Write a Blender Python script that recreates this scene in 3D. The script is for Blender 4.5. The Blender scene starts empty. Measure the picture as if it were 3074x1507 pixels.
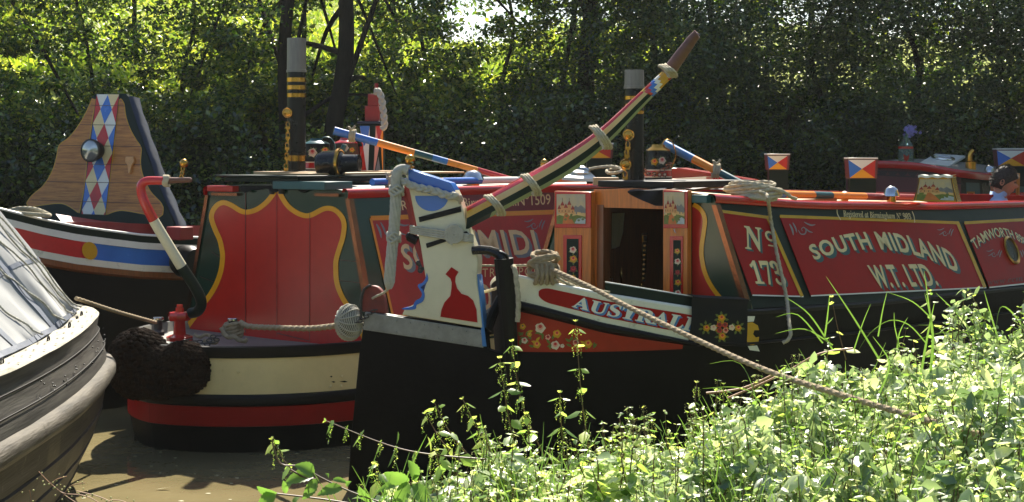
import bpy, bmesh, math, random
import numpy as np
from mathutils import Vector, Matrix, noise
random.seed(7)
scene = bpy.context.scene
COL = scene.collection
V = Vector
R = math.radians
# ---------------------------------------------------------------- camera, sky, sun, exposure
F, CX, CY, H = 4600.0, 1537.0, 470.0, 2.28      # focal length and horizon in photo pixels, eye height in metres
CAM = V((0, 0, H))
cam = bpy.data.cameras.new("camera")
cam.sensor_width = 36
cam.lens = 36 * F / 3074
cam.shift_y = -(1507 / 2 - CY) / 3074
cam.clip_start = 0.1
cam.clip_end = 2000
co = bpy.data.objects.new("camera", cam)
co.location = CAM
co.rotation_euler = (R(90), 0, 0)
COL.objects.link(co)
scene.camera = co
SUN_AZ, SUN_EL = 5.0, 47.0                     # degrees right of the view axis, above the horizon
LDIR = V((math.sin(R(SUN_AZ)) * math.cos(R(SUN_EL)), math.cos(R(SUN_AZ)) * math.cos(R(SUN_EL)), math.sin(R(SUN_EL))))
world = bpy.data.worlds.new("World")
scene.world = world
world.use_nodes = True
wn = world.node_tree
sky = wn.nodes.new("ShaderNodeTexSky")
sky.sky_type = 'NISHITA'
sky.sun_disc = False
sky.sun_elevation = R(SUN_EL)
sky.sun_rotation = R(SUN_AZ)
bg = wn.nodes["Background"]
bg.inputs[1].default_value = 0.082
wn.links.new(sky.outputs[0], bg.inputs[0])
sl = bpy.data.lights.new("sun", 'SUN')
sl.energy = 5.0
sl.angle = R(0.5)
sl.color = (1.0, 0.93, 0.80)
so = bpy.data.objects.new("sun", sl)
so.rotation_euler = (-LDIR).to_track_quat('-Z', 'Y').to_euler()
so.location = LDIR * 40
COL.objects.link(so)
scene.view_settings.view_transform = 'Standard'
scene.view_settings.look = 'None'
scene.view_settings.gamma = 1
scene.view_settings.exposure = 1.3
scene.cycles.max_bounces = 8
scene.cycles.transparent_max_bounces = 8
scene.cycles.sample_clamp_indirect = 6

# ---------------------------------------------------------------- helpers
def P(px, py, Y):
    return V(((px - CX) / F * Y, Y, H - (py - CY) / F * Y))

def lin(c):
    return tuple((x / 255 / 12.92) if x / 255 <= 0.04045 else ((x / 255 + 0.055) / 1.055) ** 2.4 for x in c)

def itp(x, tab):
    if x <= tab[0][0]: return tab[0][1]
    for (a, b), (c, d) in zip(tab, tab[1:]):
        if x <= c:
            t = (x - a) / (c - a)
            return b + (d - b) * t
    return tab[-1][1]

class Frame:
    """A boat's own axes: u along the hull towards the right, v across it towards the viewer."""
    def __init__(s, o, deg):
        s.o = V((o[0], o[1], 0)); a = R(deg)
        s.d = V((math.cos(a), math.sin(a), 0)); s.c = V((math.sin(a), -math.cos(a), 0)); s.a = a
    def pt(s, u, v, z):
        p = s.o + s.d * u + s.c * v
        return V((p.x, p.y, z))

class Pl:
    """A plane; hit() finds where a sight line meets it."""
    def __init__(s, a, b, c):
        s.o = V(a); s.n = (V(b) - V(a)).cross(V(c) - V(a)).normalized()
        if s.n.dot(CAM - s.o) < 0: s.n = -s.n
    def hit(s, px, py, off=0.0):
        r = P(px, py, 1) - CAM
        t = s.n.dot(s.o + s.n * off - CAM) / s.n.dot(r)
        return CAM + r * t

class MB:
    def __init__(s):
        s.v = []; s.f = []; s.m = []
    def add(s, vs, fs, m=0):
        b = len(s.v)
        s.v.extend(V(x) for x in vs)
        for f in fs:
            s.f.append([b + i for i in f]); s.m.append(m)
        return s
    def grid(s, rows, m=0, mf=None, closed=False):
        """rows: list of equal-length point lists."""
        n = len(rows[0]); b = len(s.v)
        for r in rows: s.v.extend(V(x) for x in r)
        for i in range(len(rows) - 1):
            for j in range(n if closed else n - 1):
                k = (j + 1) % n
                s.f.append([b + i * n + j, b + i * n + k, b + (i + 1) * n + k, b + (i + 1) * n + j])
                s.m.append(mf(i, j) if mf else m)
        return s
    def tube(s, path, r, n=8, m=0, lob=0, tw=0, cap=True, mf=None, sq=None):
        path = [V(p) for p in path]
        rr = r if isinstance(r, (list, tuple)) else [r] * len(path)
        up = V((0.13, 0.21, 0.97)); rows = []; L = 0; pu = None
        for i, p in enumerate(path):
            t = (path[min(i + 1, len(path) - 1)] - path[max(i - 1, 0)])
            if t.length < 1e-9: t = V((0, 0, 1))
            t.normalize()
            if pu is None:
                a = up if abs(t.dot(up)) < 0.95 else V((1, 0, 0))
                x = (a - t * a.dot(t)).normalized()
            else:
                x = pu - t * pu.dot(t)
                x = x.normalized() if x.length > 1e-6 else V((1, 0, 0))
            pu = x; y = t.cross(x)
            if i: L += (p - path[i - 1]).length
            row = []
            for k in range(n):
                an = 2 * math.pi * k / n
                q = rr[i] * (1 + lob * math.cos(3 * an + tw * L)) if lob else rr[i]
                row.append(p + (x * math.cos(an) + y * math.sin(an)) * q)
            rows.append(row)
        s.grid(rows, m=m, closed=True, mf=mf)
        if cap:
            b = len(s.v) - len(rows) * n
            s.f.append(list(range(b, b + n))[::-1]); s.m.append(mf(0, 0) if mf else m)
            e = len(s.v) - n
            s.f.append(list(range(e, e + n))); s.m.append(mf(len(rows) - 2, 0) if mf else m)
        return s
    def rope(s, path, r, m=0, sub=None):
        """A laid rope: three twisted strands."""
        pts = smooth_path(path, sub or r * 0.9)
        return s.tube(pts, r, n=12, m=m, lob=0.2, tw=1.5 / r)
    def lathe(s, base, prof, n=20, axis=(0, 0, 1), m=0, mf=None):
        ax = V(axis).normalized(); base = V(base)
        a = V((1, 0, 0)) if abs(ax.x) < 0.9 else V((0, 1, 0))
        x = (a - ax * a.dot(ax)).normalized(); y = ax.cross(x)
        rows = [[base + ax * h + (x * math.cos(2 * math.pi * k / n) + y * math.sin(2 * math.pi * k / n)) * r for k in range(n)] for r, h in prof]
        return s.grid(rows, m=m, closed=True, mf=mf)
    def ball(s, c, r, n=14, m=0, sc=(1, 1, 1)):
        c = V(c); rows = []
        h = n // 2
        for i in range(h + 1):
            a = math.pi * i / h
            rows.append([c + V((math.sin(a) * math.cos(2 * math.pi * k / n) * r * sc[0], math.sin(a) * math.sin(2 * math.pi * k / n) * r * sc[1], -math.cos(a) * r * sc[2])) for k in range(n)])
        return s.grid(rows, m=m, closed=True)
    def hexa(s, b4, t4, m=0):
        return s.add(list(b4) + list(t4), [[3, 2, 1, 0], [4, 5, 6, 7], [0, 1, 5, 4], [1, 2, 6, 5], [2, 3, 7, 6], [3, 0, 4, 7]], m)
    def box(s, c, x, y, z, m=0):
        """centre and three half-extent vectors."""
        c, x, y, z = V(c), V(x), V(y), V(z)
        return s.hexa([c - x - y - z, c + x - y - z, c + x + y - z, c - x + y - z], [c - x - y + z, c + x - y + z, c + x + y + z, c - x + y + z], m)
    def fbox(s, fr, u0, u1, v0, v1, z0, z1, m=0):
        g = fr.pt
        return s.hexa([g(u0, v0, z0), g(u1, v0, z0), g(u1, v1, z0), g(u0, v1, z0)], [g(u0, v0, z1), g(u1, v0, z1), g(u1, v1, z1), g(u0, v1, z1)], m)
    def prism(s, pts, vec, m=0, ms=None):
        n = len(pts); b = len(s.v); vec = V(vec)
        s.v.extend(V(p) for p in pts); s.v.extend(V(p) + vec for p in pts)
        s.f.append(list(range(b, b + n))); s.m.append(m)
        s.f.append(list(range(b + n, b + 2 * n))[::-1]); s.m.append(m)
        for i in range(n):
            j = (i + 1) % n
            s.f.append([b + j, b + i, b + n + i, b + n + j]); s.m.append(m if ms is None else ms)
        return s
    def sheet(s, pl, pts, off=0.003, th=0.004, m=0):
        """A painted shape on a plane: pts in photo pixels, a few millimetres proud."""
        return s.prism([pl.hit(x, y, off) for x, y in pts], -pl.n * th, m)
    def stroke(s, pl, pts, w, off=0.003, m=0, closed=False, ws=None):
        """A painted line on a plane, w pixels wide."""
        n = len(pts); A = []; B = []
        for i in range(n):
            p = pts[i - 1] if (i or closed) else pts[i]
            q = pts[(i + 1) % n] if (i < n - 1 or closed) else pts[i]
            dx, dy = q[0] - p[0], q[1] - p[1]
            l = math.hypot(dx, dy) or 1
            ww = (ws[i] if ws else w) / 2
            A.append((pts[i][0] - dy / l * ww, pts[i][1] + dx / l * ww)); B.append((pts[i][0] + dy / l * ww, pts[i][1] - dx / l * ww))
        if closed: A.append(A[0]); B.append(B[0])
        return s.grid([[pl.hit(x, y, off) for x, y in A], [pl.hit(x, y, off) for x, y in B]], m=m)
    def build(s, name, mats, parent=None, bev=0, sharp=35, label=None):
        me = bpy.data.meshes.new(name)
        off = parent_loc(parent)
        me.from_pydata([tuple(x - off) for x in s.v], [], s.f)
        if not isinstance(mats, (list, tuple)): mats = [mats]
        for m in mats: me.materials.append(MAT[m] if isinstance(m, str) else m)
        me.polygons.foreach_set("material_index", s.m)
        bm = bmesh.new(); bm.from_mesh(me); bmesh.ops.recalc_face_normals(bm, faces=bm.faces); bm.to_mesh(me); bm.free()
        me.polygons.foreach_set("use_smooth", [True] * len(me.polygons))
        me.set_sharp_from_angle(angle=R(sharp))
        o = bpy.data.objects.new(name, me)
        COL.objects.link(o)
        if parent: o.parent = parent
        if label: o["label"] = label
        if bev:
            b = o.modifiers.new("edges", 'BEVEL'); b.width = bev; b.segments = 2; b.limit_method = 'ANGLE'; b.angle_limit = R(40)
        return o

def parent_loc(p):
    o = V((0, 0, 0))
    while p is not None:
        o += p.location; p = p.parent
    return o

def smooth_path(pts, step):
    """Catmull-Rom through pts, resampled every step metres."""
    pts = [V(p) for p in pts]
    if len(pts) == 2:
        n = max(2, int((pts[1] - pts[0]).length / step)); return [pts[0].lerp(pts[1], i / n) for i in range(n + 1)]
    out = []
    for i in range(len(pts) - 1):
        a, b, c, d = pts[max(i - 1, 0)], pts[i], pts[i + 1], pts[min(i + 2, len(pts) - 1)]
        n = max(1, int((c - b).length / step))
        for k in range(n):
            t = k / n
            out.append(0.5 * ((2 * b) + (c - a) * t + (2 * a - 5 * b + 4 * c - d) * t * t + (3 * b - 3 * c + d - a) * t ** 3))
    out.append(pts[-1])
    return out

def sm2(pts, step=4, closed=False):
    """smooth_path for pixel outlines."""
    q = [V((x, y, 0)) for x, y in pts]
    if closed: q = q + [q[0]]
    r = [(p.x, p.y) for p in smooth_path(q, step)]
    return r[:-1] if closed else r

def thing(name, label, cat, loc=(0, 0, 0), group=None):
    o = bpy.data.objects.new(name, None)
    o.empty_display_size = 0.1
    o.location = loc; o["label"] = label; o["category"] = cat
    if group: o["group"] = group
    COL.objects.link(o)
    return o

def tag(o, label, cat, group=None, kind=None):
    if label: o["label"] = label
    if cat: o["category"] = cat
    if group: o["group"] = group
    if kind: o["kind"] = kind
    return o

def copy_tree(o, parent=None):
    c = o.copy(); COL.objects.link(c); c.parent = parent
    for ch in list(o.children): copy_tree(ch, c)
    return c

def bil(tl, tr, br, bl):
    """unit square (u right, v up) to a pixel quad."""
    def f(u, v):
        tx = tl[0] + (tr[0] - tl[0]) * u; ty = tl[1] + (tr[1] - tl[1]) * u
        bx = bl[0] + (br[0] - bl[0]) * u; by = bl[1] + (br[1] - bl[1]) * u
        return bx + (tx - bx) * v, by + (ty - by) * v
    return f

TCACHE = {}
def text_geo(body, sp=1.0, bold=0.0):
    k = (body, sp, bold)
    if k in TCACHE: return TCACHE[k]
    cu = bpy.data.curves.new("text", 'FONT')
    cu.body = body; cu.size = 1; cu.space_character = sp; cu.resolution_u = 3; cu.offset = bold
    o = bpy.data.objects.new("text", cu)
    COL.objects.link(o)
    dg = bpy.context.evaluated_depsgraph_get()
    me = bpy.data.meshes.new_from_object(o.evaluated_get(dg))
    vs = [(v.co.x, v.co.y) for v in me.vertices]; fs = [list(p.vertices) for p in me.polygons]
    bpy.data.objects.remove(o); bpy.data.curves.remove(cu); bpy.data.meshes.remove(me)
    x0 = min(v[0] for v in vs); x1 = max(v[0] for v in vs); y0 = min(v[1] for v in vs); y1 = max(v[1] for v in vs)
    vs = [((x - x0) / (x1 - x0), (y - y0) / (y1 - y0)) for x, y in vs]
    TCACHE[k] = (vs, fs)
    return vs, fs

def serif(t):
    """Bold seriffed capitals and figures."""
    out = ""
    for ch in t:
        if 'A' <= ch <= 'Z': out += chr(0x1D400 + ord(ch) - 65)
        elif 'a' <= ch <= 'z': out += chr(0x1D41A + ord(ch) - 97)
        elif '0' <= ch <= '9': out += chr(0x1D7CE + ord(ch) - 48)
        else: out += ch
    return out

def script(t):
    """Flowing italic letters."""
    out = ""
    for ch in t:
        if 'A' <= ch <= 'Z': out += chr(0x1D468 + ord(ch) - 65)
        elif 'a' <= ch <= 'z': out += chr(0x1D482 + ord(ch) - 97)
        elif '0' <= ch <= '9': out += chr(0x1D7CE + ord(ch) - 48)
        else: out += ch
    return out

def lettering(mb, pl, body, quad, off=0.004, m=0, arch=0, sp=1.0, bold=0.0, dx=0, dy=0):
    vs, fs = text_geo(body, sp, bold)
    f = bil(*quad)
    pts = []
    for u, v in vs:
        x, y = f(u, v)
        y -= arch * 4 * u * (1 - u)
        pts.append(pl.hit(x + dx, y + dy, off))
    return mb.add(pts, fs, m)

# ---------------------------------------------------------------- materials
MAT = {}
def N(nt, t, **kw):
    n = nt.nodes.new(t)
    for k, v in kw.items(): setattr(n, k, v)
    return n

def mat(name, rgb, rough=0.4, metal=0.0, var=0.12, vs=5.0, bump=0.0, bs=80.0, stretch=(1, 1, 1), alt=None, coat=0.0, rv=0.08, spec=0.5, dirt=0.0, dirtc=(60, 52, 40), wave=None):
    m = bpy.data.materials.new(name); m.use_nodes = True
    nt = m.node_tree; b = nt.nodes["Principled BSDF"]
    c = lin(rgb); L = nt.links.new
    tc = N(nt, "ShaderNodeTexCoord"); mp = N(nt, "ShaderNodeMapping"); mp.inputs["Scale"].default_value = stretch
    L(tc.outputs["Object"], mp.inputs[0])
    nz = N(nt, "ShaderNodeTexNoise"); nz.inputs["Scale"].default_value = vs; nz.inputs["Detail"].default_value = 6; nz.inputs["Roughness"].default_value = 0.65
    L(mp.outputs[0], nz.inputs["Vector"])
    rp = N(nt, "ShaderNodeMapRange"); rp.inputs[1].default_value = 0.3; rp.inputs[2].default_value = 0.7
    L(nz.outputs[0], rp.inputs[0])
    mx = N(nt, "ShaderNodeMix", data_type='RGBA')
    a2 = lin(alt) if alt else tuple(x * (1 + var) for x in c)
    mx.inputs[6].default_value = (*[x * (1 - var) for x in c], 1); mx.inputs[7].default_value = (*a2, 1)
    L(rp.outputs[0], mx.inputs[0])
    colout = mx.outputs[2]
    if dirt:
        n2 = N(nt, "ShaderNodeTexNoise"); n2.inputs["Scale"].default_value = 11; n2.inputs["Detail"].default_value = 9; n2.inputs["Roughness"].default_value = 0.75
        L(tc.outputs["Object"], n2.inputs["Vector"])
        r2 = N(nt, "ShaderNodeMapRange"); r2.inputs[1].default_value = 0.56; r2.inputs[2].default_value = 0.72; r2.inputs[4].default_value = dirt
        L(n2.outputs[0], r2.inputs[0])
        m2 = N(nt, "ShaderNodeMix", data_type='RGBA'); m2.inputs[7].default_value = (*lin(dirtc), 1)
        L(r2.outputs[0], m2.inputs[0]); L(colout, m2.inputs[6]); colout = m2.outputs[2]
    L(colout, b.inputs["Base Color"])
    rr = N(nt, "ShaderNodeMapRange"); rr.inputs[3].default_value = max(0.02, rough - rv); rr.inputs[4].default_value = min(1, rough + rv)
    L(nz.outputs[0], rr.inputs[0]); L(rr.outputs[0], b.inputs["Roughness"])
    b.inputs["Metallic"].default_value = metal
    b.inputs["Specular IOR Level"].default_value = spec
    b.inputs["Coat Weight"].default_value = coat
    b.inputs["Coat Roughness"].default_value = 0.2
    if bump or wave:
        n3 = N(nt, "ShaderNodeTexNoise"); n3.inputs["Scale"].default_value = bs; n3.inputs["Detail"].default_value = 5
        L(mp.outputs[0], n3.inputs["Vector"])
        bp = N(nt, "ShaderNodeBump"); bp.inputs["Strength"].default_value = 1.0; bp.inputs["Distance"].default_value = bump
        L(n3.outputs[0], bp.inputs["Height"]); L(bp.outputs[0], b.inputs["Normal"])
    MAT[name] = m
    return m

def leaf_mat(name, dark, light, yellow=None, trans=0.45, rough=0.35, vs=3.0, spec=0.5, tcol=1.6, tb=0.42):
    m = bpy.data.materials.new(name); m.use_nodes = True
    nt = m.node_tree; b = nt.nodes["Principled BSDF"]; out = nt.nodes["Material Output"]; L = nt.links.new
    g = N(nt, "ShaderNodeNewGeometry")
    at = N(nt, "ShaderNodeAttribute", attribute_name="leaf_tone")
    nz = N(nt, "ShaderNodeTexNoise"); nz.inputs["Scale"].default_value = vs; nz.inputs["Detail"].default_value = 2
    L(g.outputs["Position"], nz.inputs["Vector"])
    ad = N(nt, "ShaderNodeMath", operation='ADD'); L(nz.outputs[0], ad.inputs[0]); L(at.outputs["Fac"], ad.inputs[1])
    rp = N(nt, "ShaderNodeMapRange"); rp.inputs[1].default_value = 0.55; rp.inputs[2].default_value = 1.35
    L(ad.outputs[0], rp.inputs[0])
    cr = N(nt, "ShaderNodeValToRGB")
    e = cr.color_ramp.elements
    e[0].position = 0; e[0].color = (*lin(dark), 1); e[1].position = 0.75; e[1].color = (*lin(light), 1)
    x = e.new(1.0); x.color = (*lin(yellow or light), 1)
    L(rp.outputs[0], cr.inputs[0])
    L(cr.outputs[0], b.inputs["Base Color"])
    b.inputs["Roughness"].default_value = rough; b.inputs["Specular IOR Level"].default_value = spec
    tr = N(nt, "ShaderNodeBsdfTranslucent")
    hs = N(nt, "ShaderNodeMix", data_type='RGBA', blend_type='MULTIPLY'); hs.inputs[0].default_value = 1
    hs.inputs[7].default_value = (tcol * 1.05, tcol * 1.15, tcol * tb, 1)
    L(cr.outputs[0], hs.inputs[6]); L(hs.outputs[2], tr.inputs[0])
    ms = N(nt, "ShaderNodeMixShader"); ms.inputs[0].default_value = trans
    L(b.outputs[0], ms.inputs[1]); L(tr.outputs[0], ms.inputs[2]); L(ms.outputs[0], out.inputs[0])
    MAT[name] = m
    return m

G = dict(rough=0.2, coat=0.5, bump=0.0006, bs=9)           # boat gloss over brushed boards
mat("red", (186, 28, 20), var=0.10, **G)
mat("red_deep", (158, 14, 12), var=0.12, dirt=0.12, dirtc=(70, 20, 14), rough=0.4, coat=0.0, spec=0.14, bump=0.0006, bs=9)
mat("red_worn", (184, 28, 24), var=0.14, dirt=0.15, dirtc=(120, 40, 34), rough=0.34, spec=0.55, bump=0.0008, bs=9)
mat("red_dull", (140, 32, 28), rough=0.45, var=0.2, dirt=0.3)
mat("orange_red", (160, 38, 14), var=0.16, dirt=0.35, dirtc=(70, 24, 14), rough=0.4, spec=0.3, bump=0.0008, bs=9)
mat("green", (16, 52, 38), var=0.15, **G)
mat("green_dark", (8, 30, 22), var=0.2, rough=0.4, spec=0.2)
mat("yellow", (232, 160, 22), var=0.08, **G)
mat("gold", (200, 150, 30), var=0.1, **G)
mat("orange", (235, 140, 40), var=0.08, rough=0.3)
mat("cream", (214, 207, 174), var=0.06, rough=0.3, dirt=0.12, dirtc=(120, 105, 75), bump=0.0006, bs=14)
mat("hull_cream", (226, 208, 150), var=0.06, rough=0.3, dirt=0.10, dirtc=(110, 95, 70), bump=0.0008, bs=10)
mat("white", (226, 224, 212), var=0.05, rough=0.3, dirt=0.12, dirtc=(120, 112, 95))
mat("white_chip", (222, 218, 196), var=0.08, rough=0.4, dirt=0.65, dirtc=(70, 66, 55), bump=0.001, bs=30)
mat("letter_cream", (228, 206, 150), var=0.08, rough=0.35)
mat("letter_pink", (238, 196, 140), var=0.08, rough=0.35)
mat("letter_grey", (128, 128, 128), var=0.1, rough=0.35)
mat("teal", (34, 84, 86), var=0.15, rough=0.35)
mat("shade_blue", (60, 120, 180), var=0.12, rough=0.35)
mat("maroon_line", (92, 10, 14), var=0.1, rough=0.3)
mat("blue", (52, 108, 190), var=0.1, rough=0.25, coat=0.3)
mat("navy", (24, 36, 56), var=0.3, rough=0.6, bump=0.003, bs=25)
mat("pale_green", (136, 150, 108), var=0.1, rough=0.4)
mat("black", (13, 13, 14), var=0.3, rough=0.42, bump=0.0015, bs=22, spec=0.2, dirt=0.2, dirtc=(44, 40, 36))
mat("hull_black", (13, 12, 12), var=0.5, vs=3, rough=0.55, bump=0.002, bs=18, dirt=0.12, dirtc=(30, 26, 22), spec=0.1)
mat("gloss_black", (8, 8, 9), var=0.2, rough=0.28, coat=0.1, spec=0.3)
mat("iron", (62, 60, 58), var=0.3, rough=0.5, metal=0.6, bump=0.001, bs=60)
mat("zinc", (142, 144, 138), var=0.25, vs=9, rough=0.42, metal=0.45, bump=0.001, bs=30, dirt=0.35, dirtc=(90, 88, 80))
mat("grey_metal", (126, 122, 114), var=0.15, rough=0.38, metal=0.35, stretch=(8, 8, 0.8), vs=6)
mat("brass", (196, 146, 66), var=0.2, rough=0.2, metal=1.0)
mat("copper", (160, 104, 78), var=0.25, vs=14, rough=0.24, metal=1.0, bump=0.001, bs=40)
mat("steel", (200, 200, 198), var=0.1, rough=0.16, metal=1.0)
mat("lamp_glass", (170, 172, 170), rough=0.08, metal=0.7, coat=0.5)
mat("rope", (178, 168, 142), var=0.22, vs=30, rough=0.9, bump=0.002, bs=300, spec=0.2)
mat("rope_white", (176, 172, 156), var=0.15, vs=30, rough=0.85, bump=0.0015, bs=300, spec=0.2)
mat("rope_brown", (150, 134, 108), var=0.25, vs=30, rough=0.9, bump=0.002, bs=300, spec=0.2)
mat("coir", (22, 15, 10), var=0.5, vs=25, rough=0.95, bump=0.01, bs=120, spec=0.1, alt=(48, 29, 14))
mat("oak", (196, 110, 30), var=0.3, vs=4, stretch=(14, 14, 1), rough=0.3, coat=0.3, bump=0.0008, bs=20)
mat("board_oak", (168, 96, 26), alt=(200, 134, 56), var=0.32, vs=3, stretch=(1.5, 1.5, 16), rough=0.4, bump=0.0008, bs=12, dirt=0.25, dirtc=(90, 56, 26))
mat("brown_wood", (122, 66, 24), var=0.3, vs=4, stretch=(14, 14, 1), rough=0.32, coat=0.3)
mat("handle_wood", (104, 66, 48), var=0.25, vs=8, stretch=(4, 4, 4), rough=0.4)
mat("roof_tan", (196, 160, 112), var=0.15, vs=4, rough=0.5, dirt=0.2)
mat("roof_grey", (120, 118, 108), var=0.2, vs=4, rough=0.55, dirt=0.3)
mat("weathered", (62, 59, 54), alt=(96, 92, 84), var=0.4, vs=3, stretch=(4, .45, 10), rough=0.6, bump=0.0022, bs=10, dirt=0.5, dirtc=(44, 40, 36), spec=0.3)
mat("weathered_top", (150, 144, 128), alt=(186, 180, 162), var=0.2, vs=5, stretch=(6, .8, 3), rough=0.7, bump=0.002, bs=14, dirt=0.5, dirtc=(110, 100, 84), spec=0.2)
mat("weathered_strake", (72, 67, 59), alt=(112, 105, 93), var=0.4, vs=3, stretch=(5, .7, 9), rough=0.7, bump=0.006, bs=12, dirt=0.85, dirtc=(48, 42, 36), spec=0.2)
mat("hull_grey", (42, 39, 35), alt=(66, 62, 55), var=0.45, vs=2.5, stretch=(4, .45, 9), rough=0.6, bump=0.003, bs=10, dirt=0.5, dirtc=(120, 112, 98), spec=0.25)
mat("tarp", (150, 151, 150), var=0.10, vs=1.2, rough=0.85, spec=0.15, bump=0.0025, bs=5, dirt=0.18, dirtc=(120, 122, 126))
mat("tarp_seam", (98, 104, 116), var=0.1, rough=0.5)
mat("black_cloth", (26, 27, 30), var=0.2, rough=0.8, bump=0.001, bs=200, spec=0.2)
mat("rusty", (112, 44, 34), var=0.4, vs=9, rough=0.6, dirt=0.4, dirtc=(50, 30, 24))
mat("maroon", (96, 40, 40), var=0.15, rough=0.4)
mat("maroon_dark", (44, 20, 24), var=0.2, rough=0.4)
mat("paint_sky", (212, 190, 140), alt=(170, 162, 142), var=0.15, vs=16, rough=0.4)
mat("paint_sand", (216, 178, 112), var=0.15, vs=18, rough=0.4)
mat("paint_hill", (124, 122, 118), var=0.2, vs=20, rough=0.4)
mat("paint_grass", (104, 116, 44), var=0.3, vs=24, rough=0.4)
mat("paint_path", (200, 110, 46), var=0.15, vs=20, rough=0.4)
mat("paint_wall", (206, 150, 90), var=0.15, vs=20, rough=0.4)
mat("paint_roof", (150, 50, 30), var=0.2, vs=20, rough=0.4)
mat("paint_line", (70, 42, 26), var=0.2, rough=0.4)
mat("paint_lake", (176, 184, 184), var=0.15, vs=30, rough=0.4)
mat("rose_red", (196, 40, 40), var=0.15, rough=0.35)
mat("tan_stripe", (206, 172, 108), var=0.08, rough=0.35)
mat("rose_pink", (224, 156, 136), var=0.12, rough=0.35)
mat("rose_dark", (120, 18, 30), var=0.15, rough=0.35)
mat("rose_white", (222, 200, 172), var=0.08, rough=0.35)
mat("rose_leaf", (88, 104, 32), var=0.25, vs=40, rough=0.35)
mat("skin", (190, 132, 104), var=0.1, rough=0.5)
mat("hair", (44, 30, 20), var=0.4, vs=60, stretch=(1, 1, 1), rough=0.55, bump=0.006, bs=90)
mat("shirt", (168, 190, 222), var=0.08, rough=0.8, bump=0.003, bs=30)
mat("jeans", (36, 48, 74), var=0.2, rough=0.85)
mat("bark", (40, 36, 30), var=0.4, vs=6, stretch=(5, 5, 1), rough=0.9, bump=0.02, bs=14, spec=0.15)
mat("stem", (96, 96, 48), var=0.35, vs=8, rough=0.55, alt=(110, 70, 56))
mat("dry_stem", (170, 128, 92), var=0.3, vs=8, rough=0.6)
mat("catkin", (150, 162, 86), var=0.3, vs=60, rough=0.7, alt=(190, 182, 112))
mat("flower_violet", (150, 142, 204), var=0.2, vs=80, rough=0.5)
mat("water_leaf", (190, 186, 150), var=0.2, rough=0.6)
leaf_mat("leaf_nettle", (98, 126, 66), (158, 180, 98), (204, 206, 126), trans=0.5, rough=0.4, vs=6, spec=0.6, tb=0.6)
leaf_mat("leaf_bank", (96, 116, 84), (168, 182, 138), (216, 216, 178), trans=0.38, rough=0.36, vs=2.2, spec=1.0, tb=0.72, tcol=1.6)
leaf_mat("leaf_grass", (92, 118, 60), (146, 168, 92), (190, 186, 116), trans=0.4, rough=0.26, vs=5, spec=0.9, tb=0.6)
leaf_mat("leaf_tree", (36, 58, 26), (84, 112, 46), (150, 154, 66), trans=0.5, rough=0.24, vs=1.2, spec=0.9, tcol=1.4)
leaf_mat("leaf_ivy", (28, 46, 22), (60, 84, 36), (112, 128, 54), trans=0.3, rough=0.2, vs=1.5, spec=0.9)
leaf_mat("leaf_willow", (26, 46, 26), (50, 76, 38), (92, 108, 52), trans=0.26, rough=0.3, vs=0.9, spec=0.7)
leaf_mat("leaf_meadow", (92, 116, 40), (150, 164, 66), (196, 190, 96), trans=0.4, rough=0.5, vs=0.6)
mat("earth", (46, 40, 26), var=0.4, vs=2, rough=0.95, bump=0.03, bs=6, spec=0.1, alt=(40, 52, 22))
mat("meadow_soil", (120, 134, 54), alt=(160, 166, 78), var=0.2, vs=0.5, rough=0.95, spec=0.1)
# glass
gm = bpy.data.materials.new("bottle_glass"); gm.use_nodes = True
gb = gm.node_tree.nodes["Principled BSDF"]; gb.inputs["Base Color"].default_value = (0.62, 0.78, 0.68, 1); gb.inputs["Transmission Weight"].default_value = 0.9
gb.inputs["Roughness"].default_value = 0.05; gb.inputs["IOR"].default_value = 1.2; MAT["bottle_glass"] = gm
# murky canal water
wm = bpy.data.materials.new("canal_water"); wm.use_nodes = True
nt = wm.node_tree; b = nt.nodes["Principled BSDF"]
tc = N(nt, "ShaderNodeNewGeometry"); nz = N(nt, "ShaderNodeTexNoise"); nz.inputs["Scale"].default_value = 1.1; nz.inputs["Detail"].default_value = 4
nt.links.new(tc.outputs["Position"], nz.inputs["Vector"])
cr = N(nt, "ShaderNodeValToRGB"); cr.color_ramp.elements[0].position = 0.3; cr.color_ramp.elements[1].position = 0.7
cr.color_ramp.elements[0].color = (*lin((106, 97, 68)), 1); cr.color_ramp.elements[1].color = (*lin((132, 121, 88)), 1)
nt.links.new(nz.outputs[0], cr.inputs[0]); nt.links.new(cr.outputs[0], b.inputs["Base Color"])
n3 = N(nt, "ShaderNodeTexNoise"); n3.inputs["Scale"].default_value = 5; n3.inputs["Detail"].default_value = 3
nt.links.new(tc.outputs["Position"], n3.inputs["Vector"])
bp = N(nt, "ShaderNodeBump"); bp.inputs["Distance"].default_value = 0.012; bp.inputs["Strength"].default_value = 0.5
nt.links.new(n3.outputs[0], bp.inputs["Height"]); nt.links.new(bp.outputs[0], b.inputs["Normal"])
b.inputs["Roughness"].default_value = 0.07; b.inputs["IOR"].default_value = 1.33; MAT["canal_water"] = wm
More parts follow.
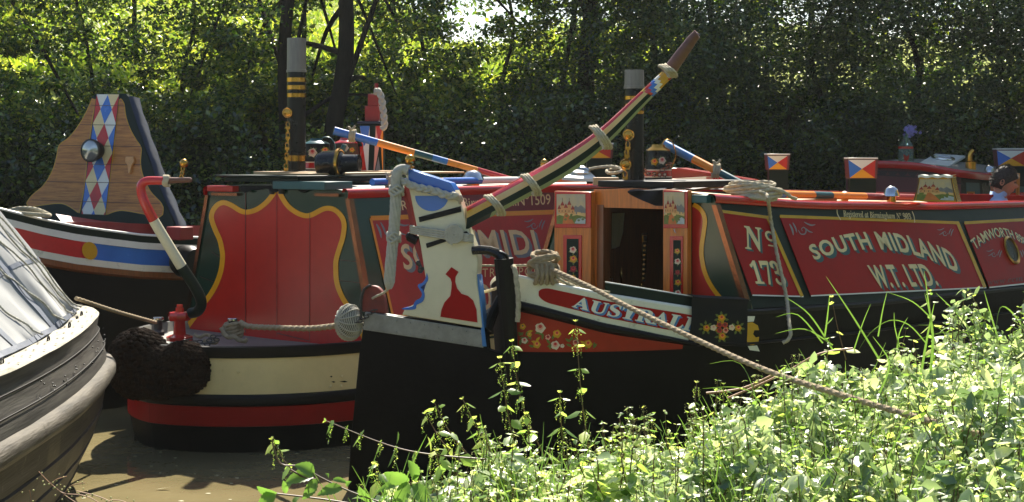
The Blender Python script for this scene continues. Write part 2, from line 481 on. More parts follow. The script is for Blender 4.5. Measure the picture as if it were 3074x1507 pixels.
# ---------------------------------------------------------------- ground and water
BANK = [(-9, 0.5), (-6, 2.0), (-3, 4.2), (-1.9, 6.1), (-1.2, 6.8), (-0.8, 7.1), (0, 7.5), (0.8, 8.1), (1.7, 8.9), (3.4, 10.2), (8, 14), (30, 34)]
def far_edge(x): return 19.3 + 0.32 * x if x < 12 else 23.1 + 1.1 * (x - 12)
def ground_z(x, y):
    e = itp(x, BANK); n = noise.noise(V((x * 0.9, y * 0.9, 0))) * 0.07
    if y < e + 0.9:
        t = max(0, min(1, (e + 0.35 - y) / 1.2)); t = t * t * (3 - 2 * t)
        return -0.7 + (1.22 + n) * t
    f = y - far_edge(x)
    if f < -0.8: return -0.7
    tab = [(-0.8, -0.7), (0.2, 0.35), (1.2, 0.7), (4.6, 2.75), (6.0, 3.05), (12, 3.6), (40, 6.4), (90, 9.0), (300, 12)]
    z = itp(f, tab)
    if f > 6:
        z += max(0, z - 3.05) * itp(x / max(y, 1), [(-.12, .62), (-.07, .45), (-.045, .0), (.0, .0), (.035, .3), (.2, .4)]) * min(1, (f - 6) / 6)
    return z + noise.noise(V((x * 0.5, y * 0.5, 3))) * 0.14
xs = sorted(set(list(np.arange(-14, 14.01, 0.28)) + list(np.arange(-60, -14, 3)) + list(np.arange(15, 60, 3)) + [-120, -90, -75, 75, 90, 120]))
ys = sorted(set(list(np.arange(-2, 16, 0.28)) + list(np.arange(16, 32, 0.4)) + list(np.arange(32, 120, 4)) + [-30, -15, -8, -4, 130, 150]))
gr = MB().grid([[V((x, y, ground_z(x, y))) for x in xs] for y in ys], mf=lambda i, j: 1 if (ys[i] - far_edge(xs[j]) > 6.2) else 0)
go = gr.build("ground", ["earth", "meadow_soil"], sharp=180); tag(go, None, None, kind="structure")
wv = MB().grid([[V((x, y, 0)) for x in (-119, 119)] for y in (-29, 60)])
wo = wv.build("water", "canal_water"); tag(wo, None, None, kind="structure")

# ---------------------------------------------------------------- painting helpers
def rose(mb, hit, x, y, r, m=(0, 1, 2), off=0.006, rot=0.0):
    """A folk-painted rose: a scalloped disc with a darker heart and lighter petal strokes."""
    def disc(cx, cy, rr, off, mi, lob=0.0, n=14):
        mb.add([hit(cx, cy, off)] + [hit(cx + math.cos(a) * rr * (1 + lob * math.cos(5 * a)), cy + math.sin(a) * rr * (1 + lob * math.cos(5 * a)), off) for a in [2 * math.pi * k / n + rot for k in range(n)]],
               [[0, 1 + k, 1 + (k + 1) % n] for k in range(n)], mi)
    disc(x, y, r, off, m[1], 0.13)
    disc(x, y - r * 0.15, r * 0.62, off + 0.0006, m[0])
    disc(x, y - r * 0.30, r * 0.34, off + 0.0012, m[2])
    for k in range(4):
        a = 0.5 + k * 0.72
        px, py = x + math.cos(a) * r * 0.62, y + math.sin(a) * r * 0.55 - r * 0.08
        dab(mb, hit, px, py, r * 0.62, a + math.pi / 2, r * 0.22, m[1], off + 0.0018)

def dab(mb, hit, x, y, l, a, w, mi, off=0.005):
    ca, sa = math.cos(a), math.sin(a); pts = []
    for t, s in ((-.5, 0), (-.2, .8), (.1, 1), (.5, 0), (.1, -1), (-.2, -.8)):
        pts.append(hit(x + ca * t * l - sa * s * w / 2, y + sa * t * l + ca * s * w / 2, off))
    mb.add(pts, [[0, 1, 2, 3, 4, 5]], mi)

def leaf_ring(mb, hit, x, y, r, n, mi, l, off=0.004, a0=0.0):
    for k in range(n):
        a = a0 + 2 * math.pi * k / n
        dab(mb, hit, x + math.cos(a) * r, y + math.sin(a) * r, l, a, l * 0.5, mi, off)

def castle(mb, hit, q, off=0.005):
    """Castle-and-lake picture in the quad q. materials: 0 sky 1 hill 2 sand 3 grass 4 path 5 wall 6 roof 7 line 8 lake"""
    f = bil(*q)
    def S(pts, mi, o=0.0): mb.add([hit(*f(u, v), off + o) for u, v in pts], [list(range(len(pts)))], mi)
    S([(0, .28), (1, .28), (1, 1), (0, 1)], 0)
    S([(.42, .34), (.55, .5), (.66, .62), (.74, .56), (.84, .64), (1, .5), (1, .34)], 1, .0004)
    S([(0, .3), (.3, .42), (.6, .42), (1, .36), (1, .12), (0, .12)], 2, .0008)
    S([(0, 0), (1, 0), (1, .24), (.7, .3), (.4, .22), (.1, .3), (0, .26)], 3, .0012)
    S([(.2, 0), (.62, 0), (.5, .2), (.36, .36), (.28, .36), (.24, .2)], 4, .0016)
    S([(.62, .02), (.98, .0), (1, .16), (.86, .22), (.7, .16)], 8, .002)
    for x0, x1, y0, y1 in ((.04, .14, .36, .5), (.14, .26, .36, .62), (.26, .38, .36, .54), (.38, .5, .36, .64), (.5, .62, .34, .48)):
        S([(x0, y0), (x1, y0), (x1, y1), (x0, y1)], 5, .0024)
        S([(x0 - .015, y1), (x1 + .015, y1), ((x0 + x1) / 2, y1 + .15)], 6, .0028)
        S([(x0 + .04, y0 + .04), (x0 + .06, y0 + .04), (x0 + .06, y0 + .1), (x0 + .04, y0 + .1)], 7, .003)
    for x in (.2, .44): S([(x - .006, .74), (x + .006, .74), (x + .006, .88), (x - .006, .88)], 7, .003)
    rs = random.Random(int(q[0][0]))
    for k in range(9):
        x, y = rs.uniform(.05, .95), rs.uniform(.08, .34)
        S([(x + .05 * math.cos(a), y + .04 * math.sin(a)) for a in (0, 1, 2, 3, 4, 5)], 3, .0032)
    for k in range(5):
        x, y = rs.uniform(.6, .95), rs.uniform(.36, .5)
        S([(x + .03 * math.cos(a), y + .05 * math.sin(a)) for a in (0, 1, 2, 3, 4, 5)], 1, .0034)
CASTLE = ["paint_sky", "paint_hill", "paint_sand", "paint_grass", "paint_path", "paint_wall", "paint_roof", "paint_line", "paint_lake"]
ROSES = ["rose_red", "rose_pink", "rose_dark", "rose_leaf", "rose_white", "gold", "orange"]

def scroll(mb, pl, x, y, s, off, m, flip=1):
    """Acanthus corner scrolls beside the lettering."""
    for pts, w in (([(0, 0), (8, 16), (12, 34)], 5), ([(10, -4), (18, 12), (22, 26)], 4), ([(26, 18), (34, 30), (46, 30), (50, 18), (42, 10), (36, 16), (40, 22)], 3.5), ([(44, -6), (54, 0), (66, 4), (78, 2)], 4), ([(50, 14), (58, 22), (70, 26)], 3.5)):
        q = sm2([(x + flip * a * s, y + b * s) for a, b in pts], 3)
        n = len(q)
        mb.stroke(pl, q, w * s, off, m, ws=[w * s * (0.25 + 0.9 * math.sin(math.pi * min(1, (i + .6) / n))) for i in range(n)])

def cyl_between(mb, a, b, r, n=12, m=0): mb.tube([a, b], r, n, m)

# ================================================================ the butty with the open cabin doors (A)
A = Frame((-0.04, 10.2), 48)
def wA(u): return 1.03 * math.sin(math.pi / 2 * min(1, max(0, u) / 1.6)) ** 0.75
ZGA = [(0, 1.49), (0.2, 1.425), (0.4, 1.365), (0.7, 1.30), (0.95, 1.25), (1.4, 1.21), (3, 1.15), (7, 1.08)]
BND = [(0, 0.15), (0.4, 0.185), (0.95, 0.217), (2, 0.20)]
def zgA(u): return itp(u, ZGA)
def hullA(u, z, off=0.0, side=1):
    k = max(0.0, min(1.0, z / 1.2)); w = wA(u)
    fine = 1 - 0.42 * (1 - k) * max(0, 1 - u / 1.7)
    w *= fine
    dw = (wA(u + .02) - wA(max(0, u - .02))) / (0.04 if u > .02 else .02 + u)
    nx, ny = -dw, 1.0; l = math.hypot(nx, ny)
    return A.pt(u + off * nx / l, side * (w + off * ny / l), z)
UA = [0.0, 0.02, .05, .09, .14, .2, .28, .36, .45, .55, .65, .75, .85, .95, 1.05, 1.15, 1.3, 1.5, 1.75, 2, 2.5, 3, 4, 5, 6, 7, 9, 11]
a_root = thing("narrowboat", "black butty narrowboat with flower-painted stern, open cabin doors and red lettered cabin side", "boat", tuple(A.pt(3, 0, 0)))
hm = MB()
for sd in (1, -1):
    lev = [lambda u: zgA(u), lambda u: zgA(u) - 0.08, lambda u: zgA(u) - itp(u, BND), lambda u: .985, lambda u: .6, lambda u: .25, lambda u: -.4]
    hm.grid([[hullA(u, f(u), 0, sd) for u in UA] for f in lev], mf=lambda i, j: 0)
# inner skin, deck of the stern well and the closing end
hm.grid([[hullA(u, zgA(u), 0, s) - (A.c * (0.05 * s * min(1, u * 4))) for u in UA] for s in (1,)] + [[hullA(u, .45, 0, 1) - A.c * 0.05 * min(1, u * 4) for u in UA]])
hm.grid([[hullA(u, zgA(u), 0, -1) + (A.c * 0.05 * min(1, u * 4)) for u in UA], [hullA(u, .45, 0, -1) + A.c * 0.05 * min(1, u * 4) for u in UA]])
hm.grid([[hullA(u, .45, 0, 1) for u in UA], [hullA(u, .45, 0, -1) for u in UA]])
hm.grid([[A.pt(11, -1.03, 1.08), A.pt(11, 1.03, 1.08)], [A.pt(11, -1.03, -.4), A.pt(11, 1.03, -.4)]])
ahull = hm.build("hull", "hull_black", a_root)
# gunwale capping: white paints in the sunlit top line, black beyond it
for sd in (1, -1):
    for ul, m in (([u for u in UA if u < 1.06], "white"), ([u for u in UA if u > 1.04], "black")):
        g = MB().grid([[hullA(u, zgA(u) + dz, o, sd) for u in ul] for dz, o in ((-.02, .008), (.0, .011), (.007, .009), (.012, .003), (.014, -.008), (.013, -.03), (-.03, -.05))])
        g.build("gunwale", m, a_root, sharp=60)
# stern bands: cream, red, cream
UB = [x / 40 * 1.62 + 0.03 for x in range(41)]
def bandA(name, t0, t1, off, m, us, parent=None):
    mb = MB()
    z = lambda u, t: zgA(u) - itp(u, BND) * t
    mb.grid([[hullA(u, z(u, t0), off - .004) for u in us], [hullA(u, z(u, t0), off) for u in us], [hullA(u, z(u, (t0 + t1) / 2), off) for u in us], [hullA(u, z(u, t1), off) for u in us], [hullA(u, z(u, t1), off - .004) for u in us]])
    return mb.build(name, m, parent or a_root, sharp=60)
def u_of(px, z):
    lo, hi = 0.0, 3.0
    for _ in range(40):
        md = (lo + hi) / 2; p = hullA(md, z)
        if p.x / p.y * F + CX < px: lo = md
        else: hi = md
    return lo
UE = u_of(2234, 1.15); UB = [x / 40 * (UE - .03) + 0.03 for x in range(41)]
strake = bandA("stern_strake", 0.02, 1.0, .012, "white_chip", UB)
u0 = u_of(1616, 1.38); mb = MB()
us = [u0 + .002 + .05 * (k / 12) ** 2 for k in range(12)] + [u0 + .052 + (UE - u0 - .052) * k / 40 for k in range(41)]
z = lambda u, t: zgA(u) - itp(u, BND) * t
def tband(u):
    q = min(1, max(0, (u - u0) / 0.052)); r = math.sqrt(max(0, 1 - (1 - q) ** 2)); return .5 - .30 * max(r, .02), .5 + .30 * max(r, .02)
mb.grid([[hullA(u, z(u, tband(u)[0]), .015) for u in us], [hullA(u, z(u, tband(u)[1]), .015) for u in us]])
mb.build("name_panel", "red_deep", strake)
mb = MB()
vs, fs = text_geo(serif("AUSTRALIA"), 1.02, 0.012)
ua, ub = u_of(1729, 1.3), u_of(2134, 1.25)
def name_pts(du, dt, off):
    out = []
    for a, b in vs:
        p0 = hullA(0, 1); px = 1729 + (2134 - 1729) * a - 14 * (1 - b) + du
        u = u_of(px, 1.25)
        out.append(hullA(u, z(u, 0.72 - 0.46 * b + dt), off))
    return out
mb.add(name_pts(6, .05, .0175), fs, 1); mb.add(name_pts(3, .025, .018), fs, 1); mb.add(name_pts(0, 0, .0195), fs, 0)
mb.build("lettering", ["white", "shade_blue"], strake)
# black rubbing wale under the strake
wz = [(0, .075), (.5, .065), (1.0, .03), (1.5, .02)]
mb = MB().grid([[hullA(u, z(u, 1.0) - itp(u, wz) * t, .004 + o) for u in UB + [1.8, 2.2, 3, 4, 5.5, 7, 9, 11]] for t, o in ((0, 0), (.08, .022), (.35, .032), (.7, .028), (1, 0))])
mb.build("rubbing_wale", "black", a_root)
# rose-painted panel below the wale
mb = MB(); us = [x / 30 * 0.86 + 0.015 for x in range(31)]
zt = lambda u: max(.989, z(u, 1) - itp(u, wz) * .98)
mb.grid([[hullA(u, zt(u), .006) for u in us], [hullA(u, .987 - .003 * (1 - abs(u - .4)), .006) for u in us]])
fp = mb.build("flower_panel", "orange_red", a_root)
def hitA(px, py, off):
    zz = 1.05
    for _ in range(4):
        u = u_of(px, zz); p = hullA(u, zz); zz = H - (py - CY) / F * p.y
    return hullA(u, zz, off)
mb = MB(); rs = random.Random(3)
for k in range(46):
    x = rs.uniform(1560, 1790); y = 975 + (x - 1560) * 0.22 + rs.uniform(0, 62 - (x - 1560) * .1)
    if y > 1048 or y < 968 + (x - 1560) * .3: continue
    dab(mb, hitA, x, y, 20, rs.uniform(0, 6.28), 8, rs.choice((3, 3, 3, 5)), .008)
for x, y, r, c in ((1622, 984, 15, (1, 4, 0)), (1672, 1002, 12, (6, 5, 0)), (1575, 1022, 9, (1, 4, 0)), (1612, 1034, 11, (6, 5, 0)), (1667, 1036, 13, (1, 4, 0)), (1765, 1032, 12, (6, 5, 0)), (1570, 980, 9, (6, 5, 3)), (1688, 1038, 6, (4, 4, 1)), (1645, 1012, 8, (0, 1, 2)), (1728, 1028, 9, (0, 1, 2)), (1590, 1004, 7, (5, 5, 6))):
    rose(mb, hitA, x, y, r, c, .009)
mb.build("painted_roses", ROSES, fp)
# green coaming above the gunwale
mb = MB(); us = [.42 + x / 20 * 1.0 for x in range(21)]
mb.grid([[hullA(u, zgA(u) + h, o) for u in us] for h, o in ((-.01, -.02), (.075, -.022), (.08, -.05), (-.01, -.055))])
mb.build("coaming", "green_dark", a_root)
mb = MB().grid([[hullA(u, zgA(u) + h, o) for u in us[:15]] for h, o in ((.081, -.018), (.088, -.02), (.088, -.055), (.081, -.057))])
mb.build("coaming_sunlit_edge", "white", a_root)  # white strip paints in the sunlit top edge of the coaming
# ---- cabin
UC0, UC1 = 1.4, 6.4
VB, VT = 0.97, 0.70
def zrA(u): return itp(u, [(1.4, 2.0), (2.6, 1.925), (4.7, 1.865), (7, 1.84)])
def zbA(u): return itp(u, [(1.4, 1.27), (3.8, 1.17), (7, 1.1)])
ASIDE = Pl(A.pt(1.4, VB, 1.27), A.pt(5, VB, 1.27), A.pt(1.4, VT, 2.0))
ABULK = Pl(A.pt(1.4, -1, 1.2), A.pt(1.4, 1, 1.2), A.pt(1.4, 0, 2.0))
us = [1.4, 1.7, 2, 2.4, 2.8, 3.3, 3.8, 4.3, 4.8, 5.3, 6, 7, 9, 10.8]
UROOF = us[:9]
def vtop(u): return VB - (VB - VT) * (zrA(u) - 1.27) / .73
mb = MB()
mb.grid([[A.pt(u, VB + (1.27 - zbA(u)) * .34, zbA(u) - .04) for u in us], [A.pt(u, vtop(u), zrA(u)) for u in us]])
mb.grid([[A.pt(u, -VB, zbA(u) - .04) for u in us], [A.pt(u, -vtop(u), zrA(u)) for u in us]])
cab = mb.build("cabin_side", "green_dark", a_root)
mb = MB()
RC = [-1, -.8, -.5, -.2, 0, .2, .5, .8, 1]
mb.grid([[A.pt(u, vtop(u) * k, zrA(u) + .055 * (1 - k * k)) for k in RC] for u in UROOF])
mb.grid([[A.pt(u, vtop(u) * k, zrA(u) + .055 * (1 - k * k) - .03) for k in RC] for u in UROOF])
roofA = mb.build("roof", "roof_tan", a_root)
# side deck between hull and cabin
mb = MB().grid([[hullA(u, zgA(u) + .005, -.02) for u in us], [A.pt(u, VB - .1, zgA(u) + .03) for u in us]])
mb.build("side_deck", "green_dark", a_root)
# red handrail along the roof edge
for sd in (1, -1):
    mb = MB().grid([[A.pt(u, sd * (vtop(u) + o), zrA(u) + h) for u in [1.38] + us[1:]] for o, h in ((.022, -.045), (.03, -.042), (.034, -.028), (.034, -.012), (.030, .002), (.022, .012), (.010, .0175), (-.005, .0195), (-.03, .0195), (-.04, -.01))])
    mb.build("roof_rail", "red", a_root, sharp=60)
# end bulkhead with the doorway
def bp(v, zz, u=1.4): return A.pt(u, v, zz)
mb = MB()
zf = lambda v: 2.0 + .05 * (1 - (v / .7) ** 2)
tv = lambda zz: VB - (VB - VT) * (zz - 1.27) / .73
DV0, DV1, DZT = -.37, .31, 1.90
for pts in ([bp(-VB - .05, 1.16), bp(DV0, 1.16), bp(DV0, zf(DV0)), bp(-VT, 2.0)], [bp(DV1, 1.16), bp(VB + .05, 1.16), bp(VT, 2.0), bp(DV1, zf(DV1))]):
    mb = MB().prism(pts, A.d * .05)
    bulkA = mb.build("bulkhead", "green", a_root)
mb = MB(); mb.prism([bp(DV0, DZT, 1.385), bp(DV1, DZT, 1.385), bp(DV1, zf(DV1) - .002, 1.385), bp(0, zf(0) - .002, 1.385), bp(DV0, zf(DV0) - .002, 1.385)], A.d * .06)
mb.build("lintel", "oak", bulkA, bev=.003)
for v0, v1, m in ((DV0 - .012, DV0 + .035, "oak"), (DV0 + .036, DV0 + .10, "brown_wood"), (DV1 - .03, DV1 + .02, "brown_wood")):
    MB().fbox(A, 1.375, 1.46, v0, v1, 1.15, DZT + .02).build("door_jamb", m, bulkA, bev=.004)
# inside of the cabin: panelled lining, floor, dim fittings
mb = MB()
mb.grid([[bp(-.66, .5, 1.46), bp(-.66, .5, 3.2)], [bp(-.64, 1.95, 1.46), bp(-.64, 1.95, 3.2)]])
mb.grid([[bp(.66, .5, 1.46), bp(.66, .5, 3.2)], [bp(.64, 1.95, 1.46), bp(.64, 1.95, 3.2)]])
mb.grid([[bp(-.66, .5, 3.2), bp(.66, .5, 3.2)], [bp(-.64, 1.95, 3.2), bp(.64, 1.95, 3.2)]])
mb.grid([[bp(-.66, .9, 1.46), bp(.66, .9, 1.46)], [bp(-.66, .9, 3.2), bp(.66, .9, 3.2)]])
mb.build("cabin_lining", "brown_wood", a_root)
IN = Pl(bp(-1, 1, 1.95), bp(1, 1, 1.95), bp(0, 2, 1.95))
mb = MB(); mb.prism([IN.hit(*p) for p in ((1838, 640), (1863, 640), (1858, 700), (1848, 740), (1832, 748))], -IN.n * .05)
mb.build("lace_curtain", "cream", a_root)
th = thing("horse_brass_strap", "strap of small gold horse brasses hanging in the dark cabin doorway", "horse brasses", tuple(IN.hit(1932, 830)))
mb = MB(); mb.prism([IN.hit(x, y, .006) for x, y in ((1927, 700), (1943, 700), (1936, 845), (1928, 845))], -IN.n * .005); mb.build("strap", "black_cloth", th)
mb = MB()
mb.tube([IN.hit(x, y, .015) for x, y in ((1930, 706), (1944, 706), (1943, 726), (1930, 726), (1930, 706))], .004, 6)
for k in range(8):
    c = IN.hit(1936 - k * .6, 738 + k * 14, .014); s = .011
    mb.prism([c + A.c * (s * a) + V((0, 0, s * b)) for a, b in ((0, -1.1), (.9, .1), (.9, .7), (.4, .95), (0, .6), (-.4, .95), (-.9, .7), (-.9, .1))], -IN.n * .006)
    mb.ball(c + IN.n * .004, .0105, 8, sc=(1, .7, 1))
mb.build("brass", "brass", th)
for px, py, hh, lab in ((1865, 864, .16, "slim brass oil lamp glinting in the dark cabin doorway"), (1926, 866, .05, "small brass cup glowing low in the cabin doorway beneath the strap"), (1828, 835, .07, "little copper knob glinting beside the door jamb")):
    t = thing("brass_ornament", lab, "ornament", tuple(IN.hit(px, py, .12)))
    MB().lathe(IN.hit(px, py, .12), [(0, 0), (.018, 0), (.02, .01), (.007, .02), (.006, hh * .5), (.014, hh * .6), (.013, hh * .7), (.005, hh * .8), (.007, hh * .95), (0, hh)], 12).build("body", "brass", t)
    MB().lathe(IN.hit(px, py, .12), [(.0, -.5), (.03, -.5), (.03, -.0), (0, 0)], 10).build("stand", "brown_wood", t)
# painted doors folded back against the bulkhead
def door(pl_u, x0, x1, y0t, y1t, y0b, y1b, cq, pq, iq, roses):
    D = Pl(bp(-1, 1.2, pl_u), bp(1, 1.2, pl_u), bp(0, 2, pl_u))
    t = MB().prism([D.hit(*p) for p in ((x0, y0t), (x1, y1t), (x1, y1b), (x0, y0b))], A.d * .05).build("door", "oak", a_root, bev=.004)
    # castle board in a red frame
    MB().sheet(D, ((x0 + 1, y0t + 2), (x1 - 1, y1t + 2), (x1 - 1, cq[2][1] + 12), (x0 + 1, cq[3][1] + 12)), .010, .012).build("castle_frame", "red", t, bev=.003)
    mb = MB(); castle(mb, D.hit, cq, .014); mb.build("castle_picture", CASTLE, t)
    mb = MB(); mb.sheet(D, pq, .008, .010); mb.build("panel_frame", "red", t, bev=.003)
    mb = MB(); mb.sheet(D, iq, .011, .004); mb.build("panel", "green_dark", t)
    mb = MB()
    for x, y, r, c in roses:
        leaf_ring(mb, D.hit, x, y + r * .2, r * 1.0, 5, 3, r * .95, .0135, .3)
        rose(mb, D.hit, x, y, r, c, .0145)
    mb.build("painted_roses", ROSES, t)
    return t
PK, YE, RD = (1, 4, 0), (6, 5, 0), (0, 2, 2)
door(1.325, 1664, 1774, 573, 576, 862, 876, ((1671, 583), (1757, 583), (1758, 672), (1671, 672)), ((1690, 706), (1745, 706), (1745, 858), (1690, 850)), ((1701, 717), (1736, 717), (1736, 852), (1701, 846)),
     [(1720, 750, 10, PK), (1721, 778, 11, YE), (1721, 808, 10, RD), (1720, 834, 9, YE)])
rd = door(1.32, 1990, 2064, 569, 572, 905, 910, ((1993, 577), (2054, 577), (2055, 673), (1993, 673)), ((2010, 709), (2049, 709), (2049, 903), (2010, 899)), ((2021, 721), (2043, 721), (2043, 899), (2021, 897)),
     [(2033, 754, 8, YE), (2034, 785, 9, PK), (2034, 818, 8, RD), (2035, 848, 9, YE), (2035, 880, 9, PK)])
MB().tube([bp(.42, 1.75, 1.31), bp(.44, 1.765, 1.29), bp(.45, 1.74, 1.29)], .004, 6).build("hook", "steel", rd)
# scrollwork on the right of the bulkhead
cur = sm2([(2081, 614), (2098, 624), (2111, 641), (2116, 664), (2112, 700), (2106, 741), (2107, 776), (2117, 821), (2138, 863), (2176, 912)], 5)
MB().sheet(ABULK, [(2078, 614)] + cur + [(2078, 914)], .003, .004).build("scroll_panel", "red", bulkA)
MB().stroke(ABULK, cur, 13, .005).build("scroll_border", "yellow", bulkA)
# copper angle on both rear corners, small green block at the top corner
for sd, lab in ((1, None), (-1, None)):
    mb = MB(); e = []
    for k in range(9):
        zz = 1.24 + .70 * k / 8; v = tv(zz)
        e.append((A.pt(1.385, sd * (v - .03), zz), A.pt(1.385, sd * (v + .01), zz), A.pt(1.44, sd * (v + .01), zz)))
    mb.grid([[r[0] for r in e], [r[1] for r in e], [r[2] for r in e]])
    mb.build("copper_edging", "copper", a_root)
MB().box(ABULK.hit(2106, 597, .02), A.c * .065, A.d * .03, V((0, 0, .028))).build("corner_block", "teal", bulkA, bev=.004)
# side panels: gold lines, red grounds, lettering
P1 = ((2166, 634), (2309, 653), (2412, 890), (2259, 886))
P2 = ((2341, 649), (2879, 669), (2961, 863), (2435, 888))
P3 = ((2895, 669), (3120, 657), (3190, 840), (2970, 863))
for q in (P1, P2, P3): MB().sheet(ASIDE, q, .003, .004).build("side_panel", "red_deep", cab)
mb = MB()
for q in (P1, P2, P3):
    mb.stroke(ASIDE, [q[0], q[1]], 9, .006)
    if q is not P3: mb.stroke(ASIDE, [(q[1][0] - 4, q[1][1]), (q[2][0] - 4, q[2][1])], 10, .0065)
mb.build("gold_lining", "gold", cab)
mb = MB()
for q in (P1, P2, P3): mb.stroke(ASIDE, [q[3], q[2]], 4, .006)
mb.build("white_lining", "white", cab)
LM = ["letter_cream", "teal", "maroon_line"]
def shaded(pl, body, q, arch=0, sp=1.0, bold=.01, k=1.0, mats=(0, 1), off=.004, mbb=None, par=None, ms=LM):
    mm = mbb if mbb is not None else MB()
    for i in (3, 2, 1): lettering(mm, pl, body, q, off + .0004 * (4 - i), mats[1], arch, sp, bold, dx=3.2 * i * k, dy=3.0 * i * k)
    lettering(mm, pl, body, q, off + .003, mats[0], arch, sp, bold)
    if mbb is None: mm.build("lettering", ms, par)
mb = MB()
shaded(ASIDE, script("N"), ((2222, 676), (2284, 684), (2304, 758), (2238, 748)), k=.7, mbb=mb)
shaded(ASIDE, "o", ((2292, 692), (2320, 694), (2330, 726), (2302, 724)), k=.6, mbb=mb)
mb.stroke(ASIDE, [(2306, 736), (2332, 740)], 4, .007, 0)
mb.build("lettering", LM, cab)
shaded(ASIDE, serif("173"), ((2246, 781), (2332, 783), (2366, 858), (2266, 852)), k=.7, par=cab)
shaded(ASIDE, "SOUTH MIDLAND", ((2424, 738), (2858, 756), (2884, 824), (2446, 782)), arch=52, sp=1.12, bold=.028, par=cab)
shaded(ASIDE, "W.T. LTD.", ((2602, 796), (2790, 792), (2820, 858), (2634, 866)), sp=1.1, bold=.026, par=cab)
shaded(ASIDE, "TAMWORTH 8985", ((2912, 722), (3086, 724), (3094, 752), (2928, 750)), arch=40, k=.35, bold=.01, par=cab)
mb = MB(); lettering(mb, ASIDE, script("www.ccmile"), ((2962, 838), (3096, 822), (3101, 840), (2966, 856)), .006, 2); mb.build("lettering", LM, cab)
mb = MB(); lettering(mb, ASIDE, script("Registered at Birmingham Nº 903"), ((2528, 630), (2732, 640), (2738, 664), (2534, 656)), .006, 0)
mb.stroke(ASIDE, sm2([(2513, 626), (2514, 642), (2524, 660)], 4), 2.5, .006, 0)
mb.stroke(ASIDE, sm2([(2738, 634), (2744, 650), (2746, 668)], 4), 2.5, .006, 0)
mb.build("lettering", LM, cab)
for x, y, k, fl in ((2370, 672, 1.0, 1), (2862, 688, .62, -1), (3008, 752, .6, -1), (3062, 752, .6, 1)):
    mb = MB(); scroll(mb, ASIDE, x, y, k, .006, 0, fl); mb.build("scrollwork", "letter_grey", cab)
# porthole
ph = ASIDE.hit(3035, 752, .004)
ring = []
ux = A.d; uy = (A.pt(1.4, VT, 2.0) - A.pt(1.4, VB, 1.27)).normalized()
mb = MB(); n = 28
for rr, of in ((.135, .0), (.135, .014), (.118, .02), (.105, .012), (.105, -.004)):
    ring.append([ph + (ux * math.cos(2 * math.pi * k / n) + uy * math.sin(2 * math.pi * k / n)) * rr + ASIDE.n * of for k in range(n)])
mb.grid(ring, closed=True); po = mb.build("porthole", "brass", a_root)
MB().add([ph + (ux * math.cos(2 * math.pi * k / n) + uy * math.sin(2 * math.pi * k / n)) * .107 + ASIDE.n * .006 for k in range(n)], [list(range(n))]).build("pane", "gloss_black", po)
# rope slung under the side panels is kept off; black canvas flap with roses over the gunwale
us2 = [u_of(2069, 1.2) + (u_of(2236, 1.2) - u_of(2069, 1.2)) * k / 12 for k in range(13)]
mb = MB(); rows = []
for t in range(9):
    row = []
    for k, u in enumerate(us2):
        zz = zgA(u) + .085 - .325 * t / 8
        row.append(hullA(u, zz, .030 + .006 * math.sin(k * .9 + t * .5) + (.02 if t == 0 else 0)))
    rows.append(row)
rows.insert(0, [hullA(u, zgA(u) + .095, -.06) for u in us2])
mb.grid(rows); flap = mb.build("canvas_flap", "black_cloth", None)
tag(flap, "black canvas flap painted with a cross of roses hanging over the gunwale", "canvas flap")
mb = MB()
def hitF(px, py, off):
    zz = 1.1
    for _ in range(4):
        u = u_of(px, zz); p = hullA(u, zz, .04); zz = H - (py - CY) / F * p.y
    return hullA(u, zz, off + .036)
for x, y, n_ in ((2156, 956, 7), (2110, 984, 7), (2204, 984, 7), (2157, 1008, 7), (2156, 982, 8)):
    leaf_ring(mb, hitF, x, y, 15, n_, 3 if n_ == 7 else 5, 15, .001, .2)
for x, y, r, c in ((2156, 955, 11, YE), (2112, 985, 10, (6, 5, 0)), (2132, 984, 9, (4, 4, 1)), (2186, 983, 9, (4, 4, 1)), (2205, 985, 10, (6, 5, 0)), (2158, 1010, 11, YE), (2150, 976, 8, (2, 0, 2)), (2166, 976, 8, (2, 0, 2)), (2150, 992, 8, (2, 0, 2)), (2168, 992, 8, (0, 1, 2))):
    rose(mb, hitF, x, y, r, c, .003)
mb.build("painted_roses", ROSES, flap)
# yellow and white mark behind the flap
mb = MB(); q = lambda pts: [hitF(x, y, -.022) for x, y in pts]
mb.add(q([(2236, 950), (2262, 950), (2258, 966), (2236, 968)]), [[0, 1, 2, 3]], 1)
mb.add(q([(2236, 970), (2254, 968), (2270, 978), (2274, 992), (2260, 992), (2256, 1004), (2264, 1014), (2274, 1012), (2272, 1028), (2256, 1038), (2242, 1036), (2236, 1020)]), [list(range(12))], 0)
mb.add(q([(2240, 1040), (2268, 1038), (2276, 1056), (2246, 1052)]), [[0, 1, 2, 3]], 1)
mb.build("hull_mark", ["gold", "white"], a_root)
# roof furniture of the hatch
mb = MB().fbox(A, 1.42, 2.5, -.36, .34, 2.052, 2.10); mb.build("slide_hatch", "black", a_root, bev=.006)
mb = MB(); rows = [[A.pt(1.62, -.06 + .38 * k / 14, 2.108) for k in range(15)]]
for t in range(9):
    row = []
    for k in range(15):
        f = k / 14; x = 1884 + 106 * f; yb = 578 + 40 * min(1, (f * 1.25) ** .8); y0_ = 574 - 4 * f
        row.append(ABULK.hit(x, y0_ + (yb - y0_) * t / 8, .05 + .014 * math.sin(f * 9 + t * .35)))
    rows.append(row)
mb.grid(rows); cl = mb.build("black_sheet", "black_cloth"); tag(cl, "dark blue-black sheet draped over the lintel of the open cabin doors", "sheet")

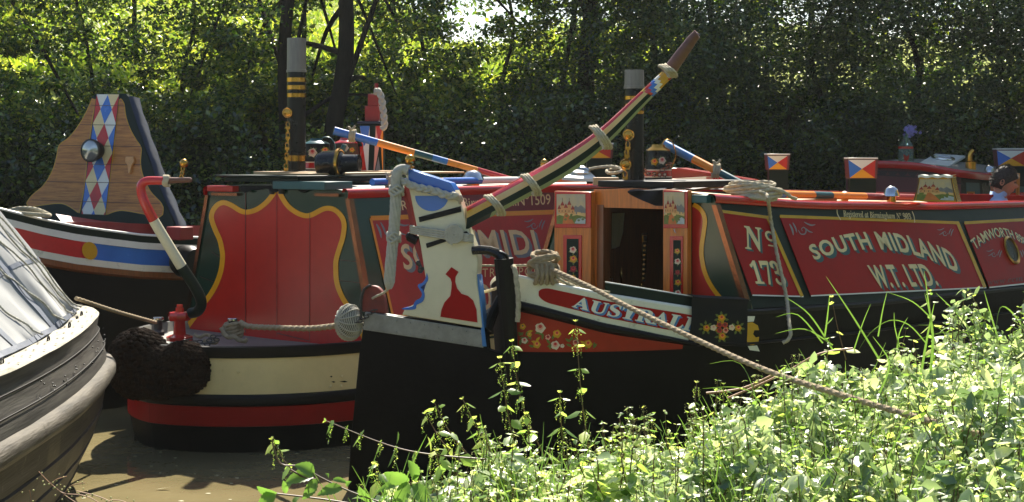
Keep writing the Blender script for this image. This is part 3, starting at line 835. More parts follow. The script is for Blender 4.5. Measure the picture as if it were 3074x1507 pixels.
# ---- rudder (elum) with its ram's head
RUD = Pl(P(1500, 900, 10.16), P(1060, 900, 10.46), P(1500, 700, 10.16))
rx = (P(1500, 900, 10.16) - P(1060, 900, 10.46)).normalized()
TH = RUD.n * 0.075
def rp(pts, off=0.0): return [RUD.hit(x, y, off) for x, y in pts]
mb = MB().prism(rp(((1096, 938), (1458, 985), (1464, 1050), (1505, 1062), (1520, 1200), (1524, 1520), (1040, 1520), (1052, 1330), (1078, 1060))), -TH)
rud = mb.build("rudder", "hull_black", a_root, bev=.006)
mb = MB().prism(rp(((1096, 936), (1452, 992), (1450, 1044), (1090, 990)), .006), -TH * 1.16); rb = mb.build("metal_band", "zinc", rud, bev=.003)
mb = MB()
for k in range(9):
    for yy in (.16, .84):
        x = 1106 + 336 * k / 8; y = 940 + (x - 1096) * .157 + 50 * yy
        mb.ball(RUD.hit(x, y, .008), .006, 8)
mb.build("rivet", "zinc", rb)
head = sm2([(1448, 985), (1440, 900), (1432, 840), (1435, 780), (1424, 740), (1405, 690), (1392, 640), (1378, 596)], 12) + [(1364, 568), (1352, 549), (1222, 507), (1211, 512), (1222, 540), (1244, 650), (1262, 740), (1276, 830), (1280, 845), (1272, 872), (1262, 895), (1240, 915), (1214, 928), (1206, 945)]
mb = MB().prism(rp(head, .012), -(TH + RUD.n * .024)); ram = mb.build("ram_head", "cream", rud, bev=.008)
# blue crown and half moon
MB().prism(rp(((1224, 507), (1352, 549), (1365, 570), (1368, 596), (1330, 596), (1290, 583), (1250, 574), (1226, 548)), .014), -(TH + RUD.n * .029)).build("crown_paint", "blue", ram, bev=.004)
arc = [(1246 + 100 * (1 - math.cos(math.pi * k / 16)) / 2, 588 + 46 * math.sin(math.pi * k / 16)) for k in range(17)]
MB().prism(rp(arc, .015), -RUD.n * .004).build("half_moon", "blue", ram)
# scalloped blue edge, red edge, red teardrop
sc = [(1281, 820), (1276, 838), (1266, 850), (1258, 852), (1254, 860), (1266, 880), (1262, 894), (1248, 902), (1242, 912), (1238, 920), (1206, 926), (1218, 930), (1246, 928), (1250, 916), (1268, 906), (1274, 890), (1272, 876), (1262, 862), (1266, 860), (1284, 842)]
MB().prism(rp(sm2(sc, 4, True), .018), -(TH + RUD.n * .036)).build("scalloped_edge", "blue", ram)
MB().prism(rp(((1206, 560), (1214, 558), (1262, 745), (1276, 800), (1268, 802), (1246, 745)), .004), -TH * 1.05).build("red_edge", "red_dull", ram)
td = [(1355, 802), (1376, 816), (1367, 832), (1366, 846), (1372, 866), (1385, 882), (1404, 888), (1420, 902), (1430, 930), (1432, 962), (1433, 968), (1322, 951), (1325, 930), (1334, 908), (1352, 888), (1355, 868), (1356, 848), (1352, 836), (1337, 823)]
MB().prism(rp(td, .0165), -RUD.n * .005).build("teardrop_paint", "red_deep", ram)
MB().prism(rp(((1432, 822), (1437, 830), (1454, 990), (1460, 1040), (1448, 1040)), .008), -TH * 1.1).build("blue_edge", "shade_blue", ram)
mb = MB()
mb.prism(rp(((1256, 652), (1382, 619), (1384, 636), (1259, 667)), .020), -RUD.n * .012); mb.prism(rp(((1278, 731), (1340, 712), (1342, 724), (1281, 745)), .020), -RUD.n * .012); mb.prism(rp(((1390, 696), (1400, 694), (1412, 708), (1400, 716)), .020), -RUD.n * .012)
mb.build("iron_strap", "black", ram, bev=.002)
mb = MB(); mb.tube([RUD.hit(1228, 708, -.02), RUD.hit(1256, 722, -.02)], [.035, .04], 12); mb.tube([RUD.hit(1222, 704, -.02), RUD.hit(1230, 709, -.02)], [.02, .034], 10); mb.build("peg", "black", ram)
mb = MB(); mb.ball(RUD.hit(1258, 790, -.02), .022, 10); mb.ball(RUD.hit(1266, 802, -.02), .026, 10); mb.ball(RUD.hit(1262, 812, -.02), .02, 10); mb.build("bolt", "iron", ram)
mb = MB(); mb.lathe(RUD.hit(1231, 505, -.035), [(.03, 0), (.03, .012), (.012, .02), (.01, .035), (.02, .04)], 14); mb.ball(RUD.hit(1231, 479, -.035), .036, 16); mb.build("finial", "brass", ram)
# red half-round bracket and its chain at the heel
dk = [(1160, 942), (1155, 905), (1148, 880), (1132, 862), (1112, 858), (1096, 868), (1088, 890), (1086, 935)]
MB().prism(rp(sm2(dk, 6), -.012), -RUD.n * .05).build("heel_bracket", "rusty", rud, bev=.006)
mb = MB(); pts = smooth_path(rp(((1084, 960), (1084, 905), (1094, 868), (1114, 856)), .005), .02); mb.rope(pts, .009); mb.build("lashing", "iron", rud)
# stern post and the iron gooseneck
mb = MB(); mb.tube([P(1512, 776, 10.12), P(1522, 900, 10.13), P(1533, 1060, 10.14), P(1540, 1300, 10.16), P(1540, 1560, 10.2)], [.066, .062, .05, .05, .05], 10); mb.build("stern_post", "black", a_root)
mb = MB(); mb.tube([P(1418, 752, 10.18), P(1440, 750, 10.17), P(1470, 752, 10.15), P(1496, 762, 10.13), P(1512, 778, 10.12)], [.028, .03, .03, .034, .04], 10); mb.tube(smooth_path([P(1500, 756, 10.08), P(1518, 764, 10.07), P(1526, 782, 10.08)], .02), .01, 6); mb.build("gooseneck", "gloss_black", a_root)
mb = MB(); mb.tube([P(1462, 990, 10.25), P(1480, 940, 10.28), P(1500, 900, 10.3), P(1520, 880, 10.3)], .035, 8); mb.build("bracket_arm", "black", a_root)
# ---- tiller
pts_t = [(1400, 623), (1571, 531), (1691, 462), (1799, 389), (1907, 291), (1989, 215)]
pts_b = [(1396, 690), (1540, 614), (1710, 520), (1822, 432), (1940, 310), (2021, 228)]
def cat(tab, t):
    q = [V((x, y, 0)) for x, y in tab]; k = t * (len(q) - 1); i = min(len(q) - 2, int(k)); f = k - i
    a, b, c, d = q[max(i - 1, 0)], q[i], q[i + 1], q[min(i + 2, len(q) - 1)]
    return 0.5 * ((2 * b) + (c - a) * f + (2 * a - 5 * b + 4 * c - d) * f * f + (3 * b - 3 * c + d - a) * f ** 3)
mb = MB(); rows = []; NT = 80
TN = V((.18, -1, .35)).normalized()
for k in range(NT + 1):
    t = k / NT; Y = 10.26 - .32 * t
    a, b = cat(pts_t, t), cat(pts_b, t)
    p, q = P(a.x, a.y, Y), P(b.x, b.y, Y)
    w = (p - q).length * .5; nn = V((.12, -1, 0)) * w
    def L_(f, o): return p.lerp(q, f) + nn * o
    rows.append([L_(0, -.75), L_(.0, .35), L_(.16, .75), L_(.46, 1.0), L_(.78, .95), L_(1.0, .5), L_(1.0, -.5), L_(.8, -.95), L_(.2, -.95)])
def tmat(i, j):
    t = i / NT
    if t > .83:
        s = (t - .83) * 32 + j * .55
        return (5, 0, 4, 6, 5)[int(s) % 5]
    return (0, 0, 1, 2, 3, 3, 1, 1, 0)[j] if t > .1 else (0, 0, 5, 2, 2, 3, 1, 1, 0)[j]
mb.grid(rows, closed=True, mf=tmat); mb.f.append(list(range(9))); mb.m.append(1); mb.f.append([NT * 9 + i for i in range(9)]); mb.m.append(1)
tr = thing("tiller", "long upswept wooden tiller striped red, cream and green with rope knots", "tiller", tuple(P(1400, 655, 10.26)))
mb.build("shaft", ["red", "tan_stripe", "green_dark", "pale_green", "blue", "gold", "white"], tr, sharp=25)
mb = MB().tube([P(2003, 222, 9.945), P(2040, 170, 9.92), P(2078, 118, 9.9), P(2093, 101, 9.89), P(2096, 106, 9.89)], [.045, .041, .034, .03, .012], 14); mb.build("handle", "handle_wood", tr)
for x0, y0, x1, y1, w in ((1464, 588, 1506, 640, .024), (1574, 526, 1614, 580, .026), (1780, 380, 1826, 440, .03), (1988, 196, 2022, 226, .026)):
    mb = MB(); Y = 10.1 - .3 * (x0 - 1464) / 560
    for k in range(3):
        o = (k - 1) * 9
        c = [P(x0 + o, y0 + o * -.3, Y + .05), P(x0 + 4 + o, y0 + 2, Y - .04), P((x0 + x1) / 2 + 6 + o, (y0 + y1) / 2, Y - .085), P(x1 + o, y1 - 2, Y - .03), P(x1 - 4 + o, y1 + 4, Y + .05), P((x0 + x1) / 2 + o, (y0 + y1) / 2, Y + .09), P(x0 + o, y0, Y + .05)]
        mb.rope(c, .009)
    mb.build("rope_knot", "rope", tr)

# ---- ropework on the rudder head
hg = thing("swan_neck_ropework", "thick plaited white rope swan's neck hanging from the rudder head", "ropework", tuple(RUD.hit(1170, 880, .05)))
def braid(name, path, r, parent, m="rope_white", strands=3, amp=.6, wl=7):
    c = smooth_path(path, r * .5); mb = MB()
    for s in range(strands):
        q = []
        for i, p in enumerate(c):
            t = (c[min(i + 1, len(c) - 1)] - c[max(i - 1, 0)]).normalized()
            x = RUD.n; y = t.cross(x).normalized(); a = i * r * .5 / (r * wl) * 2 * math.pi + s * 2 * math.pi / strands
            q.append(p + y * math.cos(a) * r * amp + x * math.sin(2 * a) * r * .45)
        mb.tube(q, r * .62, 8, lob=.12, tw=3 / r)
    return mb.build(name, m, parent)
neck = [RUD.hit(1226, 512, .02), RUD.hit(1206, 508, .03), RUD.hit(1191, 524, .05), RUD.hit(1188, 560, .05)]
mb = MB(); c = smooth_path(neck, .012)
mb.tube(c, .036, 14, lob=.06, tw=90); mb.build("neck_plait", "rope_white", hg)
mb = MB(); c = smooth_path([RUD.hit(1190, 560, .05), RUD.hit(1186, 640, .055), RUD.hit(1180, 720, .055), RUD.hit(1172, 800, .055), RUD.hit(1168, 868, .05)], .006)
n = len(c); rad = [.036 * (1.0 if i / n < .9 else 1 - (i / n - .9) * 6) for i in range(n)]
rows = []
for i, p in enumerate(c):
    rows.append([p + (rx * math.cos(2 * math.pi * k / 36) + RUD.n * math.sin(2 * math.pi * k / 36)) * rad[i] * (1 + .10 * math.cos(9 * 2 * math.pi * k / 36 + i * .006 * 62)) for k in range(36)])
mb.grid(rows, closed=True); mb.build("tail_plait", "rope_white", hg)
for cx, cy, rr in ((1190, 572, .044), (1182, 712, .042)):
    mb = MB(); ce = RUD.hit(cx, cy, .053)
    for k in range(4):
        q = []
        for i in range(41):
            a = 2 * math.pi * i / 40
            q.append(ce + (rx * math.cos(a) + RUD.n * math.sin(a)) * rr + V((0, 0, .014 * math.sin(3 * a + k * math.pi / 2) + (k - 1.5) * .012)))
        mb.tube(q, .0095, 8, lob=.15, tw=300, cap=False)
    mb.build("turks_head_knot", "rope_white", hg)
mb = MB(); mb.rope([RUD.hit(1168, 866, .05), RUD.hit(1150, 880, .03), RUD.hit(1128, 890, .03), RUD.hit(1118, 896, .02)], .008); mb.build("tail_end", "rope", hg)
t = thing("rope_wrapping", "plaited rope collar wound round the blue top of the rudder head", "ropework", tuple(RUD.hit(1290, 590, .03)))
braid("plait", [RUD.hit(1196, 540, .0), RUD.hit(1212, 545, .04), RUD.hit(1250, 562, .045), RUD.hit(1300, 572, .045), RUD.hit(1340, 586, .045), RUD.hit(1372, 590, .045), RUD.hit(1380, 600, .0)], .024, t)
mb = MB()
for k in range(3): mb.rope([RUD.hit(1366 + k * 3, 582 + k * 4, .045), RUD.hit(1376 + k * 2, 592 + k * 4, .035), RUD.hit(1380, 604 + k * 4, .0), RUD.hit(1376, 620, -.05)], .010)
mb.build("end_turns", "rope_white", t)
t = thing("rope_belt", "flat coiled rope rosette and belt tied round the middle of the rudder head", "ropework", tuple(RUD.hit(1364, 704, .03)))
mb = MB()
for k in range(4):
    mb.rope([RUD.hit(1236, 678 + k * 6, -.03), RUD.hit(1240, 681 + k * 6, .03), RUD.hit(1320, 692 + k * 7, .034), RUD.hit(1410, 706 + k * 6, .034), RUD.hit(1416, 708 + k * 6, -.03)], .0085)
mb.build("belt", "rope_white", t)
mb = MB(); ce = RUD.hit(1364, 704, .05); q = []
yv = RUD.n.cross(rx).normalized()
for i in range(190):
    a = i * .19; r_ = .006 + .060 * i / 190
    q.append(ce + (rx * math.cos(a) + yv * math.sin(a)) * r_)
mb.tube(q, .0072, 8, lob=.16, tw=400); mb.build("rosette", "rope_white", t)
# ================================================================ the motor boat with the red scrolled bulkhead (M)
M = Frame((-2.82, 11.94), 51)
UM = 1.3
def wM(u): return 1.17 * (max(0.0, 1 - ((1.3 - min(u, 1.3)) / 1.3) ** 2)) ** 0.62
def hullM(u, z, off=0.0, side=1, k=1.0):
    w = wM(u) * k
    dw = (wM(u + .02) - wM(max(0, u - .02))) / (0.04 if u > .02 else .02 + u)
    nx, ny = -dw, 1.0; l = math.hypot(nx, ny)
    return M.pt(u * (1) + (1 - k) * .5 * max(0, 1 - u) + off * nx / l, side * (w + off * ny / l), z)
UMs = [0, .004, .012, .03, .06, .1, .16, .24, .34, .46, .6, .76, .94, 1.12, 1.3, 1.6, 2, 3, 4.5, 6.5, 7.5]
m_root = thing("narrowboat", "motor narrowboat with scrolled red and green cabin end above a cream and red banded stern", "boat", tuple(M.pt(3, 0, 0)))
def bandM(name, zs, m, parent):
    mb = MB()
    for sd in (1, -1):
        mb.grid([[hullM(u, z, o, sd, k) for u in UMs] for z, o, k in zs])
    return mb.build(name, m, parent, sharp=50)
mb = MB()
for sd in (1, -1): mb.grid([[hullM(u, z, o, sd, k) for u in UMs] for z, o, k in ((.815, 0, 1), (.2, -.01, 1), (.0, -.03, .97), (-.5, -.1, .85))])
mb.grid([[M.pt(7.5, -1.17, .81), M.pt(7.5, 1.17, .81)], [M.pt(7.5, -1.17, -.5), M.pt(7.5, 1.17, -.5)]])
hM = mb.build("hull", "hull_black", m_root)
bandM("top_guard", ((.815, -.02, 1), (.828, .012, 1), (.82, .03, 1), (.76, .034, 1), (.735, .022, 1), (.735, -.01, 1)), "black", hM)
bandM("cream_band", ((.735, -.005, 1), (.735, .010, 1), (.60, .012, 1), (.455, .010, 1), (.455, -.005, 1)), "hull_cream", hM)
bandM("middle_guard", ((.455, -.01, 1), (.45, .022, 1), (.43, .032, 1), (.385, .032, 1), (.365, .02, 1), (.36, -.01, 1)), "black", hM)
bandM("red_band", ((.36, -.005, 1), (.36, .008, 1), (.21, .006, 1), (.205, -.005, 1)), "red_deep", hM)
mb = MB().grid([[hullM(u, .824, -.015, 1) for u in UMs], [hullM(u, .745, -.06, 1) for u in UMs], [M.pt(u, 0, .735) for u in UMs], [hullM(u, .745, -.06, -1) for u in UMs], [hullM(u, .824, -.015, -1) for u in UMs]])
mb.build("stern_deck", "roof_grey", m_root)
# bolts on the cream band
def hitM(px, py, off=0.0):
    lo, hi = .02, 1.3
    for _ in range(40):
        md = (lo + hi) / 2; p = hullM(md, .6)
        if p.x / p.y * F + CX < px: lo = md
        else: hi = md
    p = hullM(lo, 1.0, .011 + off); return V((p.x, p.y, H - (py - CY) / F * p.y))
for x, y in ((1024, 1130), (992, 1160), (1022, 1160), (715, 1118)): MB().ball(hitM(x, y), .014, 10, sc=(1, .6, 1)).build("bolt", "hull_cream", hM)
for x, y, l in ((1032, 1145, 16), (1000, 1146, 8), (993, 1130, 5)): MB().add([hitM(x - l, y, .002), hitM(x, y - 2, .002), hitM(x + l * .6, y + 1, .002), hitM(x, y + 3, .002)], [[0, 1, 2, 3]]).build("scrape", "black", hM)
# cabin
def zrM(u): return itp(u, [(1.3, 2.0), (4, 2.0), (8, 1.96)])
VBM, VTM = 1.165, .868
MB_ = lambda v, z, u=UM: M.pt(u, v, z)
MBULK = Pl(MB_(-1, .9), MB_(1, .9), MB_(0, 2))
MSIDE = Pl(M.pt(1.3, VBM, .8), M.pt(5, VBM, .8), M.pt(1.3, VTM, 2.0))
us = [1.3, 1.6, 2, 2.5, 3, 3.6, 4.2, 5, 6, 7]
tvM = lambda z: VBM - (VBM - VTM) * (z - .8) / 1.2
mb = MB()
mb.grid([[M.pt(u, VBM + .02, .70) for u in us], [M.pt(u, tvM(zrM(u)), zrM(u)) for u in us]])
mb.grid([[M.pt(u, -VBM - .02, .70) for u in us], [M.pt(u, -tvM(zrM(u)), zrM(u)) for u in us]])
cabM = mb.build("cabin_side", "green", m_root)
mb = MB(); mb.grid([[M.pt(u, tvM(zrM(u)) * k, zrM(u) + .05 * (1 - k * k)) for k in RC] for u in us]); mb.build("roof", "roof_grey", m_root)
mb = MB(); mb.prism([MB_(-VBM - .02, .69), MB_(VBM + .02, .69), MB_(VTM, 2.0), MB_(.45, 2.04), MB_(0, 2.052), MB_(-.45, 2.04), MB_(-VTM, 2.0)], M.d * .05); bulkM = mb.build("bulkhead", "green", m_root)
for sd in (1, -1):
    mb = MB().grid([[M.pt(u, sd * (tvM(zrM(u)) + o), zrM(u) + h) for u in [1.27] + us[1:]] for o, h in ((.012, -.06), (.025, -.058), (.031, -.028), (.031, -.012), (.027, .002), (.019, .012), (.007, .0175), (-.008, .0195), (-.03, .0195), (-.04, -.01))])
    mb.build("roof_rail", "red", m_root, sharp=60)
    mb = MB(); e = []
    for k in range(9):
        zz = .86 + 1.08 * k / 8; v = tvM(zz); e.append((M.pt(1.285, sd * (v - .032), zz), M.pt(1.285, sd * (v + .01), zz), M.pt(1.34, sd * (v + .01), zz)))
    mb.grid([[r[i] for r in e] for i in range(3)]); mb.build("copper_edging", "copper", m_root)
cur = [(560, 992), (564, 979), (585, 950), (608, 916), (634, 880), (652, 846), (664, 808), (668, 770), (665, 744), (659, 719), (646, 690), (636, 662), (635, 645), (641, 629), (654, 614), (671, 608), (688, 613), (703, 621), (720, 632), (738, 637), (760, 633), (779, 624), (800, 607), (816, 588), (826, 572), (831, 562), (838, 574), (851, 600), (868, 622), (890, 638), (906, 645), (922, 648), (938, 644), (953, 636), (969, 628), (985, 625), (1003, 629), (1017, 640), (1028, 655), (1033, 674), (1032, 695), (1028, 717), (1020, 742), (1012, 768), (1008, 788), (1008, 810), (1009, 834), (1013, 856), (1020, 876), (1029, 895), (1044, 920), (1068, 962), (1090, 1008), (1098, 1040)]
cur = sm2(cur, 6)
mb = MB().sheet(MBULK, cur + [(1098, 1046), (560, 1004)], .003, .004); sp = mb.build("scroll_panel", "red", bulkM)
MB().stroke(MBULK, cur, 15, .0055).build("scroll_border", "yellow", bulkM)
mb = MB()
for pts, w in ((((737, 612), (737, 1000)), 2.2), (((831, 575), (831, 1010)), 1.2), (((930, 640), (929, 1024)), 1.6), (((832, 1000), (930, 1024)), 3), (((604, 930), (664, 862)), .8)):
    mb.stroke(MBULK, list(pts), w, .0062)
mb.stroke(MBULK, [(737, 566), (737, 632)], 2.2, .004)
for y0, y1, x0, x1 in ((755, 772, 634, 660), (830, 846, 600, 640), (780, 786, 1016, 1075), (842, 850, 1018, 1090)): mb.stroke(MBULK, [(x0, y0), (x1, y1)], 1.2, .004)
mb.build("plank_seam", "maroon_line", bulkM)
for x, y in ((816, 574), (845, 573)): MB().box(MBULK.hit(x, y, .02), M.c * .018, M.d * .02, V((0, 0, .025))).build("hatch_catch", "iron", bulkM, bev=.004)
# red corner blocks, hatch and its dark canvas edge
mb = MB(); mb.box(MBULK.hit(672, 566, .02), M.c * .17, M.d * .05, V((0, 0, .026))); mb.build("corner_trim", "red", bulkM, bev=.006)
MB().box(MBULK.hit(677, 583, .015), M.c * .17, M.d * .02, V((0, 0, .012))).build("copper_strip", "copper", bulkM); MB().box(MBULK.hit(985, 585, .015), M.c * .14, M.d * .02, V((0, 0, .012))).build("copper_strip", "copper", bulkM)
mb = MB().fbox(M, 1.22, 2.4, -.55, .36, 2.065, 2.105); mb.fbox(M, 1.16, 2.5, -.62, .42, 2.108, 2.122); mb.build("slide_hatch", "green_dark", m_root, bev=.004)
mb = MB().fbox(M, 1.18, 1.5, .1, .72, 2.01, 2.075); mb.build("hatch_runner", "teal", m_root, bev=.004)
mb = MB(); rows = []
for t in range(5):
    rows.append([MBULK.hit(722 + 240 * k / 20, 557 + t * 3.6 + (5 if t > 2 else 0) * math.sin(k * .9) + 4 * math.sin(k * 1.7) * (t / 4), .03 + .02 * math.sin(k * 1.1)) for k in range(21)])
mb.grid(rows); o = mb.build("hatch_canvas", "black_cloth", m_root)
# side panel and lettering
mb = MB(); q = ((1113, 655), (1756, 622), (1750, 760), (1160, 1000))
PM = ((1113, 655), (1850, 630), (1850, 880), (1180, 950))
mb.sheet(MSIDE, PM, .003, .004); pnl = mb.build("side_panel", "red_worn", cabM)
mb = MB(); mb.stroke(MSIDE, [PM[0], PM[1]], 14, .006); mb.stroke(MSIDE, [PM[0], PM[3]], 7, .006); mb.stroke(MSIDE, [(1180, 950), (1850, 880)], 6, .006); mb.build("gold_lining", "orange", cabM)
LP = ["letter_pink", "letter_grey"]
shaded(MSIDE, "SOUTH", ((1200, 735), (1424, 688), (1440, 768), (1214, 812)), sp=1.1, bold=.02, par=cabM, ms=LP)
shaded(MSIDE, "MIDLAND", ((1432, 690), (1815, 690), (1835, 762), (1450, 766)), sp=1.15, bold=.02, par=cabM, ms=LP)
mb = MB(); lettering(mb, MSIDE, "TRANSPORT", ((1448, 806), (1640, 800), (1640, 826), (1448, 832)), .006, 0, 0, 1.2); mb.build("lettering", LP, cabM)
shaded(MSIDE, "W.T. LTD.", ((1260, 862), (1480, 850), (1490, 930), (1276, 940)), sp=1.15, bold=.015, par=cabM, ms=LP)
for x, y, k, fl in ((1130, 672, 1.25, 1), (1636, 662, .8, -1)):
    mb = MB(); scroll(mb, MSIDE, x, y, k, .006, 0, fl); mb.build("scrollwork", "letter_grey", cabM)
mb = MB(); mb.sheet(MSIDE, ((1190, 593), (1662, 574), (1664, 636), (1204, 652)), .003, .004); reg = mb.build("register_panel", "rose_dark", cabM)
mb = MB(); lettering(mb, MSIDE, "Registered at Birmingham.Nº1509", ((1202, 602), (1652, 582), (1654, 624), (1210, 640)), .007, 0, 0, 1.0, .006); mb.build("lettering", "letter_pink", reg)
# ---- swan-neck tiller on its rudder stock
sw = thing("swan_neck_tiller", "curved iron tiller banded red, cream and green with a wooden handle", "tiller", tuple(P(540, 1010, 12.2)))
st = MB(); b = P(539, 1014, 12.25)
st.lathe(b, [(0, -.02), (.105, -.02), (.105, .01), (.05, .03), (.045, .13), (.05, .14)], 18); st.lathe(b + V((0, 0, .14)), [(0, 0), (.085, 0), (.095, .02), (.09, .05), (.085, .065), (.035, .07), (.035, .1), (.025, .102), (.025, .125), (0, .125)], 8)
st.build("rudder_stock", "red", sw)
tp = [P(572, 940, 12.25), P(590, 936, 12.2), P(603, 920, 12.15), P(602, 896, 12.12), P(583, 858, 12.1), P(545, 800, 12.05), P(505, 735, 12.0), P(465, 668, 11.95), P(436, 612, 11.9), P(424, 578, 11.9), P(424, 556, 11.9), P(438, 544, 11.9), P(462, 542, 11.9), P(494, 543, 11.9)]
tt = smooth_path(tp, .02); n = len(tt)
zc = [P(0, 800, 12.05).z, P(0, 665, 11.95).z]
mb = MB().tube(tt, [.042 + .005 * math.sin(math.pi * i / n) - .010 * (i / n) for i in range(n)], 16, mf=lambda i, j: 0 if tt[i].z < zc[0] else (1 if tt[i].z < zc[1] else 2))
mb.build("swan_neck", ["green_dark", "cream", "red"], sw)
mb = MB().tube([P(486, 543, 11.9), P(500, 542, 11.9), P(540, 541, 11.9), P(572, 540, 11.9), P(576, 540, 11.9)], [.028, .026, .022, .02, .012], 14); mb.build("handle", "handle_wood", sw)
mb = MB()
for k in range(4):
    ce = P(494 + k * 4, 543, 11.9); mb.tube([ce + V((.006 * math.sin(3 * a), math.cos(a) * .04, math.sin(a) * .04)) for a in [2 * math.pi * i / 20 for i in range(21)]], .009, 6)
mb.build("rope_knot", "rope", sw)
t = thing("brass_finial", "brass ball on a short chain standing up from the wooden tiller handle", "finial", tuple(P(548, 532, 11.9)))
MB().ball(P(552, 490, 11.9), .034, 16).build("ball", "brass", t)
mb = MB(); c = [P(551, 502, 11.9), P(546, 514, 11.9), P(547, 524, 11.9), P(543, 536, 11.9)]
for k in range(3): mb.tube([c[k].lerp(c[k + 1], .5) + V((.012 * math.cos(a), .004 * (k % 2), .02 * math.sin(a))) for a in [2 * math.pi * i / 10 for i in range(11)]], .005, 5)
mb.build("chain", "brass", t)
# ---- coir button fender on the stern
def coir(name, lab, parts):
    t = thing(name, lab, "fender", tuple(parts[0][0]))
    for c, r, sc in parts:
        mb = MB(); rs = random.Random(int(c.x * 1000)); rows = []
        nn, mm = 64, 34
        for i in range(mm + 1):
            a = math.pi * i / mm; row = []
            for k in range(nn):
                p = 2 * math.pi * k / nn; d = V((math.sin(a) * math.cos(p), math.sin(a) * math.sin(p), math.cos(a)))
                bump = .075 * abs(math.sin(k * math.pi * 14 / nn + (i // 2) * 1.57)) * abs(math.sin(i * math.pi / 2 / 1.0 + .6)) + .05 * noise.noise(d * 6 + c)
                row.append(c + V((d.x * r * sc[0], d.y * r * sc[1], d.z * r * sc[2])) * (1 + bump))
            rows.append(row)
        mb.grid(rows, closed=True)
        for k in range(330):                                # knots of the weave
            i_ = k / 330; a_ = math.acos(1 - 2 * (k + .5) / 330); p_ = k * 2.39996; d = V((math.sin(a_) * math.cos(p_), math.sin(a_) * math.sin(p_), math.cos(a_)))
            mb.ball(c + V((d.x * r * sc[0], d.y * r * sc[1], d.z * r * sc[2])) * 1.0, r * rs.uniform(.10, .15), 6, sc=(1.2, 1, .8))
        for k in range(900):                                # loose fibre tufts
            d = V((rs.gauss(0, 1), rs.gauss(0, 1), rs.gauss(0, 1))).normalized()
            p = c + V((d.x * r * sc[0], d.y * r * sc[1], d.z * r * sc[2])) * 1.02; e = V((rs.gauss(0, 1), rs.gauss(0, 1), rs.gauss(0, 1) - .6)).normalized() * rs.uniform(.02, .05)
            w = V((rs.gauss(0, 1), rs.gauss(0, 1), rs.gauss(0, 1))).normalized() * .004
            mb.add([p - w, p + w, p + e], [[0, 1, 2]])
        mb.build("woven_pad", "coir", t, sharp=80)
    return t
coir("stern_fender", "big dark brown woven coir fender bulging round the stern of the banded motor boat", [(P(418, 1092, 11.95), .25, (.9, .85, 1.05)), (P(552, 1106, 11.75), .20, (.95, .8, 1.0)), (P(485, 1120, 11.85), .21, (1.1, .8, .95))])
# sheeted end of the stern dolly, bollards and ropes
def dolly(px, py, Y, lab, top):
    t = thing("mooring_stud", lab, "bollard", tuple(P(px, py, Y)))
    MB().lathe(P(px, py, Y), [(.05, -.03), (.05, 0), (.034, .02), (.032, .09), (.045, .1), (.045, .115), (.04, .12), (0, .122)], 18, mf=lambda i, j: 1 if i >= 3 else 0).build("stud", ["iron", top], t)
    return t
dolly(475, 996, 12.5, "small iron mooring stud with polished cap beside the red rudder stock", "steel")
dolly(700, 1000, 12.1, "iron mooring stud wrapped in rope below the red scrolled panel", "steel")
t = thing("stern_line", "brown rope coiled round a mooring stud and stretched to the white rope ball fender", "rope", tuple(P(700, 1000, 12.05)))
mb = MB(); ce = P(700, 986, 12.1)
for k in range(5): mb.rope([ce + V((math.cos(a) * (.065 + .006 * (k % 2)), math.sin(a) * .07, -.05 + k * .02 + .012 * math.sin(2 * a + k))) for a in [2 * math.pi * i / 12 for i in range(13)]], .017)
mb.rope([P(664, 985, 12.02), P(680, 1010, 11.98), P(704, 1012, 11.98), P(716, 1020, 11.97), P(735, 1024, 11.95), P(742, 1018, 11.95)], .017)
mb.build("turns", "rope_brown", t)
mb = MB().rope([P(722, 968, 12.02), P(750, 980, 11.9), P(830, 984, 11.6), P(930, 986, 11.2), P(1010, 978, 10.85), P(1062, 972, 10.6), P(1085, 960, 10.5)], .020); mb.build("line", "rope_brown", t)
t = thing("rope_chain_heap", "tangle of thin rope and rusty chain lying on the stern deck edge", "chain", tuple(P(625, 1018, 11.95)))
mb = MB(); rs = random.Random(5); mb.rope([P(585, 1005, 12.05), P(600, 1012, 12), P(620, 1004, 12), P(640, 1014, 11.98), P(652, 1024, 11.95), P(640, 1030, 11.92), P(612, 1022, 11.95)], .013); mb.build("rope", "rope_brown", t)
mb = MB(); c = smooth_path([P(560, 1020, 11.95), P(600, 1026, 11.93), P(622, 1034, 11.9), P(650, 1020, 11.92), P(655, 1008, 11.93), P(640, 1010, 11.95), P(625, 1030, 11.85), P(632, 1060, 11.82)], .03)
for i, p in enumerate(c): mb.tube([p + (V((.022 * math.cos(a), 0, .012 * math.sin(a))) if i % 2 else V((.022 * math.cos(a), .012 * math.sin(a), 0))) for a in [2 * math.pi * k / 10 for k in range(11)]], .005, 5)
mb.build("chain", "iron", t)
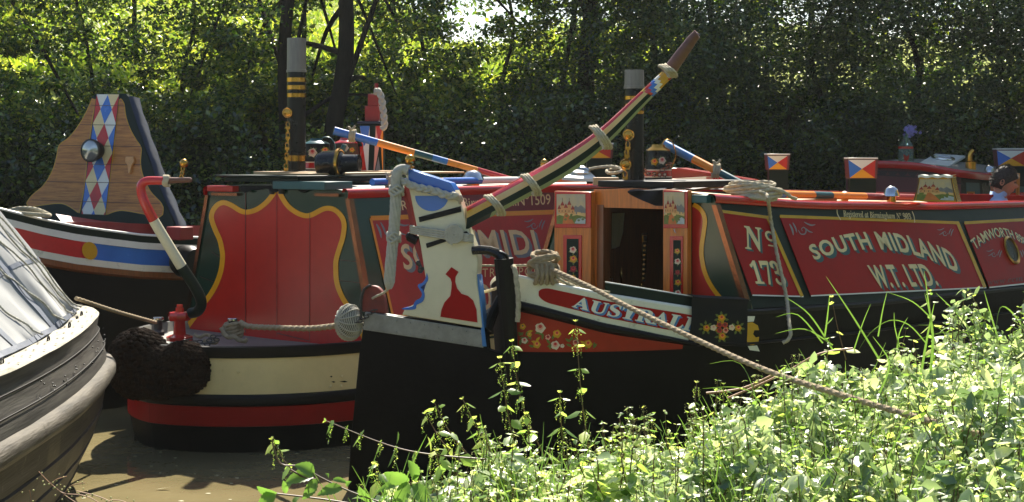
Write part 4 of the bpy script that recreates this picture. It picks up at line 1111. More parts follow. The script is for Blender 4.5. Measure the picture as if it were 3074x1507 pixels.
# white rope ball fender
t = thing("rope_ball_fender", "round white woven rope ball fender hanging at the corner of the black rudder", "fender", tuple(P(1048, 968, 10.5)))
ce = P(1048, 968, 10.5); ax = V((-.75, -.6, .25)).normalized(); a1 = ax.cross(V((0, 0, 1))).normalized(); a2 = ax.cross(a1)
MB().ball(ce, .088, 18, sc=(.92, .92, 1.2)).build("core", "black_cloth", t)
mb = MB(); q = []
def onball(th, ph, k=1.0):
    d = ax * math.cos(th) + (a1 * math.cos(ph) + a2 * math.sin(ph)) * math.sin(th); return ce + V((d.x * .092, d.y * .092, d.z * .118)) * k
for i in range(900):
    f = i / 900; th = .04 + f * 2.7; q.append(onball(th, i * .14 * (1 + 0 * f), 1.0 + .02 * math.sin(i * 2.2)))
mb.tube(q, .0042, 6)
for k in range(14):
    mb.tube([onball(.1 + j * .1, 2 * math.pi * k / 14 + j * .03, 1.05 + .03 * (j % 2)) for j in range(28)], .0046, 6)
mb.build("netting", "rope_white", t)
mb = MB(); c = smooth_path([P(1074, 968, 10.42), P(1100, 950, 10.38), P(1126, 930, 10.36)], .022)
for i, p in enumerate(c): mb.tube([p + (V((.016 * math.cos(a), 0, .010 * math.sin(a))) if i % 2 else V((.016 * math.cos(a), .010 * math.sin(a), 0))) for a in [2 * math.pi * k / 10 for k in range(11)]], .004, 5)
mb.build("chain", "iron", t)

# ================================================================ mooring ropes of the butty
t = thing("bank_mooring_rope", "thick tan rope running from the butty's stern down to the nettle bank", "rope", tuple(P(1630, 800, 10.15)))
mb = MB().rope([P(1655, 808, 10.1), P(1760, 856, 9.65), P(1900, 928, 9.1), P(2100, 1024, 8.4), P(2300, 1112, 7.8), P(2500, 1178, 7.3), P(2700, 1238, 6.9), P(2850, 1280, 6.6), P(2988, 1322, 6.4), P(3000, 1350, 6.38)], .0140); mb.build("line", "rope_brown", t)
mb = MB(); ce = P(1632, 800, 10.2)
for k in range(9):
    a0 = k * 1.3; tilt = (k % 3 - 1) * .35
    mb.rope([ce + V((math.cos(a) * (.075 + .012 * (k % 3)), math.sin(a) * .085, .075 - k * .02 + math.sin(a + a0) * .03 * (1 + tilt))) for a in [2 * math.pi * i / 12 for i in range(13)]], .0145)
for k in range(4): mb.rope([ce + V((-.05 + .035 * k, -.09, .02)), ce + V((-.04 + .03 * k, -.11, -.05)), ce + V((-.06 + .04 * k, -.08, -.11))], .015)
mb.build("coil", "rope_brown", t)
mb = MB().rope([P(1660, 818, 10.12), P(1720, 846, 9.95), P(1780, 868, 9.9), P(1830, 878, 9.95)], .009); mb.rope([P(1665, 828, 10.16), P(1700, 850, 10.15), P(1760, 872, 10.2), P(1800, 880, 10.25)], .009); mb.build("tail", "rope", t)
t = thing("stern_tie_rope", "thin taut rope from the rudder to the butty's stern coil", "rope", tuple(P(1500, 797, 10.3)))
mb = MB().rope([P(1428, 797, 10.3), P(1500, 798, 10.26), P(1596, 796, 10.22)], .008); mb.rope([P(1430, 882, 10.5), P(1470, 872, 10.4), P(1500, 862, 10.35)], .010); mb.build("line", "rope", t)
t = thing("stern_post_fender_rope", "plaited rope tail hanging beside the black stern post", "rope", tuple(P(1552, 890, 10.1)))
mb = MB().rope([P(1536, 800, 10.1), P(1545, 806, 10.06), P(1550, 840, 10.05), P(1556, 900, 10.05), P(1554, 966, 10.06)], .016); mb.build("tail", "rope", t)
# straw-like rope heap on the stern deck
t = thing("frayed_rope_heap", "frayed pale rope strands heaped on the butty's stern deck", "rope", tuple(P(1690, 860, 10.3)))
mb = MB(); rs = random.Random(9)
for k in range(70):
    x = rs.uniform(1600, 1790); y = 838 + (x - 1600) * .21 + rs.uniform(-14, 6); a = P(x, y, 10.32 + rs.uniform(-.06, .06))
    mb.tube([a, a + V((rs.uniform(-.06, .06), rs.uniform(-.04, .04), rs.uniform(0, .03))), a + V((rs.uniform(-.1, .1), rs.uniform(-.06, .06), -.02))], .0035, 5)
mb.build("strands", "rope", t)
# rope coil on the roof and its tail over the side
t = thing("roof_rope_coil", "pale rope coil on the cabin roof with its tail hanging over the lettered side", "rope", tuple(A.pt(1.95, .5, 2.0)))
mb = MB(); ce = P(2262, 575, 11.2)
for k in range(7): mb.rope([ce + V((math.cos(a) * (.20 - .012 * abs(k - 3)) + .03 * math.sin(k), math.sin(a) * (.15 - .01 * k), k * .017 - .045 + .012 * math.sin(2 * a + k))) for a in [2 * math.pi * i / 14 for i in range(15)]], .0125)
mb.rope([ce + V((.1, -.1, .03)), ce + V((.2, -.12, .0)), ce + V((.26, -.1, -.04)), ce + V((.3, -.06, -.05))], .0125)
mb.build("coil", "rope", t)
mb = MB().rope([P(2278, 576, 11.0), P(2300, 584, 10.98), P(2306, 600, 10.93), ASIDE.hit(2314, 660, .03), ASIDE.hit(2330, 750, .03), ASIDE.hit(2352, 850, .03), ASIDE.hit(2362, 900, .04), P(2368, 960, 10.6), P(2372, 1010, 10.5), P(2350, 1030, 10.5)], .0125); mb.build("tail", "rope", t)

# ================================================================ chimneys, cans, lamp and other roof gear
def chimney(base, topz, capz, r, lab, capm, chainpts, bands, capr):
    t = thing("chimney", lab, "chimney", tuple(base))
    MB().lathe(base, [(r * 1.35, 0), (r * 1.35, .015), (r, .03), (r, capz - base.z), (r * .8, capz - base.z)], 28).build("pipe", "gloss_black", t)
    MB().lathe(V((base.x, base.y, capz)), [(capr * 1.06, -.01), (capr * 1.06, .012), (capr, .014), (capr * .98, topz - capz), (capr * .9, topz - capz), (capr * .88, 0)], 28).build("cap", capm, t)
    for z0, z1 in bands: MB().lathe(V((base.x, base.y, z0)), [(r * .99, 0), (r * 1.05, .002), (r * 1.05, z1 - z0 - .002), (r * .99, z1 - z0)], 28).build("brass_band", "brass", t)
    mb = MB(); cs = MB()
    for i, p in enumerate(chainpts):
        if p is None: continue
        p = V(p)
        if i in (0, 3):
            MB().lathe(p, [(0, -.010), (.042, -.008), (.046, -.002), (.042, .004), (.034, .002), (.026, .010), (0, .014)], 20, axis=(-.1, -1, .05)).build("brass_medallion", "brass", t)
        else:
            cs.tube([p + V((.016 * math.cos(a), .0, .026 * math.sin(a) + .012)) for a in [2 * math.pi * k / 10 for k in range(11)]], .0045, 5)
            cs.hexa([p + V((-.02, -.004, -.03)), p + V((.02, -.004, -.03)), p + V((.02, .004, -.03)), p + V((-.02, .004, -.03))], [p + V((-.02, -.004, -.006)), p + V((.02, -.004, -.006)), p + V((.02, .004, -.006)), p + V((-.02, .004, -.006))])
            cs.hexa([p + V((-.008, -.004, -.07)), p + V((.008, -.004, -.07)), p + V((.008, .004, -.07)), p + V((-.008, .004, -.07))], [p + V((-.008, -.004, -.03)), p + V((.008, -.004, -.03)), p + V((.008, .004, -.03)), p + V((-.008, .004, -.03))])
    cs.build("brass_chain", "brass", t)
    return t
Y1 = 13.66; zz = lambda py, Y: H - (py - CY) / F * Y
chimney(P(890, 566, Y1), zz(115, Y1), zz(214, Y1), .082, "tall black chimney with three brass bands and weathered grey top on the motor boat", "grey_metal",
        [P(862, 338, Y1 - .09), P(864, 378, Y1 - .09), P(864, 408, Y1 - .09), None, P(862, 440, Y1 - .09), P(861, 470, Y1 - .1), P(859, 502, Y1 - .12), P(857, 528, Y1 - .14)], [(zz(247, Y1), zz(233, Y1)), (zz(270, Y1), zz(256, Y1)), (zz(293, Y1), zz(280, Y1)), (zz(484, Y1), zz(466, Y1))], .085)
Y2 = 12.0
chimney(P(1904, 580, Y2), zz(210, Y2), zz(263, Y2), .074, "black chimney with pale grey top and brass medallion chain by the open cabin doors", "grey_metal",
        [P(1887, 405, Y2 - .1), P(1885, 438, Y2 - .1), P(1882, 462, Y2 - .1), P(1878, 494, Y2 - .12), P(1877, 528, Y2 - .14), P(1873, 558, Y2 - .16)], [(zz(300, Y2), zz(288, Y2)), (zz(322, Y2), zz(311, Y2)), (zz(343, Y2), zz(332, Y2))], .078)


# head lamp
lp = thing("head_lamp", "black tunnel headlamp with a brass rim standing on the motor boat roof", "lamp", tuple(P(995, 548, 13.1)))
ce = P(992, 492, 13.1); ax = V((.93, -.2, .03)).normalized()
MB().lathe(ce, [(0, -.13), (.05, -.128), (.09, -.11), (.112, -.06), (.115, .05), (.125, .07)], 30, axis=ax).build("body", "gloss_black", lp)
MB().lathe(ce, [(.122, .066), (.132, .072), (.132, .095), (.12, .10), (.112, .098)], 30, axis=ax).build("rim", "brass", lp)
MB().lathe(ce, [(.10, .10), (.078, .12), (.072, .25), (.076, .26), (.07, .262), (.0, .25)], 26, axis=ax).build("barrel", "gloss_black", lp)
mb = MB(); mb.lathe(P(995, 546, 13.1), [(0, -.02), (.075, -.02), (.075, -.008), (.03, 0), (.025, .05)], 16); mb.tube([P(984, 540, 13.1), P(980, 520, 13.1)], .014, 8); mb.tube([P(1006, 540, 13.1), P(1012, 520, 13.1)], .016, 8); mb.build("foot", "gloss_black", lp)
# water cans
def water_can(px, base, top, Y, rb, rt, lab, ground, handle, big, flowers, spout=True):
    b = P(px, base, Y); hgt = zz(top, Y) - b.z
    t = thing("water_can", lab, "water can", tuple(b))
    body = MB().lathe(b, [(0, 0), (rb, 0), (rb, .01), (rb + (rt - rb) * .33, hgt * .33), (rb + (rt - rb) * .36, hgt * .36), (rb + (rt - rb) * .5, hgt * .5), (rb + (rt - rb) * .53, hgt * .53), (rt, hgt), (rt * .92, hgt + .01), (.06, hgt + .03), (.05, hgt + .05), (0, hgt + .05)], 30, mf=lambda i, j: 1 if i in (3, 5) else (2 if i == 4 else (3 if i > 6 else 0))).build("body", [ground, "rose_white", "red", handle], t)
    if spout:
        mb = MB().tube([b + V((rb * .9, -.02, hgt * .25)), b + V((rb + .06, -.03, hgt * .6)), b + V((rb + .11, -.03, hgt * .98))], [.035, .026, .022], 10); mb.build("spout", handle, t)
    mb = MB(); hp = smooth_path([b + V((rt * .2, 0, hgt + .03)), b + V((rt * .5, 0, hgt + big)), b + V((rt * 1.1, 0, hgt + big * .9)), b + V((rt * 1.45, 0, hgt * .9)), b + V((rt * 1.05, 0, hgt * .55))], .02)
    rows = [[p + V((0, w, 0)) + (V((0, 0, .004)) if k == 1 else V((0, 0, 0))) for k, w in enumerate((-.025, 0, .025))] for p in hp]
    mb.grid(rows); o = mb.build("handle", handle, t); sd = o.modifiers.new("thick", 'SOLIDIFY'); sd.thickness = .006
    mb = MB(); ff = Pl(b + V((0, -rb, 0)), b + V((.2, -rb, 0)), b + V((0, -rt, hgt)))
    def hc(px_, py_, off):
        p = ff.hit(px_, py_, 0); dx = p.x - b.x; k = (p.z - b.z) / hgt; r = rb + (rt - rb) * k
        dx = max(-r * .98, min(r * .98, dx)); return V((p.x if abs(p.x - b.x) < r else b.x + dx, b.y - math.sqrt(max(0, r * r - dx * dx)) - off, p.z))
    for x, y, r, c in flowers:
        leaf_ring(mb, hc, x, y, r, 6, 3, r * .9, .002, .2); rose(mb, hc, x, y, r, c, .003)
    mb.build("painted_roses", ROSES, t)
    return t
water_can(950, 545, 432, 13.95, .15, .12, "painted water can with pink roses behind the black headlamp", "black", "teal", .06, ((938, 458, 13, PK), (975, 452, 10, YE), (945, 526, 10, PK), (925, 524, 8, YE), (962, 526, 8, YE)))
water_can(1038, 543, 430, 14.1, .14, .11, "gold painted water can with a red handle beneath the striped pole", "paint_line", "red", .07, ((1036, 444, 10, PK), (1018, 450, 7, YE), (1056, 450, 7, YE), (1040, 520, 9, PK), (1062, 524, 8, YE), (1020, 524, 8, YE)), False)
water_can(1976, 572, 452, 12.45, .118, .10, "black water can with rose band and brass ring handle near the chimney", "gloss_black", "brass", .085, ((1965, 486, 10, YE), (1988, 482, 11, PK), (1968, 563, 8, YE), (1990, 562, 8, PK), (1948, 522, 6, (4, 2, 4)), (1964, 524, 6, (4, 2, 4)), (1980, 525, 6, (4, 2, 4)), (1996, 525, 6, (4, 2, 4))), False)
mb = MB(); c = smooth_path([P(1900, 496, 12.0), P(1925, 505, 12.15), P(1945, 522, 12.3), P(1965, 520, 12.3), P(1998, 505, 12.3), P(2010, 490, 12.35)], .03)
for i, p in enumerate(c): mb.tube([p + (V((.02 * math.cos(a), 0, .010 * math.sin(a))) if i % 2 else V((.02 * math.cos(a), .010 * math.sin(a), 0))) for a in [2 * math.pi * k / 10 for k in range(11)]], .0045, 5)
tag(mb.build("safety_chain", "copper"), "rusty chain looped from the chimney to the black water can handle", "chain")
# striped poles
def pole(name, pts, rads, segs, lab, tie=None):
    t = thing(name, lab, "boat pole", tuple(pts[0]))
    a, b = pts; n = 60
    tt = [a.lerp(b, i / n) for i in range(n + 1)]
    mats = [s[1] for s in segs]
    def mf(i, j):
        f = i / n
        for k, (e, m) in enumerate(segs):
            if f < e: return k
        return len(segs) - 1
    MB().tube(tt, [rads[0] + (rads[1] - rads[0]) * i / n for i in range(n + 1)], 12, mf=mf).build("shaft", mats, t)
    if tie is not None:
        ce = a.lerp(b, tie); mb = MB()
        for k in range(3): mb.rope([ce + V((.02 * (k - 1) + .006 * math.sin(q), math.cos(q) * .05, math.sin(q) * .05)) for q in [2 * math.pi * i / 10 for i in range(11)]], .011)
        mb.rope([ce + V((0, -.04, .03)), ce + V((-.03, -.05, .08)), ce + V((.0, -.05, .06)), ce + V((.03, -.05, .09))], .009)
        mb.build("rope_tie", "rope", t)
    return t
pole("striped_pole", (P(1002, 392, 13.9), P(1548, 542, 14.3)), (.038, .026), [(.22, "blue"), (.42, "orange"), (.52, "teal"), (.61, "shade_blue"), (.78, "orange"), (.9, "red"), (1.1, "red")], "long pole striped blue, orange and red sloping down behind the rudder", .1)
pole("striped_pole", (P(1994, 432, 12.6), P(2300, 590, 12.0)), (.036, .028), [(.3, "shade_blue"), (.56, "orange"), (.8, "teal"), (.95, "gold"), (1.1, "teal")], "shorter pole striped blue, orange and teal leaning beside the rose water can", .52)
pole("roof_pole", (A.pt(2.25, .60, 2.0), A.pt(4.6, .58, 1.925)), (.030, .03), [(.1, "shade_blue"), (.28, "orange"), (.40, "teal"), (.62, "orange"), (1.1, "red_dull")], "thick striped pole lying along the butty's cabin roof edge")
pole("roof_pole", (M.pt(1.7, .75, 2.065), M.pt(5.2, .75, 2.06)), (.032, .03), [(.2, "blue"), (.24, "gold"), (.4, "blue"), (.55, "white"), (.7, "teal"), (.9, "orange"), (1.1, "teal")], "blue and white pole lying along the motor boat's roof edge", .06)
# planks on the hatch of the motor boat
mb = MB().fbox(M, 1.4, 3.4, -.1, .3, 2.125, 2.14); mb.fbox(M, 1.5, 3.0, -.5, -.15, 2.125, 2.15); tag(mb.build("roof_plank", "roof_tan", bev=.003), "pale planks laid over the motor boat's sliding hatch", "planks")
# box mast with diamonds and red lifting mast
bm_ = thing("box_mast", "green box mast with blue and red diamonds and a stepped red top", "mast", tuple(P(1118, 560, 14.6)))
YB = 14.6
def bx(x0, x1, y0, y1, d, Y=YB, t0=None, t1=None):
    t0 = x0 if t0 is None else t0; t1 = x1 if t1 is None else t1; dv = V((0, d, 0))
    a = [P(x0, y0, Y), P(x1, y0, Y)]; b = [P(t0, y1, Y), P(t1, y1, Y)]
    return [a[0], a[1], a[1] + dv, a[0] + dv], [b[0], b[1], b[1] + dv, b[0] + dv]
MB().hexa(*bx(1078, 1150, 562, 372, .2, t0=1082, t1=1150)).build("mast_box", "green_dark", bm_, bev=.006)
MB().hexa(*bx(1072, 1158, 372, 364, .24, YB - .02)).build("collar", "navy", bm_, bev=.003)
BF = Pl(P(1078, 500, YB), P(1150, 500, YB), P(1100, 380, YB))
for pts, m in ((((1080, 378), (1110, 378), (1104, 420), (1092, 440)), "blue"), (((1080, 378), (1092, 440), (1104, 420), (1110, 380), (1104, 540)), "white"), (((1080, 440), (1090, 440), (1104, 545), (1085, 545)), "red"), (((1128, 378), (1150, 378), (1142, 410), (1138, 440)), "red"), (((1128, 378), (1138, 440), (1120, 540)), "rose_pink"), (((1150, 378), (1142, 410), (1150, 548)), "orange"), (((1136, 470), (1147, 548), (1120, 548)), "letter_grey")):
    mb = MB(); mb.sheet(BF, pts, .004 + .001 * (hash(m) % 3), .004); mb.build("painted_diamond", m, bm_)
MB().hexa(*bx(1095, 1138, 364, 318, .12, YB + .03)).build("mast_step", "red_dull", bm_, bev=.004)
MB().hexa(*bx(1104, 1136, 318, 282, .10, YB + .04)).build("mast_step", "red_dull", bm_, bev=.004)
MB().tube([P(1128, 284, YB + .08), P(1130, 250, YB + .08)], .018, 10).build("mast_tip", "red_dull", bm_)
t = thing("mast_rope", "white plaited rope hanging down from the red mast top", "rope", tuple(P(1150, 390, 14.5)))
braid("plait", [P(1126, 276, 14.6), P(1136, 274, 14.5), P(1144, 290, 14.48), P(1150, 330, 14.48), P(1154, 375, 14.48), P(1148, 388, 14.48)], .028, t)
# mushroom vents
def vent(p, r, h, lab):
    t = thing("mushroom_vent", lab, "roof vent", tuple(p), "mushroom vents on the cabin roofs")
    MB().lathe(p, [(r * .55, -.03), (r * .55, .02), (r * .6, .022)], 22).build("collar", "brass", t)
    MB().lathe(p, [(r * .9, .018), (r, .022), (r * .96, .035), (r * .75, .02 + h * .7), (r * .4, .02 + h * .95), (0, .02 + h)], 26).build("dome", "steel", t)
vent(P(1420, 547, 13.9), .105, .09, "broad pale vent dome under the lower end of the long striped pole")
vent(P(2676, 596, 12.75), .068, .085, "shiny vent dome beside the castle-painted block on the butty roof")
vent(P(2536, 604, 12.4), .052, .06, "small low vent dome nearest the roof rope coil on the butty")
vent(P(2970, 522, 18.4), .068, .085, "small vent dome on the far red roof behind the man's head")
t = thing("roof_finial", "brass ball finial on the far cabin roof behind the middle of the tiller", "finial", tuple(P(1634, 520, 14.8)))
MB().lathe(P(1634, 520, 14.8), [(.04, -.1), (.03, -.02), (.012, .0), (.012, .05)], 14).ball(P(1634, 490, 14.8), .042, 14).build("ball", "brass", t)
# open white side-lights, coiled rope, wooden box on the roof beyond
def pigeon(q, Y0, Y1, lab, lid):
    pl = Pl(P(*q[0], Y0), P(*q[1], Y0), P(*q[2], Y1))
    t = thing("skylight", lab, "skylight", tuple(P(*q[0], Y0)))
    MB().prism([pl.hit(*p) for p in q], V((0, 0, -.03))).build("lid", "white", t, bev=.004)
    c = bil(q[3], q[2], q[1], q[0])(.5, .55); cc = pl.hit(*c); ex = (pl.hit(c[0] + 10, c[1]) - cc).normalized(); ey = pl.n.cross(ex)
    mb = MB(); mb.tube([cc + pl.n * .012 + ex * (lid * math.cos(a)) + ey * (lid * math.sin(a)) for a in [2 * math.pi * k / 24 for k in range(25)]], .014, 8); mb.build("port_rim", "steel", t)
    return t
pigeon([(1686, 532), (1794, 537), (1752, 496), (1716, 505)], 14.3, 14.75, "white hinged skylight lid behind the tiller", .11)
pigeon([(2758, 489), (2850, 496), (2898, 467), (2808, 461)], 18.3, 19.2, "bright white skylight lid lying on the far red cabin roof", .13)
t = thing("rope_on_roof", "thin rope laid in loops beside the white skylight behind the tiller", "rope", tuple(P(1810, 520, 14.0)))
mb = MB().rope([P(1768, 508, 14.1), P(1800, 502, 14.1), P(1840, 500, 14.0), P(1866, 508, 13.9), P(1860, 516, 13.85), P(1830, 520, 13.9), P(1822, 512, 14.0), P(1850, 506, 14.1)], .014); mb.build("loop", "rope", t)
MB_box = MB().hexa(*bx(1782, 1858, 556, 533, .14, 13.7)).build("wooden_box", "roof_tan", bev=.004); tag(MB_box, "plain pale wooden box on the roof beside the brass medallion chain", "box")
# rows of stands with painted ends
def stand(x0, x1, y0, y1, y2, Y, lab, chip=False):
    t = thing("plank_stand", lab, "stand", tuple(P((x0 + x1) / 2, y2, Y)), "painted plank stands along the boats")
    MB().hexa(*bx(x0 + 6, x1 - 6, y2, y1, .10, Y)).build("post", "green_dark", t, bev=.003)
    mb = MB(); b, tp = bx(x0 + 4, x1 - 4, y1, y0, .16, Y - .02, x0, x1); mb.hexa(b, tp); blk = mb.build("block", "maroon", t, bev=.003)
    pl = Pl(b[0], b[1], tp[0]); x0_, x1_ = x0 + 1, x1 - 8; c = ((x0_ + x1_) / 2, (y0 + y1) / 2)
    for pts, m in ((((x0_, y0 + 2), (x1_, y0 + 2), c), "white_chip" if chip else "white"), (((x1_, y0 + 2), (x1_ - 2, y1 - 2), c), "red"), (((x1_ - 2, y1 - 2), (x0_ + 4, y1 - 2), c), "yellow"), (((x0_ + 4, y1 - 2), (x0_, y0 + 2), c), "blue")):
        mb = MB(); mb.sheet(pl, pts, .003, .003); mb.build("painted_triangle", m, blk)
    MB().hexa(*bx(x0, x1, y0 - 1, y0 - 5, .17, Y - .025)).build("cap", "white", t, bev=.002)
stand(2303, 2372, 466, 510, 590, 13.6, "stand with blue, red and yellow triangles and chipped white top behind the rope coil", True)
stand(2546, 2636, 478, 536, 612, 13.3, "stand with cream, blue, red and yellow triangles left of the flower jar")
stand(2992, 3086, 450, 500, 560, 18.6, "stand with cream, blue, red and yellow triangles above the man's head")
stand(1756, 1842, 434, 476, 552, 14.6, "stand with red and orange triangles half hidden behind the raised tiller")
# flower jar
t = thing("flower_jar", "clear jar with a red label holding violet flowers on the far roof", "jar", tuple(P(2720, 496, 18.5)))
bj = P(2720, 497, 18.5); r = .092
mb = MB(); mb.lathe(bj, [(0, 0), (r, 0), (r, .236), (r * .92, .25), (.038, .316), (.035, .36), (.042, .366)], 8); mb.build("glass", "bottle_glass", t)
MB().lathe(bj, [(r + .002, .204), (r + .002, .23)], 8).build("label_band", "red", t)
mb = MB(); pj = Pl(bj + V((-.1, -r - .003, 0)), bj + V((.1, -r - .003, 0)), bj + V((0, -r - .003, .2)))
mb.sheet(pj, ((2712, 462), (2722, 470), (2730, 463), (2728, 478), (2722, 484), (2714, 480)), .002, .003); mb.build("label_mark", "orange_red", t)
mb = MB(); rs = random.Random(4)
for k in range(14): mb.tube([bj + V((0, 0, .25)), bj + V((rs.gauss(0, .012), rs.gauss(0, .01), .37)), P(2731 + rs.gauss(0, 9), 395 + rs.gauss(0, 5), 18.5)], .004, 4)
mb.build("stalks", "leaf_nettle", t)
mb = MB()
for k in range(60):
    c = P(2731 + rs.gauss(0, 9), 392 + rs.gauss(0, 7), 18.5 + rs.gauss(0, .03))
    for j in range(5): a = j * 1.256; mb.add([c, c + V((math.cos(a) * .02, -.006, math.sin(a) * .02)), c + V((math.cos(a + .7) * .02, -.004, math.sin(a + .7) * .02))], [[0, 1, 2]])
mb.build("blossom", "flower_violet", t)
# brass pipe
t = thing("brass_pipe", "short curved brass pipe on the far red roof", "pipe", tuple(P(2914, 512, 18.3)))
MB().tube(smooth_path([P(2912, 512, 18.3), P(2911, 480, 18.3), P(2913, 462, 18.3), P(2922, 452, 18.3)], .02), .032, 12).build("pipe", "brass", t)
MB().lathe(P(2914, 514, 18.3), [(.062, 0), (.062, .11), (.037, .125)], 16).build("collar", "brass", t)
# castle-painted block on the roof
t = thing("painted_block", "castle-painted cabin block with curved yellow sides standing on the butty roof", "painted block", tuple(P(2806, 604, 12.7)))
bl = [(2740, 603), (2876, 607), (2868, 580), (2862, 553), (2858, 530), (2756, 528), (2755, 548), (2750, 574)]
mb = MB(); mb.prism([P(x, y, 12.75) for x, y in bl], V((.09, .2, 0))); bk = mb.build("block", "gold", t, bev=.003)
BK = Pl(P(2740, 603, 12.75), P(2876, 607, 12.75), P(2800, 530, 12.75))
mb = MB(); castle(mb, BK.hit, ((2762, 538), (2853, 538), (2866, 602), (2750, 600)), .005); mb.build("castle_picture", CASTLE, bk)
mb = MB(); mb.stroke(BK, [(2758, 533), (2757, 548), (2752, 574), (2744, 602)], 3, .007); mb.stroke(BK, [(2855, 533), (2859, 556), (2865, 582), (2872, 605)], 3, .007); mb.build("line", "paint_line", bk)
mb = MB(); rows = [[P(2756 + 104 * k / 14, 530 - 4 - 2 * math.sin(k * 1.4), 12.72) + V((.09, .2, 0)) * s for k in range(15)] for s in (0, .5, 1)]; mb.grid(rows); rows2 = [[p - V((0, 0, .02)) for p in r] for r in rows]; mb.grid(rows2); mb.grid([rows[0], rows2[0]]); mb.build("cap", "white", bk)

# ================================================================ far boats on the right (D) and red roofs behind the hatch
d_root = thing("narrowboat", "maroon-ended narrowboat with a red roof edge behind the butty's cabin roof", "boat", tuple(P(2800, 700, 19.22)))
def farbox(pts_top, pts_bot, thick, name, m, parent): return MB().prism([*pts_top, *reversed(pts_bot)], thick).build(name, m, parent)
ea, eb, ec = P(2540, 500, 18.85), P(2885, 524, 17.98), P(3110, 545, 19.34)
dn = V((0, 0, -1))
mb = MB(); mb.prism([ea, P(2640, 494, 18.60), P(2760, 500, 18.29), eb, V((eb.x, eb.y, .2)), V((ea.x, ea.y, .2))], V((.12, .3, 0))); en = mb.build("cabin_end", "maroon", d_root)
mb = MB(); mb.prism([eb, ec, V((ec.x, ec.y, .2)), V((eb.x, eb.y, .2))], V((-.2, .4, 0))); sdn = mb.build("cabin_side", "green_dark", d_root)
edge = smooth_path([P(2534, 494, 18.79), P(2640, 489, 18.54), P(2760, 496, 18.23), P(2888, 518, 17.86), P(2990, 528, 18.48), P(3120, 536, 19.34)], .15)
mb = MB().grid([[p + V((0, a, b_)) for p in edge] for a, b_ in ((-.03, -.06), (-.04, -.005), (-.038, .008), (-.03, .02), (-.015, .027), (.02, .03), (.1, .03))]); mb.build("roof_edge", "red", d_root, sharp=60)
back = [p + V((1.3, 1.8, 0)) for p in edge]
MB().grid([[p + V((0, .08, .024)) for p in edge], [p.lerp(q, .5) + V((0, 0, .05)) for p, q in zip(edge, back)], back]).build("roof", "roof_grey", d_root)
DE = Pl(ea, eb, V((ea.x, ea.y, .2)))
mb = MB(); mb.stroke(DE, [(2560, 520), (2760, 532), (2890, 552)], 4, .004)
for k in range(8):
    cx = 2650 + k * 30; cy = 512 + k * 1.2; mb.sheet(DE, [(cx + 15 * math.cos(a), cy + 14 * math.sin(a)) for a in [math.pi * i / 8 for i in range(9)]], .003, .003)
mb.build("scalloped_trim", "maroon_dark", en)
DS = Pl(eb, ec, V((eb.x, eb.y, .2)))
for pts, m, nm in ((((2900, 548), (2940, 549), (2944, 602), (2902, 602)), "teal", "window"), (((2902, 575), (2926, 575), (2928, 602), (2904, 602)), "orange", "painted_panel"), (((2906, 580), (2922, 580), (2924, 602), (2908, 602)), "red", "painted_panel"), (((2946, 548), (2972, 549), (2976, 606), (2950, 606)), "gloss_black", "doorway"), (((2972, 549), (2980, 549), (2990, 612), (2982, 612)), "red", "door_edge"), (((3040, 548), (3074, 548), (3080, 600), (3042, 600)), "teal", "window")):
    mb = MB(); mb.sheet(DS, pts, .004 + (.004 if m == "red" else 0), .006); mb.build(nm, m, sdn)
mb = MB(); mb.prism([P(3054, 520, 17.79), P(3062, 520, 17.79), P(3060, 640, 17.79), P(3052, 640, 17.79)], V((0, .05, 0))); mb.build("door_post", "oak", d_root)
hb = MB(); c0 = [P(2520, 560, 18.85), P(2885, 580, 17.73), P(3150, 600, 19.10)]
hb.grid([[V((p.x, p.y - .2, 1.0)) for p in c0], [V((p.x, p.y - .2, -.3)) for p in c0]]); hb.grid([[V((p.x, p.y - .2, 1.0)) for p in c0], [V((p.x + .6, p.y + 1.6, 1.1)) for p in c0]]); hb.build("hull", "hull_black", d_root)
# the butty's far red coaming
mb = MB().prism([A.pt(3.6, -.2, 1.88), A.pt(3.6, -.2, 2.0), A.pt(7.0, .50, 1.90), A.pt(7.0, .50, 1.80)], A.c * .04); mb.build("hold_coaming", "red_deep", a_root, bev=.004)
# red roof boards on the boat beyond the water can
t = thing("red_roof_boards", "stepped bright red roof boards between the rose water can and the sloping pole", "roof boards", tuple(P(2130, 560, 14.2)))
for pts, Y, m in ((((1996, 506), (2040, 504), (2260, 540), (2260, 575), (1996, 575)), 14.6, "red"), (((2014, 545), (2180, 538), (2184, 575), (2014, 575)), 14.1, "red_deep")):
    MB().prism([P(x, y, Y) for x, y in pts], V((.1, .25, 0))).build("board", m, t, bev=.006)
MB().prism([P(2014, 536, 14.2), P(2120, 530, 14.2), P(2120, 545, 14.15), P(2014, 545, 14.15)], V((.1, .3, 0))).build("top_board", "roof_tan", t)
t = thing("loose_canvas", "brown canvas and thin battens folded on the roof beside the rose water can", "canvas", tuple(P(2100, 566, 12.0)))
mb = MB(); rows = []
for s in range(5): rows.append([P(1960 + 300 * k / 16, 570 - 9 * math.sin(math.pi * k / 16) * (s / 4) - 6 * math.sin(k * 1.3 + s) * (s / 4), 12.1 - .2 * k / 16 + .12 * s) for k in range(17)])
mb.grid(rows); mb.build("canvas", "paint_line", t)
mb = MB(); mb.tube([P(1960, 566, 12.1), P(2170, 555, 12.0)], .008, 6); mb.tube([P(2060, 574, 11.8), P(2165, 560, 11.9)], .008, 6); mb.build("batten", "roof_tan", t)

